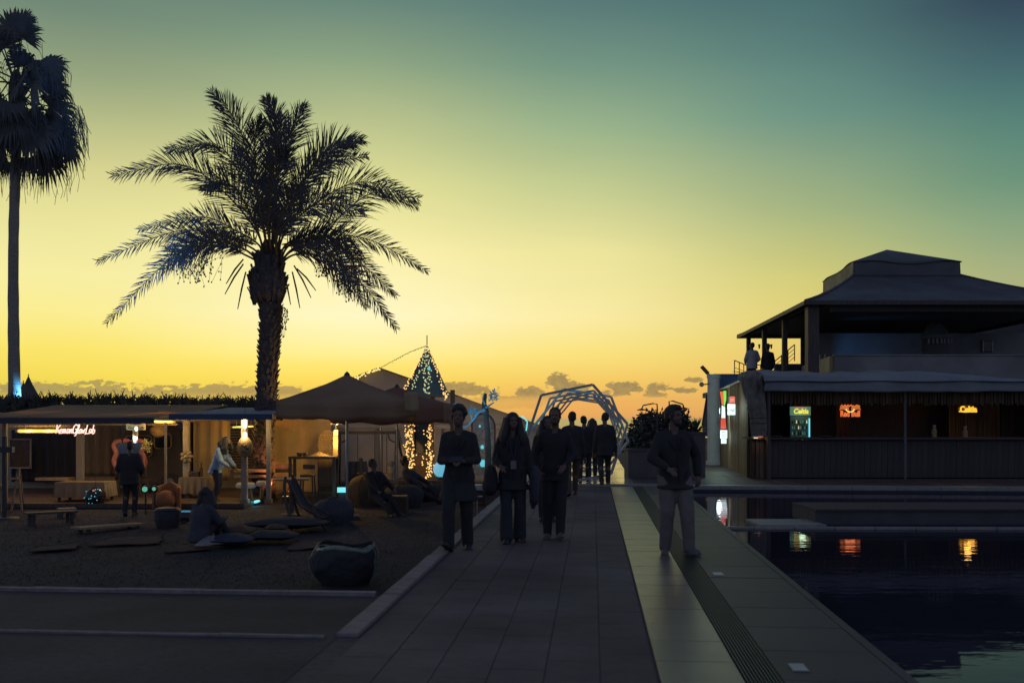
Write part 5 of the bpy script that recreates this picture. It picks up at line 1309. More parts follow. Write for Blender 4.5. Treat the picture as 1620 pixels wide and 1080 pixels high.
# string lights from the kiosk tip to the tent
def string(name, label, pts, n, r, m, wire=.008):
    t = thing(name, label, 'string lights', pts[0]); q = catmull(pts, 30); MB().tube(q, wire, 4).build('cable', 'rope', t)
    mb = MB()
    for i in range(n):
        u = (i + random.uniform(-.25, .25)) / n * 30; u = max(0, min(29.99, u)); j = int(u); p = q[j].lerp(q[j + 1], u - j) + Vector((random.gauss(0, r * .8), -.02, random.gauss(-.015, r * .9))); mb.ball(p, r, 6, 4)
    tag(mb.build('bulbs', m, t), kind='stuff')
    return t
string('string_lights', 'drooping light string from the kiosk tip down to the tent ridge', [P(674, 547, 30), P(650, 556, 31), P(625, 569, 31.6), P(603, 581, 32.1)], 22, .013, 'gold')
string('string_lights', 'light string along the left slope of the marquee roof', [P(601, 582, 32.2), P(585, 588, 32.2), P(563, 597, 32.2), P(545, 603, 32.2)], 46, .028, 'warm')
# ================================================================== lit kiosk with pyramid roof
KD = 30.0
kc = Vector((X(676, KD), KD, LZ))
K = thing('pyramid_kiosk', 'narrow kiosk with steep blue pyramid roof wrapped in warm string lights', 'kiosk', kc)
tip = P(675.5, 545, KD); zr = Z(617, KD); hw = X(709, KD) - X(676, KD)
rb = [Vector((kc.x + hw * 1.05 * math.cos(R(a)), KD + hw * 1.05 * math.sin(R(a)), zr)) for a in (200, 262, 325, 30, 90, 148)]
rf = MB()
for i in range(6): rf.add([rb[i], rb[(i + 1) % 6], tip], [(0, 1, 2)])
rf = rf.build('roof', 'blue_roof', K, thick=.02)
vs = [p + Vector((0, 0, -.2)) + (p - Vector((kc.x, KD, zr))) * .12 for p in rb]
mb = MB()
for i in range(6): mb.add([rb[i], rb[(i + 1) % 6], vs[(i + 1) % 6], vs[i]], [(0, 1, 2, 3)])
mb.build('valance', 'blue_roof', rf, thick=.015)
MB().cyl(tip - Vector((0, 0, .1)), tip + Vector((0, 0, .28)), .015, n=5).build('spike', 'gold', rf)
bz = Z(757, KD)
MB().box((kc.x - .05, KD, (bz + LZ) / 2), (1.7, 1.7, bz - LZ)).build('base', 'dark_wood', K)
for px in (651, 684, 716): MB().box((X(px, KD - .3), KD - .3, (bz + zr) / 2), (.13, .13, zr - bz)).build('post', 'bar_wood', K)
MB().box((X(668, KD), KD + .1, Z(690, KD)), (.5, .08, 1.0)).build('shutter', 'glass_dark', K)
MB().box((X(668, KD), KD - .05, Z(738, KD)), (.62, .5, .8)).build('counter', 'bar_wood', K)
def bulbs(pts, n, r, m, parent, jit, name='bulb_string'):
    q = catmull(pts, 20); mb = MB()
    for i in range(n):
        u = min(19.99, max(0, (i + random.random()) / n * 20)); j = int(u); p = q[j].lerp(q[j + 1], u - j) + Vector((random.gauss(0, jit), random.gauss(-.02, jit * .4), random.gauss(0, jit))); mb.ball(p, r, 6, 4)
    o = mb.build(name, m, parent); tag(o, kind='stuff'); return o
def kp(px, py, dy=-.1): return P(px, py, KD) + Vector((0, dy, 0))
for (a, n) in [([(674, 548), (661, 582), (645, 620)], 50), ([(677, 548), (690, 580), (706, 618), (710, 632)], 55), ([(675, 550), (667, 590), (655, 617)], 26), ([(676, 550), (675, 590), (677, 622)], 36), ([(676, 552), (682, 590), (683, 625)], 34)]:
    q_ = [kp(x, y, -.1 - .95 * (y - 545) / 75) for x, y in a]; bulbs(q_, n, .02, 'bulb_green' if n < 40 else 'bulb', rf, .025)
for (a, n, j) in [([(647, 672), (646, 720), (649, 752)], 60, .045), ([(654, 672), (655, 720), (652, 752)], 60, .045), ([(650, 676), (650, 700), (651, 745)], 30, .07), ([(680, 672), (681, 720), (680, 752)], 62, .05), ([(684, 672), (683, 715), (684, 750)], 34, .04), ([(650, 752), (662, 758), (680, 752)], 26, .03), ([(672, 720), (671, 728), (671, 738)], 6, .02)]:
    bulbs([kp(x, y, -.45) for x, y in a], n, .021, 'bulb', K, j)
lamp(K, 'POINT', kp(650, 715, -.9), 8, (1, .6, .22), .3); lamp(K, 'POINT', kp(716, 690, .3), 22, (1, .66, .34), .3)
MB().ball(kp(682, 585, -.75), .05, 8, 6).build('star_lamp', 'cyan', rf)

# ================================================================== market umbrellas
def umbrella(label, px, d, w, yaw, ze, zp, m, val=.33, bottom=LZ):
    x = X(px, d); t = thing('market_umbrella', label, 'umbrella', (x, d, bottom), yaw)
    cs = [Vector((sx * w / 2, sy * w / 2, ze - bottom)) for sx, sy in ((-1, -1), (1, -1), (1, 1), (-1, 1))]; ap = Vector((0, 0, zp - bottom)); cn = None
    for i in range(4):
        a, b = cs[i], cs[(i + 1) % 4]
        def fn(u, v):
            p = a.lerp(b, u).lerp(ap, v); return p - Vector((0, 0, .05 * math.sin(math.pi * v) + .05 * math.sin(math.pi * u) * (1 - v)))
        pnl = MB().sheet(fn, 14, 12).build('canopy_panel', m, t, smooth=True, fix=False, world=False, thick=.008)
        def vn(u, v):
            p = a.lerp(b, u); o = (Vector((p.x, p.y, 0))).normalized() * .02 * math.sin(u * 19 + i); return p - Vector((0, 0, .05 * math.sin(math.pi * u) + v * val * (1 + .06 * math.sin(u * 17)))) + o * v
        MB().sheet(vn, 30, 4).build('valance', m, pnl, smooth=True, fix=False, world=False, thick=.006)
    for c in cs: MB().cyl(ap - Vector((0, 0, .06)), c + Vector((0, 0, -.03)), .012, n=5).build('rib', 'pale_wood', t, world=False)
    MB().cyl((0, 0, 0), ap - Vector((0, 0, .02)), .028, n=8).build('pole', 'metal', t, world=False)
    MB().box((0, 0, .04), (.5, .5, .08)).build('base', 'dark_plaster', t, world=False)
    MB().lathe(ap, [(.07, -.03), (.05, .02), (.01, .06)], 10).build('finial', 'dark_wood', t, world=False)
    return t
U1 = umbrella('brown square market umbrella nearest the date palm', 549, 21.0, 2.72, R(9), Z(640, 21) + .06, Z(592, 21), 'umbrella')
q = P(650, 632, 19.6)
def flap(u, v): return (q.x - .13 + .26 * u + .02 * v, 19.62 + .03 * math.sin(u * 9), q.z + .13 - .36 * v + .03 * math.sin(u * 3.1) * (1 - v))
MB().sheet(flap, 12, 6).build('corner_flap', 'canvas', U1, smooth=True, fix=False, thick=.01)
umbrella('reddish market umbrella half hidden behind the brown one', 628, 24.5, 2.65, R(-4), Z(640, 24.5), Z(611, 24.5), 'umbrella_red', .42)

# ================================================================== furniture between tent and lawn
# warm lamp post with fringed pendant
t = thing('lamp_post', 'warm lit wooden lamp post beside the bar table', 'lamp post', (X(531.5, 25.6), 25.6, LZ))
MB().box((X(531.5, 25.6), 25.6, (Z(682, 25.6) + LZ) / 2), (.12, .12, Z(682, 25.6) - LZ)).build('post', 'pale_wood', t)
MB().box(P(531.5, 684, 25.52), (.1, .04, .14)).build('lit_cap', 'warm', t)
lamp(t, 'POINT', P(531.5, 676, 25.2), 22, WY, .08); lamp(t, 'POINT', P(526, 700, 25.35), 18, WY, .1)
t = thing('fringed_pendant', 'fringed straw pendant lamp with a bare bulb above the lamp post', 'lamp', P(533, 665, 25.3))
q = P(533, 662, 25.3)
for k in range(20):
    a = 2 * math.pi * k / 20; MB().box(q + Vector((.15 * math.cos(a), .15 * math.sin(a), -.03)), (.03, .008, .2 + .05 * math.sin(k * 3)), rz=a + 1.57).build('straw', 'reed', t)
MB().ball(P(532.5, 669, 25.25), .045, 10, 8).build('bulb', 'warm_white', t, smooth=True); MB().bar(q + Vector((0, 0, .1)), (X(531.5, 25.6), 25.6, q.z + .1), .03).build('arm', 'dark_wood', t); MB().bar((X(531.5, 25.62), 25.62, q.z + .1), (X(531.5, 25.62), 25.62, Z(690, 25.6)), .03).build('bracket', 'dark_wood', t)
lamp(t, 'POINT', P(520, 672, 25.6), 40, WY, .08)
def bartable(label, px0, px1, y0, d, dep=.6):
    x0, x1 = X(px0, d), X(px1, d); zt = Z(y0, d); cx_ = (x0 + x1) / 2
    t = thing('bar_table', label, 'table', (cx_, d + dep / 2, LZ))
    MB().box((cx_, d + dep / 2, zt - .03), (x1 - x0, dep, .06)).build('table_top', 'dark_wood', t)
    for sx in (-1, 1):
        for sy in (-1, 1): MB().box((cx_ + sx * (x1 - x0 - .08) / 2, d + dep / 2 + sy * (dep - .08) / 2, (zt + LZ) / 2 - .03), (.07, .07, zt - LZ - .06)).build('leg', 'dark_wood', t)
    MB().bar((x0 + .05, d + .04, LZ + .25), (x1 - .05, d + .04, LZ + .25), .04).build('footrest', 'dark_wood', t)
    return zt
zt = bartable('tall dark bar table beside the warm lamp post', 456, 530, 722, 25.0)
for (px, lab) in [(473, 'dark cup at the left end of the bar table'), (482.5, 'dark cup second from the left on the bar table')]:
    p = Vector((X(px, 25.2), 25.25, zt + .002)); t = thing('cup', lab, 'cup', p); MB().lathe(p, [(.055, 0), (.07, .05), (.07, .09)], 12).build('body', 'dark_wood', t); MB().tube([p + Vector((.07, 0, .02)), p + Vector((.11, 0, .045)), p + Vector((.07, 0, .07))], .01, 5).build('handle', 'dark_wood', t)
p = Vector((X(505, 25.3), 25.3, zt + .002)); t = thing('towel_heap', 'pale crumpled cloth on the bar table', 'cloth', p)
def tow(u, v): a = u * 6.283; r = .22 * v * (1 + .3 * math.sin(a * 3)); return (p.x + r * math.cos(a), p.y + r * .6 * math.sin(a), p.z + .09 * (1 - v) + .02 * math.sin(a * 5) * (1 - v) + .004)
MB().sheet(tow, 24, 8).build('folds', 'linen', t, smooth=True, fix=False)
t = thing('oval_slat_screen', 'oval framed slatted mirror standing behind the bar table', 'mirror', P(517, 720, 26.6)); q = P(517, 702, 26.6)
rg = [q + Vector((.22 * math.cos(a), 0, (.36 if math.sin(a) > 0 else .5) * math.sin(a))) for a in [2 * math.pi * k / 32 for k in range(32)]]
MB().tube(rg, .022, 6, closed=True).build('frame', 'gold', t)
for k in range(15):
    z = -.34 + k * .048; w_ = .22 * math.sqrt(max(0, 1 - (z / (.36 if z > 0 else .5)) ** 2)); MB().box(q + Vector((0, .01, z)), (2 * w_, .02, .03), Mx=Matrix.Rotation(R(25), 3, 'X')).build('slat', 'pale_wood', t)
for sx in (-1, 1): MB().bar(q + Vector((sx * .16, .02, -.35)), (q.x + sx * .2, q.y + .1, LZ), .035).build('leg', 'gold', t)
def barstool(label, px, d, ys, yb, w=.36):
    x = X(px, d); zs = Z(ys, d); t = thing('bar_stool', label, 'stool', (x, d, LZ))
    MB().box((x, d, zs), (w, w, .05)).build('seat', 'dark_wood', t)
    for sx in (-1, 1):
        for sy in (-1, 1): MB().bar((x + sx * w * .42, d + sy * w * .42, zs), (x + sx * w * .52, d + sy * w * .52, LZ), .035).build('leg', 'dark_wood', t)
    MB().box((x, d + w * .45, (zs + Z(yb, d)) / 2 + .1), (w * .9, .035, Z(yb, d) - zs - .1)).build('backrest', 'dark_wood', t)
barstool('dark bar stool in front of the bar table', 487, 24.2, 752, 738, .32)
barstool('dark chair left of the bar table near the palm trunk', 446, 25.8, 757, 737, .5)
t = thing('storage_chest', 'dark upright chest under the right end of the bar table', 'chest', (X(517, 25.8), 25.9, LZ)); MB().box((X(517, 25.9), 25.95, .08), (.42, .4, 1.16)).build('body', 'dark_wood', t); MB().box((X(517, 25.9), 25.73, .1), (.36, .02, .5)).build('door', 'black_metal', t)
t = thing('side_table', 'pale-edged low round table in front of the bar table', 'table', (X(461, 21.8), 21.8, LZ)); p = P(461, 757, 21.8)
MB().lathe(p, [(.38, -.03), (.385, 0), (.37, .012)], 24).build('table_top', 'pale_wood', t); MB().cyl(p, (p.x, p.y, LZ + .02), .05, n=10).build('column', 'dark_wood', t); MB().lathe((p.x, p.y, LZ), [(.24, 0), (.22, .03), (.06, .05)], 18).build('foot', 'dark_wood', t)
t = thing('glow_box', 'small rectangular turquoise light box on the lawn by the lamp post', 'lamp', P(541.5, 779, 25.0)); q = P(541.5, 774.5, 25.0)
MB().box(q, (.24, .08, .125)).build('panel', 'teal', t); MB().box(q + Vector((0, .05, 0)), (.28, .06, .16)).build('housing', 'black_metal', t); MB().box((q.x, q.y + .05, (q.z - .08 + LZ) / 2), (.2, .05, q.z - .08 - LZ)).build('stand', 'black_metal', t)
lamp(t, 'POINT', q - Vector((0, .25, 0)), .8, (.2, .8, 1), .08)
t = thing('barrel_drum', 'two dull blue barrels standing against the tent wall', 'barrel', (X(562, 30), 30, LZ))
for px in (556, 572): MB().lathe((X(px, 30), 30, LZ), [(.18, 0), (.2, .15), (.19, .5), (.2, .55), (.17, .82)], 14).build('drum', 'cush_blue', t)
t['label'] = 'pair of dull blue barrels strapped together against the tent wall'
MB().tube([(X(564, 30) + .36 * math.cos(a), 30 + .22 * math.sin(a), LZ + .4) for a in [k * 6.283 / 20 for k in range(20)]], .012, 4, closed=True).build('strap', 'rope', t)
t = thing('blue_post', 'short blue pole standing near the swing frame', 'pole', (X(571, 28), 28, LZ)); MB().cyl((X(571, 28), 28, LZ), (X(571, 28), 28, Z(728, 28)), .05, n=8).build('shaft', 'cush_blue', t); MB().ball((X(571, 28), 28, Z(727, 28)), .06, 8, 6).build('cap', 'cush_blue', t)
# swing frame
SDp = 29.0
t = thing('swing_set', 'dark metal swing frame in front of the tent wall', 'swing', (X(585, SDp), SDp, LZ)); s3 = lambda px, py, dy=0: P(px, py, SDp) + Vector((0, dy, 0))
MB().bar(s3(536, 684), s3(629, 684), .09).build('top_beam', 'black_metal', t)
for (a, b) in [(s3(628, 681), Vector((X(630, SDp), SDp - .7, LZ))), (s3(628, 681), Vector((X(648, SDp), SDp + .5, LZ))), (s3(537, 684), Vector((X(536, SDp), SDp - .7, LZ))), (s3(537, 684), Vector((X(530, SDp), SDp + .6, LZ)))]: MB().bar(a, b, .1).build('leg', 'black_metal', t)
for (a, sg) in [(s3(537, 684), 1), (s3(628, 684), -1)]: MB().tube([a + Vector((sg * .25, 0, -.02)), a + Vector((sg * .22, 0, -.2)), a + Vector((sg * .08, 0, -.28)), a + Vector((0, 0, -.27))], .02, 5).build('brace', 'black_metal', t)
for (x0_, x1_) in [(566, 593), (605, 612)]:
    for x_ in (x0_, x1_): MB().cyl(s3(x_, 685), s3(x_, 748), .012, n=5).build('rope', 'rope', t)
    MB().bar(s3(x0_ - 1, 748), s3(x1_ + 1, 748), .22, .035).build('swing_seat', 'pale_wood', t)
# carved arch and driftwood figure between kiosk and tunnel
t = thing('arch_backdrop', 'tall rounded pinkish backdrop panel wound with tiny lights', 'backdrop', (X(762, 29.2), 29.2, LZ)); A0, A1, At = 746, 783, 655
ring = [P(A1, 752, 30)] + [P(764.5 + 18.5 * math.cos(a), 676 - 22 * math.sin(a), 30) for a in [math.pi * k / 14 for k in range(15)]] + [P(A0, 752, 30)]
MB().slab(ring, (0, .06, 0)).build('panel', mat('backdrop', (.42, .31, .26), .8, .5, 9, .5, 30), t); MB().tube(ring, .028, 6).build('border', mat('border_red', (.14, .05, .045), .6, .3, 8), t)
MB().bar(P(A0 + 4, 752, 30.1), (X(A0, 30), 30.5, LZ), .05).build('foot', 'dark_wood', t); MB().bar(P(A1 - 4, 752, 30.1), (X(A1, 30), 30.5, LZ), .05).build('foot', 'dark_wood', t)
mb = MB()
for k in range(60): mb.ball(P(random.uniform(750, 779), random.uniform(668, 735), 29.96), .008, 4, 3)
tag(mb.build('tiny_lights', mat('dim_bulb', (.3, .2, .2), .5, .2, 9, emit=(.5, .3, .28), estr=.3), t), kind='stuff')
t = thing('driftwood_sculpture', 'blue-lit twisted driftwood sculpture rising over the arched backdrop', 'sculpture', (X(768, 29), 29, LZ)); w3 = lambda px, py: P(px, py, 29)
MB().tube(catmull([w3(772, 752), w3(772, 700), w3(770, 668), w3(768, 650), w3(766, 638), w3(768, 622)], 16), [.1, .1, .09, .09, .08, .08, .07, .07, .08, .1, .1, .09, .08, .07, .06, .06, .04], 7).build('main_stem', 'trunk', t, smooth=True)
blu = mat('driftwood_blue_lit', (.14, .20, .26), .6, .4, 8, .6, 20, emit=(.03, .22, .36), estr=.32)  # blue light on the wood, painted as colour and a weak glow
for (pts, r0) in [([(768, 648), (757, 652), (748, 665), (736, 677)], .055), ([(768, 645), (776, 640), (782, 636)], .04), ([(768, 640), (764, 632), (766, 622)], .04), ([(736, 677), (728, 672), (722, 664)], .04), ([(748, 665), (744, 655), (746, 648)], .03)]:
    MB().tube(catmull([w3(*p_) - Vector((0, .06, 0)) for p_ in pts], 10), [r0 * (1 - .06 * k) for k in range(11)], 6).build('branch', blu, t, smooth=True)
mb = MB(); leafball(mb, w3(781, 627), (.12, .1, .2), 160, .07, 9); mb.build('sprig', blu, t, fix=False)
mb = MB(); leafball(mb, w3(748, 652), (.16, .1, .16), 110, .06, 12); mb.build('sprig', blu, t, fix=False)
mb = MB(); leafball(mb, w3(722, 648), (.2, .1, .2), 120, .06, 15); mb.build('sprig', blu, t, fix=False)
lamp(t, 'POINT', w3(752, 664) - Vector((0, .5, 0)), 6, (.15, .55, 1), .1)
for (px, py, r, m_, lab) in [(698, 742, .24, 'cyan', 'large glowing cyan globe beside the kiosk, half behind the man'), (764, 733, .09, 'cyan', 'glowing cyan egg lamp at the foot of the arched backdrop'), (763, 707, .05, 'cyan', 'small cyan light halfway up the arched backdrop'), (759, 674, .03, 'cyan', 'tiny blue light near the top of the arched backdrop')]:
    q = P(px, py, 29.5 if r > .2 else 29.93); t = thing('globe_light', lab, 'lamp', q); MB().ball(q, (r, r, r * (1.0 if r > .2 else 1.3)), 14, 10).build('globe', m_ if r < .2 else glow('globe_cyan', (.14, .52, .72), .8), t, smooth=True); MB().lathe((q.x, q.y, q.z - r * 1.25), [(r * .5, 0), (r * .6, .05), (r * .3, r * .4)], 10).build('socket', 'black_metal', t)
    if r > .2: MB().bar((q.x, q.y, LZ), (q.x, q.y, q.z - r), .06).build('stand', 'black_metal', t)
t = thing('neon_hexagon', 'small bright teal neon outline on the tent side near the tunnel', 'neon sign', P(828, 672, 27.5)); q = P(825, 671.5, 27.5)
for (r, m_) in [(.24, 'teal')]:
    pv = [q + Vector((r * .72 * math.cos(R(20 + 60 * k)) , 0, r * math.sin(R(20 + 60 * k)))) for k in range(6)]
    for k in range(6): MB().cyl(pv[k], pv[(k + 1) % 6], .02, n=6).build('tube', m_, t)
MB().bar(q + Vector((0, .04, -.24)), (q.x, q.y + .04, LZ), .05).build('stand', 'black_metal', t); lamp(t, 'POINT', q - Vector((-.1, -.3, 0)), 7, (.2, 1, .95), .1)
t = thing('white_crate', 'pale low box lit beside the tunnel entrance', 'box', P(850, 757, 26.5)); q = P(849, 760, 26.2); MB().box((q.x, 26.2, .03), (.24, .3, .1)).build('body', 'white_paint', t); MB().box((q.x, 26.2, .09), (.26, .32, .02)).build('lid', 'white_paint', t)

# ================================================================== cushions, chairs and benches on the lawn
def cushion(label, px, py, w, h, d, m, sq=.5, tilt=0.0, rz=0.0):
    g = P(px, py, d); t = thing('cushion', label, 'cushion', g, rz, 'floor cushions on the lawn'); Mx = Matrix.Rotation(tilt, 3, 'X')
    mb = MB(); nu, nv = 24, 12
    def fn(u, v):
        a = u * 2 * math.pi; b_ = -math.pi / 2 + math.pi * v; ca, sa_ = math.cos(a), math.sin(a); e_ = .45
        x = math.copysign(abs(ca) ** e_, ca) * abs(math.cos(b_)) ** .7; y = math.copysign(abs(sa_) ** e_, sa_) * abs(math.cos(b_)) ** .7; z = math.sin(b_) * (1 - .5 * max(abs(x), abs(y)) ** 3)
        v3 = Mx @ Vector((x * w / 2, y * w * sq, z * h / 2)); return v3 + Vector((0, 0, .02 * noise.noise((x * 2 + px, y * 2, z))))
    mb.sheet(fn, nu, nv); mb.build('cover', m, t, smooth=True, world=False)
    def pipe(a): 
        ca, sa_ = math.cos(a), math.sin(a); return Mx @ Vector((math.copysign(abs(ca) ** .45, ca) * w / 2 * 1.005, math.copysign(abs(sa_) ** .45, sa_) * w * sq * 1.005, 0))
    MB().tube([pipe(2 * math.pi * k / 32) for k in range(32)], .012, 4, closed=True).build('piping', m, t, world=False)
LB = lambda py: (CH - LZ) * F / (py - HOR)
cushion('dull blue floor cushion lying on the lawn rug', 364, 853, .72, .2, LB(868) + .2, 'cush_blue', .42)
cushion('rust-tan cushion stacked behind the blue floor cushion', 371, 840, .62, .2, LB(862) + .5, 'cush_tan', .42)
cushion('grey floor cushion right of the blue one', 430, 846, .85, .16, LB(862) + .3, 'cush_grey', .42)
cushion('orange-brown cushion flat behind the grey floor cushion', 437, 834, .4, .12, LB(850) + .4, 'cush_tan', .42)
cushion('long grey mattress cushion under the brown umbrella', 455, 826, 1.5, .2, LB(846) + .6, 'cush_grey', .3)
def rug(label, pts, m):
    gs = [G(x, y, LZ) for x, y in pts]; c = sum(gs, Vector()) / len(gs); t = thing('rug', label, 'rug', c)
    def rf_(u, v):
        p = gs[0].lerp(gs[1], u).lerp(gs[3].lerp(gs[2], u), v); e_ = .07 * noise.noise((p.x * 3, p.y * 3, 1.7)); return (p.x + e_, p.y + e_ * .8, LZ + .03 + .02 * noise.noise((p.x * 2.2, p.y * 1.5, 4.0)) + .012 * noise.noise((p.x * 8, p.y * 6, 9)))
    w_ = MB().sheet(rf_, 26, 12).build('weave', m, t, smooth=True, fix=False, thick=.012)
    for v in (0, 1): MB().tube([Vector(rf_(k / 20, v)) + Vector((0, 0, .004)) for k in range(21)], .012, 4).build('fringe', 'cush_tan', t)
rug('small patterned rug on the lawn in front of the cushions', [(455, 872), (520, 868), (530, 856), (468, 858)], 'rug')
rug('pale rug edge on the lawn below the front bench', [(48, 876), (115, 872), (125, 862), (62, 866)], 'rug')
rug('woven rug spread on the lawn in front of the seated visitor', [(140, 866), (250, 862), (255, 850), (180, 852)], 'rug')
rug('striped blanket on the lawn beside the blue floor cushion', [(262, 876), (330, 872), (322, 860), (285, 864)], 'rug')
t = thing('pale_shawl', 'pale crumpled shawl lying between rug and blue cushion', 'cloth', G(330, 868, LZ)); g = G(332, 868, LZ)
def shw(u, v): a = u * 6.283; r = .25 * v * (1 + .35 * math.sin(a * 3 + 1)); return (g.x + r * math.cos(a), g.y + r * math.sin(a), LZ + .09 + .13 * (1 - v) + .03 * math.sin(a * 7) * v * (1 - v) * 3)
MB().sheet(shw, 30, 10).build('folds', 'plaster', t, smooth=True, fix=False)
def bench(label, a, b, w, zt, m):
    a = Vector(a); b = Vector(b); t = thing('bench', label, 'bench', ((a.x + b.x) / 2, (a.y + b.y) / 2, LZ)); d = (b - a).normalized(); n_ = Vector((-d.y, d.x, 0))
    for k in range(3): o = n_ * (k - 1) * w / 3; MB().bar(a + o, b + o, w / 3 - .015, .04).build('seat_plank', m, t)
    for u in (.12, .88):
        for s_ in (-1, 1): p = a.lerp(b, u) + n_ * s_ * w * .36; MB().bar(p - Vector((0, 0, .02)), (p.x, p.y, LZ), .06).build('leg', 'dark_wood', t)
bench('low wooden bench with an orange-lit plank seat on the lawn', P(121, 835, 18.2), P(222, 828, 19.4), .34, 0, 'pale_wood')
bench('dark low bench behind the orange-lit one at the left', P(40, 812, 19.6), P(120, 808, 20.2), .36, 0, 'dark_wood')
bench('small bench with a pale top beside the long display table', P(92, 805, 21.2), P(119, 804, 21.4), .3, 0, 'pale_wood')
t = thing('black_bin', 'black squat bin in front of the orange armchair', 'bin', (X(265, 19.3), 19.3, LZ)); MB().lathe((X(265, 19.3), 19.3, LZ), [(.2, 0), (.24, .18), (.25, .33), (.22, .35)], 18).build('body', 'black_metal', t); MB().lathe((X(265, 19.3), 19.3, LZ + .35), [(.25, 0), (.2, .04), (.05, .06)], 18).build('lid', 'black_metal', t)
# sling lounge chair
t = thing('lounge_chair', 'dark sling lounge chair in front of the low round table', 'chair', (X(475, 19.2), 19.2, LZ)); l3 = lambda px, py, dy=0: P(px, py, 19.2) + Vector((0, dy, 0))
side = [(460, 757), (468, 775), (482, 798), (500, 812), (516, 816)]
def sling(u, v):
    q_ = catmull([l3(*s_) for s_ in side], 20)[int(round(v * 20))]; return q_ + Vector((0, -.3 + .6 * u, -.04 * math.sin(math.pi * u)))
MB().sheet(sling, 6, 20).build('sling', 'cush_grey', t, smooth=True, fix=False, thick=.015)
def rocker(px): return l3(px[0], px[1])
for dy in (-.33, .33):
    MB().tube(catmull([l3(458, 752, dy), l3(456, 775, dy), l3(462, 805, dy), l3(472, 826, dy)], 10), .028, 6).build('frame_rail', 'dark_wood', t); MB().tube([l3(460, 757, dy), l3(482, 798, dy), l3(516, 816, dy)], .022, 6).build('side_rail', 'dark_wood', t); MB().bar(l3(508, 812, dy), Vector((l3(520, 830).x, 19.2 + dy, LZ)), .04).build('leg', 'dark_wood', t); MB().bar(l3(472, 826, dy), Vector((l3(466, 830).x, 19.2 + dy, LZ)), .04).build('leg', 'dark_wood', t)
def beanbag(label, px, py, r, h, m, d=None):
    d = d or LB(py); c = Vector((X(px, d), d, LZ)); t = thing('beanbag', label, 'beanbag', c, 0, 'beanbags on the lawn')
    def fn(u, v):
        a = u * 6.283; z = h * v; rr = r * (.75 + .5 * v) * (1 if v < .35 else math.sqrt(max(0, 1 - ((v - .35) / .66) ** 2))) * (1 + .06 * noise.noise((math.cos(a) * 2 + px, math.sin(a) * 2, v * 3))); return (c.x + rr * math.cos(a) - .1 * r * v, c.y + rr * math.sin(a) + .25 * r * v, LZ + z)
    MB().sheet(fn, 26, 14).build('bag', m, t, smooth=True, fix=False); MB().ball((c.x - .1 * r, c.y + .25 * r, LZ + h), .05, 8, 6).build('knot', m, t)
    for k_ in range(6): MB().tube([fn(k_ / 6 + .03, v_ / 14) for v_ in range(15)], .011, 4).build('seam', m, t)
beanbag('tan beanbag beside the umbrella pole', 583, 800, .48, .75, 'cush_tan'); beanbag('dark beanbag between the two umbrella poles', 640, 802, .5, .55, 'cush_grey'); beanbag('low dark beanbag in front of the swing frame', 668, 792, .5, .5, 'coat'); beanbag('small dark beanbag under the brown umbrella', 528, 828, .42, .5, 'coat_navy')
t = thing('low_crate_table', 'pale low crate table next to the tan beanbag', 'table', (X(632, 22.5), 22.5, LZ)); MB().box(P(632, 797, 22.5), (.36, .4, .38)).build('crate', 'cush_tan', t)
for k in range(4): MB().box(P(632, 785.5, 22.5) + Vector((-.135 + .09 * k, 0, .02)), (.08, .42, .02)).build('slat', 'pale_wood', t)
t = thing('pale_vase', 'slim pale vase standing behind the swing leg', 'vase', P(618, 758, 27.5)); q = P(618, 758, 27.5); MB().lathe(q, [(.06, 0), (.1, .2), (.07, .36), (.12, .5)], 12).build('body', 'plaster', t); MB().bar(q, (q.x, q.y, LZ), .2).build('plinth', 'dark_wood', t)
# bin bag tub at the lawn edge
t = thing('bin_bag', 'open dark plastic sack with pale greenish rim on the near lawn', 'sack', G(541, 928, LZ)); g = G(541, 928, LZ); dd = g.y
def sack(u, v):
    a = u * 6.283; z = v * .5; w_ = .3 + .1 * math.sin(v * 2.6); cr = .022 * noise.noise((math.cos(a) * 3, math.sin(a) * 3, v * 6)); lx = -.05 * math.sin(v * 3.1) * (1 if math.cos(a) < 0 else 0)
    return (g.x + (w_ + cr) * math.cos(a) + lx, dd + .25 + (w_ * .8 + cr) * math.sin(a), LZ + z + .03 * math.sin(a * 3 + .5) * v)
MB().sheet(sack, 56, 16).build('side', 'bin_bag', t, smooth=True, fix=False)
def rimf(u, v):
    a = u * 6.283; p_ = Vector(sack(u, 1)); o_ = Vector((math.cos(a), math.sin(a), 0)); return p_ + o_ * (.025 * math.sin(v * 3.14)) - Vector((0, 0, (.07 + .04 * noise.noise((a * 2, 0, 5))) * v))
MB().sheet(rimf, 56, 6).build('folded_rim', 'bag_rim', t, smooth=True, fix=False)
for a_ in (2.9, 3.3, 6.1, .15):
    u0 = a_ / 6.283
    MB().tube([Vector(sack(u0 + .004 * math.sin(k), 1 - k * .11)) * 1.0 + Vector((math.cos(a_) * .008, math.sin(a_) * .008, 0)) for k in range(8)], .012, 5).build('fold', 'bag_rim', t)
def blay(u, v): a = u * 6.283; return (g.x + .36 * v * math.cos(a), dd + .25 + .28 * v * math.sin(a), LZ + .33 + .03 * noise.noise((math.cos(a) * v * 4, math.sin(a) * v * 4, 2)))
MB().sheet(blay, 24, 6).build('contents', 'bin_bag', t, smooth=True, fix=False)
t = thing('lawn_sign', 'thin low metal T-shaped marker on the lawn beside the kerb', 'marker', (X(757, 17), 17, LZ)); MB().cyl((X(755, 17), 17, LZ), P(755, 786, 17), .012, n=5).build('stake', 'metal', t); MB().box(P(753, 785, 17), (.22, .05, .02)).build('plate', 'metal', t)
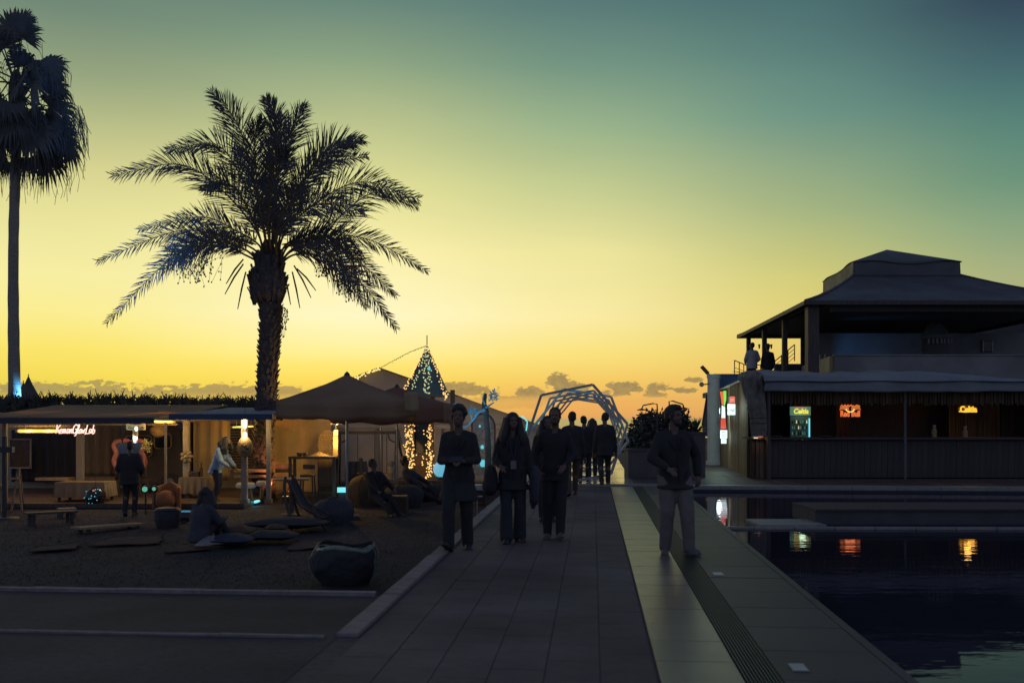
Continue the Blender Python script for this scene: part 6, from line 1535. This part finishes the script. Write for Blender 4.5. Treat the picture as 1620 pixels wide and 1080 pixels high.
t = thing('bench_block', 'low pale stone bench at the far lawn edge behind the woman', 'bench', (X(770, 24.5), 24.5, LZ)); MB().box(P(765, 771, 24.5) + Vector((0, .2, 0)), (.6, .5, .12)).build('seat', 'white_paint', t); MB().box(P(765, 771, 24.5) + Vector((0, .2, -.2)), (.45, .36, .32)).build('foot', 'dark_plaster', t)
# ================================================================== people
def remesh(mb, name, voxel, smooth=3, crease=0.0, seed=0, fac=.5):
    me = mb.mesh(name); o = bpy.data.objects.new('tmp', me); C.objects.link(o)
    r = o.modifiers.new('r', 'REMESH'); r.mode = 'VOXEL'; r.voxel_size = voxel
    if smooth:
        s = o.modifiers.new('s', 'SMOOTH'); s.factor = fac; s.iterations = smooth
    bpy.context.view_layer.update()
    out = bpy.data.meshes.new_from_object(o.evaluated_get(bpy.context.evaluated_depsgraph_get()))
    bpy.data.objects.remove(o); bpy.data.meshes.remove(me)
    out.name = name
    if crease > 0:
        ns = [v.normal.copy() for v in out.vertices]
        for v, n_ in zip(out.vertices, ns):
            c = v.co
            f = noise.noise((c.x * 7 + seed, c.y * 7, c.z * 4.5)) + .6 * noise.noise((c.x * 15 + seed, c.y * 15 + c.z * 9, c.z * 10))
            v.co = c + n_ * f * crease
    out.polygons.foreach_set('use_smooth', [True] * len(out.polygons))
    return out
def ik(a, b, l1, l2, pole):
    a, b = Vector(a), Vector(b); d = b - a; L = min(d.length, (l1 + l2) * .995); d.normalize()
    x = (L * L + l1 * l1 - l2 * l2) / (2 * L); h = math.sqrt(max(0, l1 * l1 - x * x)); p = Vector(pole); p = p - d * p.dot(d)
    p = p.normalized() if p.length > 1e-5 else Vector((0, -1, 0))
    return a + d * x + p * h
def person(label, loc, rz=0.0, H=1.75, pel=(0, 0, .93), lean=(0, 0), feet=None, toes=None, hands=None, hpole=None, head=(0, 0), look=None, vox=.0115, group='people walking on the promenade'):
    """feet/hands: image-left then image-right (local -x, +x); the figure faces local -Y. look: clothing choices."""
    look = dict(dict(top='coat', bottom='trousers', shoe='shoe', hair='short', beard=False, hem=.0, flare=.0, leg=(.0, .0), bulk=.0, skirt=False, collar=True), **(look or {}))
    k = H / 1.75
    t = thing('person', label, 'person', loc, rz, group)
    seed = hash(label) % 97 if False else sum(map(ord, label)) % 97
    pel = Vector(pel); lean3 = Vector((lean[0], lean[1], 0))
    feet = feet or [(-.11, .02, .08), (.11, -.02, .08)]; hands = hands or [(-.27, -.03, .80), (.27, -.03, .80)]
    toes = toes or [(-.15, -1, -.15), (.15, -1, -.15)]; hpole = hpole or [(-.5, .8, -.3), (.5, .8, -.3)]
    def sp(z): return pel + Vector((0, 0, z)) + lean3 * (z / .5)     # a point on the spine
    hips = [pel + Vector((s * .09, 0, -.02)) for s in (-1, 1)]
    sh = [sp(.455) + Vector((s * .158, .008, 0)) for s in (-1, 1)]
    knees = [ik(hips[i], feet[i], .42, .42, (0.05 * (-1, 1)[i], -1, .15)) for i in (0, 1)]
    elbows = [ik(sh[i], hands[i], .29, .26, hpole[i]) for i in (0, 1)]
    feet = [Vector(f) for f in feet]; hands = [Vector(h) for h in hands]
    nk = sp(.54); hd = nk + Vector((lean[0] * .35, lean[1] * .4 - .02, .155))
    HM = Matrix.Rotation(head[0], 3, 'Z') @ Matrix.Rotation(head[1], 3, 'X')
    def hp(x, y, z): return hd + HM @ Vector((x, y, z))
    # ---- body
    b = MB()
    def torso(mb, g, z0=-.1, z1=.52, hemr=None):
        rg = []
        for z, rx, ry in [(-.1, .155, .115), (0, .165, .12), (.12, .14, .105), (.25, .152, .112), (.36, .165, .118), (.43, .145, .105), (.48, .1, .085), (.53, .065, .064)]:
            if z < z0 or z > z1: continue
            c = sp(z); rg.append((c.x, c.y, c.z, rx + g, ry + g))
        if hemr:
            rg = hemr + rg
        mb.rings(rg, 22)
    torso(b, 0)
    for i in (0, 1):
        b.capsule(hips[i], knees[i], .085, .055); b.capsule(knees[i], feet[i], .056, .038); b.ball(knees[i].lerp(feet[i], .3) + Vector((0, .015, 0)), (.055, .058, .1))
        b.capsule(sh[i], elbows[i], .052, .04); b.capsule(elbows[i], hands[i], .041, .028)
        td = Vector(toes[i]).normalized(); b.capsule(feet[i] - Vector((0, 0, .03)), feet[i] + td * .13 - Vector((0, 0, .045)), .04, .03)
        # hand: palm, four fingers, thumb
        fd = (hands[i] - elbows[i]).normalized(); s = (-1, 1)[i]
        sd_ = Vector((-s, -.3, 0)); sd_ = (sd_ - fd * sd_.dot(fd)).normalized(); nm = fd.cross(sd_).normalized()
        Mx = Matrix((nm, sd_, fd)).transposed()
        b.ball(hands[i] + fd * .045, (.018, .042, .055), 10, 8, Mx)
        cu = nm * (1 if nm.dot(Vector((-s, 0, 0))) > 0 else -1)
        for q in range(4):
            o_ = sd_ * (.03 - .02 * q); ln = (.038, .043, .04, .032)[q]
            a0 = hands[i] + fd * .085 + o_; a1 = a0 + (fd * .85 + cu * .5).normalized() * ln; a2 = a1 + (fd * .35 + cu * .95).normalized() * ln * .8
            b.capsule(a0, a1, .0095, .0088, 6); b.capsule(a1, a2, .0088, .0075, 6)
        a0 = hands[i] + fd * .03 + sd_ * .035; a1 = a0 + (fd * .6 + sd_ * .7 + cu * .2).normalized() * .045; a2 = a1 + (fd * .9 + sd_ * .1 + cu * .4).normalized() * .03
        b.capsule(a0, a1, .0125, .0105, 6); b.capsule(a1, a2, .0105, .0085, 6)
    b.capsule(sp(.48), hd - Vector((0, 0, .06)), .06, .055)
    b.ball(hp(0, .012, .035), (.074, .094, .088), 16, 12, HM); b.ball(hp(0, -.02, -.035), (.061, .07, .082), 14, 10, HM); b.ball(hp(0, -.05, -.085), (.03, .03, .026), 10, 8, HM)
    b.capsule(hp(0, -.085, .015), hp(0, -.108, -.02), .008, .0145, 8); b.ball(hp(0, -.083, .03), (.052, .016, .012), 10, 6, HM)
    for s in (-1, 1): b.ball(hp(s * .077, .01, -.005), (.009, .022, .032), 8, 6, HM); b.ball(hp(s * .034, -.06, -.03), (.026, .028, .024), 8, 6, HM)
    b.capsule(hp(-.018, -.086, -.054), hp(.018, -.086, -.054), .0075, .0075, 6); b.capsule(hp(-.015, -.084, -.066), hp(.015, -.084, -.066), .008, .008, 6)
    me = remesh(b, 'body', vox, 2)
    for m_ in ('skin', 'eye', 'lips'): me.materials.append(M[m_])
    ey = [hp(s * .031, -.084, .008) for s in (-1, 1)]; mo = hp(0, -.094, -.06)
    for p in me.polygons:
        c = p.center
        if min((c - e_).length for e_ in ey) < .013: p.material_index = 1
        elif abs((c - mo).z) < .014 and (c - mo).length < .03: p.material_index = 2
    me.transform(Matrix.Scale(k, 4)); bo = link('body', me, 'skin', t)
    def piece(name, mb, m_, vx=vox * 1.15, sm=4, cr=.006):
        me = remesh(mb, name, vx, sm, cr, seed); me.transform(Matrix.Scale(k, 4)); me.materials.append(M[m_]); return link(name, me, m_, t)
    # ---- trousers
    w = MB(); lg = look['leg']
    rg = []
    for z, rx, ry in [(-.12, .165, .125), (-.03, .178, .132), (.06, .168, .125), (.13, .155, .118)]: c = sp(z); rg.append((c.x, c.y, c.z, rx, ry))
    w.rings(rg, 20)
    for i in (0, 1):
        kn = knees[i]; ft = feet[i] - (kn - feet[i]).normalized() * .01
        w.capsule(hips[i], kn, .09 + lg[0], .062 + lg[0]); w.capsule(kn, ft, .062 + lg[0], .05 + lg[1])
    piece('trousers', w, look['bottom'], cr=.006)
    # ---- shoes
    for i in (0, 1):
        w = MB(); td = Vector(toes[i]).normalized(); up_ = Vector((0, 0, 1)); f = feet[i]
        w.capsule(f - Vector((0, 0, .035)) - td * .045, f - Vector((0, 0, .045)) + td * .1, .042, .041, 10); w.ball(f + td * .13 - Vector((0, 0, .05)), (.048, .06, .034), 12, 8, Matrix.Rotation(math.atan2(-td.x, td.y), 3, 'Z')); w.capsule(f + Vector((0, 0, .015)), f - Vector((0, 0, .03)), .048, .05)
        sd_ = td.cross(up_).normalized(); Mx = Matrix((sd_, td, sd_.cross(td))).transposed(); w.box(f + td * .045 - Vector((0, 0, .072)), (.088, .27, .02), Mx=Mx)
        piece('shoe', w, look['shoe'], vox, 2, 0)
    # ---- upper garment
    w = MB(); g = .02 + look['bulk'] * .8; hem = look['hem']
    hr = []
    if hem > 0:
        n_ = max(2, int(hem / .07)); hips_c = (feet[0] + feet[1]) / 2
        for q in range(n_, 0, -1): z = -.1 - hem * q / n_; f = q / n_; c = sp(-.1); hr.append((c.x * (1 - .3 * f) + hips_c.x * .3 * f, c.y * (1 - .25 * f) + hips_c.y * .25 * f, pel.z + z, .172 + g + look['flare'] * f, .13 + g + look['flare'] * .8 * f))
    torso(w, g, -.1, .52, hr)
    for i in (0, 1):
        w.capsule(sh[i] + Vector((0, 0, -.005)), elbows[i], .06 + look['bulk'] * .8, .05 + look['bulk'] * .7); w.capsule(elbows[i], hands[i] - (hands[i] - elbows[i]).normalized() * .03, .051 + look['bulk'] * .6, .04 + look['bulk'] * .5)
        w.capsule(sp(.5) + Vector(((-1, 1)[i] * .035, 0, .0)), sh[i] + Vector((0, 0, .0)), .052, .058 + look['bulk'] * .6)
    if look['collar'] and False: w.tube([nk + Vector((.078 * math.cos(a), .074 * math.sin(a) + .005, .0 + .012 * math.sin(a))) for a in [2 * math.pi * q / 20 for q in range(20)]], .016, 8, closed=True)
    if look.get('hood'): w.ball(nk + Vector((0, .09, .0)), (.13, .08, .09), 14, 8)
    top = piece('jacket' if 'coat' in look['top'] else 'sweater', w, look['top'], cr=.006)
    # ---- front closure, collar flaps and pockets on coats
    if 'coat' in look['top']:
        def front(z, x=0.0, extra=.006):
            prof_ = [(-.1, .115), (0, .12), (.12, .105), (.25, .112), (.36, .118), (.43, .105), (.48, .085), (.53, .064)]; ry = .115
            for q in range(7):
                if prof_[q][0] <= z <= prof_[q + 1][0]: f = (z - prof_[q][0]) / (prof_[q + 1][0] - prof_[q][0]); ry = prof_[q][1] * (1 - f) + prof_[q + 1][1] * f
            rx = .16 + g; c = sp(z); return Vector((c.x + x, c.y - (ry + g) * math.sqrt(max(.1, 1 - (x / rx) ** 2)) - extra, c.z))
        pl_ = MB().tube([front(-.1 + .56 * q / 14, .012) * k for q in range(15)], .008 * k, 5).build('placket', look['top'], top, world=False)
        for s_ in (-1, 1):
            MB().tube(catmull([front(.45, s_ * .075, .004) * k, front(.40, s_ * .075, .008) * k, front(.30, s_ * .02, .01) * k], 8), [.008 * k, .014 * k, .018 * k, .024 * k, .022 * k, .02 * k, .016 * k, .012 * k, .006 * k], 6).build('lapel', look['top'], top, world=False, smooth=True)
            MB().tube([front(-.02, s_ * .10, .006) * k, front(.06, s_ * .125, .006) * k], .007 * k, 5).build('pocket_seam', look['top'], top, world=False)
    # ---- hair
    w = MB(); hs = look['hair']
    if hs in ('short', 'curly', 'quiff'):
        w.ball(hp(0, .028, .052), (.083, .095, .083), 16, 12, HM); w.ball(hp(0, .06, -.005), (.074, .06, .075), 14, 10, HM)
        if hs == 'quiff': w.ball(hp(0, -.045, .105), (.062, .055, .038), 12, 8, HM); w.ball(hp(.0, .0, .115), (.07, .075, .035), 12, 8, HM)
        if hs == 'curly':
            rnd = random.Random(seed)
            for q in range(46): a = rnd.uniform(0, 6.28); e_ = rnd.uniform(-.1, 1.5); w.ball(hp(.086 * math.cos(a) * math.cos(e_), .024 + .096 * math.sin(a) * math.cos(e_) if math.sin(a) > -.75 or e_ > .5 else .02, .045 + .104 * math.sin(e_)), .031, 8, 6)
        for s in (-1, 1): w.ball(hp(s * .073, -.01, .015), (.012, .03, .035), 8, 6, HM)
    else:
        w.ball(hp(0, .022, .045), (.09, .1, .09), 16, 12, HM)
        ln = .36 if hs == 'long' else .24
        for s in (-1, 1):
            for (x0_, y0_, x1_, y1_) in [(.08, -.02, .12, -.06), (.09, .03, .145, .0), (.06, .075, .1, .085)]: w.tube(catmull([hp(s * x0_, y0_, .06), hp(s * x0_ * 1.15, y0_, -.06), hd + Vector((s * x1_, y1_, -.2)), hd + Vector((s * x1_ * 1.02, y1_, -ln))], 12), [.034, .04, .043, .046, .05, .052, .054, .056, .056, .052, .044, .032, .014], 8)
        w.ball(hp(0, .08, -.1), (.085, .045, .14), 12, 8)
    piece('hair', w, 'hair', vox * .95, 1 if hs == 'curly' else 2, .005)
    if look['beard']:
        w = MB(); w.ball(hp(0, -.058, -.085), (.047, .036, .035), 12, 8, HM)
        for s in (-1, 1): w.capsule(hp(s * .062, -.01, -.03), hp(s * .045, -.05, -.085), .013, .018, 8)
        w.capsule(hp(-.025, -.09, -.044), hp(.025, -.09, -.044), .007, .007, 6); piece('beard', w, 'hair', vox * .8, 1, .002)
    t['_'] = 0; del t['_']
    return t, dict(sp=sp, hands=hands, k=k, hd=hd, nk=nk, loc=Vector(loc), rz=rz, elbows=elbows, sh=sh)
def pw(info, v): return Matrix.Translation(info['loc']) @ Matrix.Rotation(info['rz'], 4, 'Z') @ (Vector(v) * info['k'])

# man in the dark coat, holding a phone in both hands
d = 12.3
t1, i1 = person('man in long dark coat walking along the white kerb with a phone in both hands', (X(726, d), d, 0), R(-4), 1.77, (0, 0, .92), (0, -.02), [(-.1, -.22, .11), (.09, .14, .085)], [(-.25, -1, .45), (.2, -1, -.1)], [(-.06, -.27, 1.09), (.09, -.27, 1.09)], [(-.6, .7, -.4), (.6, .7, -.4)], (R(2), R(-8)),
    dict(top='coat', hair='curly', hem=.22, flare=.05, bulk=.008, leg=(.02, .028)))
mb = MB().box((.015, -.345, 1.12), (.15, .012, .075), Mx=Matrix.Rotation(R(-40), 3, 'X')); ph = thing('phone', 'dark phone held in both hands by the man in the long coat', 'phone', pw(i1, (.015, -.345, 1.12)))
mb.v = [pw(i1, v) for v in mb.v]; mb.build('case', 'black_metal', ph)
mb = MB().box((.015, -.338, 1.127), (.135, .004, .066), Mx=Matrix.Rotation(R(-40), 3, 'X')); mb.v = [pw(i1, v) for v in mb.v]; mb.build('screen', 'glass_dark', ph)
# woman with long hair
d = 13.1
t2, i2 = person('long-haired woman in dark coat with a badge and a bag on her arm', (X(811, d), d, 0), R(3), 1.70, (0, 0, .93), (0, -.01), [(-.09, -.12, .085), (.1, .06, .085)], [(-.1, -1, -.05), (.25, -1, -.1)], [(-.17, -.21, 1.03), (.25, -.08, .86)], [(-.35, .9, -.2), (.4, .9, -.2)], (R(8), R(-2)),
    dict(top='coat', hair='long', hem=.12, flare=.05, bulk=.006, leg=(.02, .045), bottom='jeans_dark', collar=False))
lan = thing('lanyard', 'lanyard with pale badge hanging on the long-haired woman', 'lanyard', pw(i2, (0, -.18, 1.1)))
for s in (-1, 1):
    pts = [pw(i2, q) for q in [(s * .07, -.06, 1.5), (s * .05, -.17, 1.38), (s * .02, -.185, 1.2), (0, -.19, 1.1)]]; MB().tube(catmull(pts, 10), .006, 4).build('strap', 'cush_blue', lan)
mb = MB().box((0, -.2, 1.05), (.075, .008, .11)); mb.v = [pw(i2, v) for v in mb.v]; mb.build('badge', 'plaster', lan)
bag = thing('handbag', 'dark slouchy handbag on the long-haired woman\'s arm', 'bag', pw(i2, (-.3, -.05, .8)))
w = MB().ball((-.3, -.04, .84), (.1, .17, .2), 14, 10); w.ball((-.31, -.04, .75), (.11, .19, .13), 14, 10); me = remesh(w, 'pouch', .018, 3, .008, 3)
me.transform(MW[bag.name].inverted() @ Matrix.Translation(i2['loc']) @ Matrix.Rotation(i2['rz'], 4, 'Z') @ Matrix.Scale(i2['k'], 4)); link('pouch', me, 'coat', bag)
MB().tube(catmull([pw(i2, q) for q in [(-.3, -.12, .98), (-.22, -.12, 1.16), (-.22, 0, 1.16), (-.3, .04, .98)]], 14), .012, 6).build('strap', 'black_metal', bag)
jk = thing('carried_jacket', 'dark jacket draped over the long-haired woman\'s other arm', 'jacket', pw(i2, (.33, -.05, .7)))
w = MB(); w.rings([(.27, -.05, .44, .02, .04), (.275, -.05, .55, .055, .1), (.29, -.05, .75, .075, .13), (.3, -.05, .95, .08, .13), (.29, -.05, 1.02, .05, .1)], 16); me = remesh(w, 'cloth', .018, 3, .012, 9)
me.transform(MW[jk.name].inverted() @ Matrix.Translation(i2['loc']) @ Matrix.Rotation(i2['rz'], 4, 'Z') @ Matrix.Scale(i2['k'], 4)); link('cloth', me, 'coat_navy', jk)
MB().tube([pw(i2, q) for q in [(.3, -.12, 1.0), (.31, -.16, .85), (.3, -.15, .62), (.29, -.14, .52)]], [.05, .05, .045, .04], 8).build('sleeve', 'coat_navy', jk, smooth=True)
# man in dark sweater and white shoes
d = 13.5
t3, i3 = person('bearded man in dark sweater and pale shoes beside the long-haired woman', (X(878, d), d, 0), R(-3), 1.77, (0, 0, .93), (0, -.01), [(-.1, -.05, .085), (.07, -.2, .1)], [(-.15, -1, -.1), (.1, -1, .15)], [(-.22, -.12, .90), (.13, -.26, .98)], [(-.7, .7, -.2), (.9, .5, -.2)], (R(-3), R(-3)),
    dict(top='sweater', hair='short', beard=True, hem=.05, bulk=.0, leg=(.018, .01), shoe='shoe_white', collar=False))
# man at the pool side
d = 12.0
t4, i4 = person('man in dark jacket and grey jeans walking beside the pool', (X(1067, d), d, 0), R(6), 1.77, (0, 0, .93), (-.01, 0), [(-.12, -.02, .085), (.14, -.14, .09)], [(-.3, -1, -.1), (.45, -1, .0)], [(-.15, -.26, 1.02), (.30, .05, .92)], [(-.9, .5, -.2), (.7, .8, -.2)], (R(48), R(-3)),
    dict(top='coat', hair='quiff', beard=True, hem=.06, flare=.02, bulk=.024, bottom='jeans_grey', leg=(.03, .022), shoe='shoe_white'))
# further walkers
def walker(label, px, d, top, bottom, hair, H=1.72, back=True, rz=0.0, head=(0, 0), step=.16, look=None, vox=.017, hands=None, z=0.0, group='people walking on the promenade', dx=0):
    return person(label, (X(px, d), d, z), (math.pi if back else 0) + rz, H, (0, 0, .93), (0, -.01), [(-.09, -step, .1), (.09, step, .11)], [(-.1, -1, .1), (.1, -1, -.35)], hands, None, head, dict(dict(top=top, bottom=bottom, hair=hair, hem=.08, bulk=.012, leg=(.012, .01)), **(look or {})), vox, group)
walker('walker hidden behind the bearded man, only hair and shoulder showing', 866, 15.6, 'coat', 'trousers', 'bob', 1.66, False)
walker('person in dark coat and brownish trousers just behind the bearded man', 905, 20.8, 'coat', 'cush_tan', 'short', 1.76, True, .05, (R(20), 0), .24)
walker('dark-haired person ahead of the brown trousers, seen from behind in the tunnel', 924, 25.2, 'coat', 'trousers', 'short', 1.68, True, -.1, (R(-30), 0))
walker('woman in blue jeans walking away into the tunnel', 937, 26.6, 'sweater', 'jeans_dark', 'long', 1.62, True, .0, (0, 0), .12)
walker('man in dark suit walking away at the tunnel mouth', 957, 24.0, 'coat', 'trousers', 'short', 1.76, True, .06, (R(35), 0), .1, dict(hem=.12, bulk=.02))
# terrace pair
walker('person in pale shirt standing on the upper terrace', 1190, 39, 'shirt_white', 'trousers', 'short', 1.80, True, .1, (R(25), 0), .02, dict(bulk=.03), .022, [(-.2, -.2, 1.0), (.2, -.2, 1.0)], 2.78, 'people on the upper terrace')
walker('person in dark jacket standing on the upper terrace next to the pale shirt', 1215, 39, 'coat', 'jeans_dark', 'curly', 1.72, True, -.05, (R(-10), 0), .02, dict(bulk=.02), .022, None, 2.78, 'people on the upper terrace')
# stall visitors
walker('visitor in bulky dark jacket standing in front of the pink mirror', 205, 21.6, 'coat', 'trousers', 'short', 1.62, True, .1, (R(10), 0), .06, dict(bulk=.05, hem=.1), .018, [(-.2, -.25, 1.0), (.2, -.25, 1.0)], LZ, 'visitors at the stalls')
person('girl in pale blue hoodie and cap bending forward by the tan curtain', (X(345, 24.0), 24.0, DZ), R(70), 1.60, (0, .05, .92), (0, -.2), [(-.1, .05, .085), (.1, .2, .1)], None, [(-.14, -.42, .95), (.14, -.42, .95)], None, (R(0), R(-25)), dict(top='hoodie_blue', bottom='jeans_dark', hair='long', hem=.06, bulk=.03, leg=(.015, .02), hood=True), .016, 'visitors at the stalls')
q = P(351, 703, 23.9); cpz = thing('cap', 'pale grey cap worn by the girl in the blue hoodie', 'cap', q); MB().ball(q, (.115, .105, .09), 14, 8, Matrix.Rotation(R(25), 3, 'Y')).build('crown', 'cush_blue', cpz, smooth=True); MB().ball(q + Vector((.11, -.03, -.04)), (.09, .08, .015), 12, 6, Matrix.Rotation(R(25), 3, 'Y')).build('brim', 'cush_blue', cpz, smooth=True)
# seated on the lawn
dl = LB(866); person('visitor sitting on the lawn with knees drawn up beside the cushions', (X(322, dl), dl, LZ + .06), R(150), 1.68, (0, .1, .16), (0, -.1), [(-.12, -.5, .085), (.12, -.48, .085)], None, [(-.1, -.38, .40), (.1, -.38, .40)], None, (R(15), R(-8)), dict(top='coat_navy', bottom='jeans_dark', hair='bob', bulk=.03, leg=(.02, .01)), .018, 'visitors resting on the lawn')
person('visitor in dark clothes reclining on the tan beanbag under the umbrellas', (X(602, 22.0), 22.0, LZ), R(40), 1.72, (0, .15, .42), (0, .12), [(-.14, -.62, .085), (.1, -.58, .085)], None, [(-.2, -.2, .55), (.22, -.2, .56)], None, (R(20), R(-5)), dict(top='coat', bottom='trousers', hair='short', bulk=.03, leg=(.02, .01)), .02, 'visitors resting on the lawn')
person('visitor slumped on the low dark beanbag behind the man in the long coat', (X(662, 24.8), 24.8, LZ), R(70), 1.72, (0, .15, .34), (0, .16), [(-.14, -.65, .085), (.1, -.6, .085)], None, [(-.2, -.2, .5), (.22, -.2, .5)], None, (R(10), R(-5)), dict(top='coat_navy', bottom='trousers', hair='curly', bulk=.03, leg=(.02, .01)), .02, 'visitors resting on the lawn')
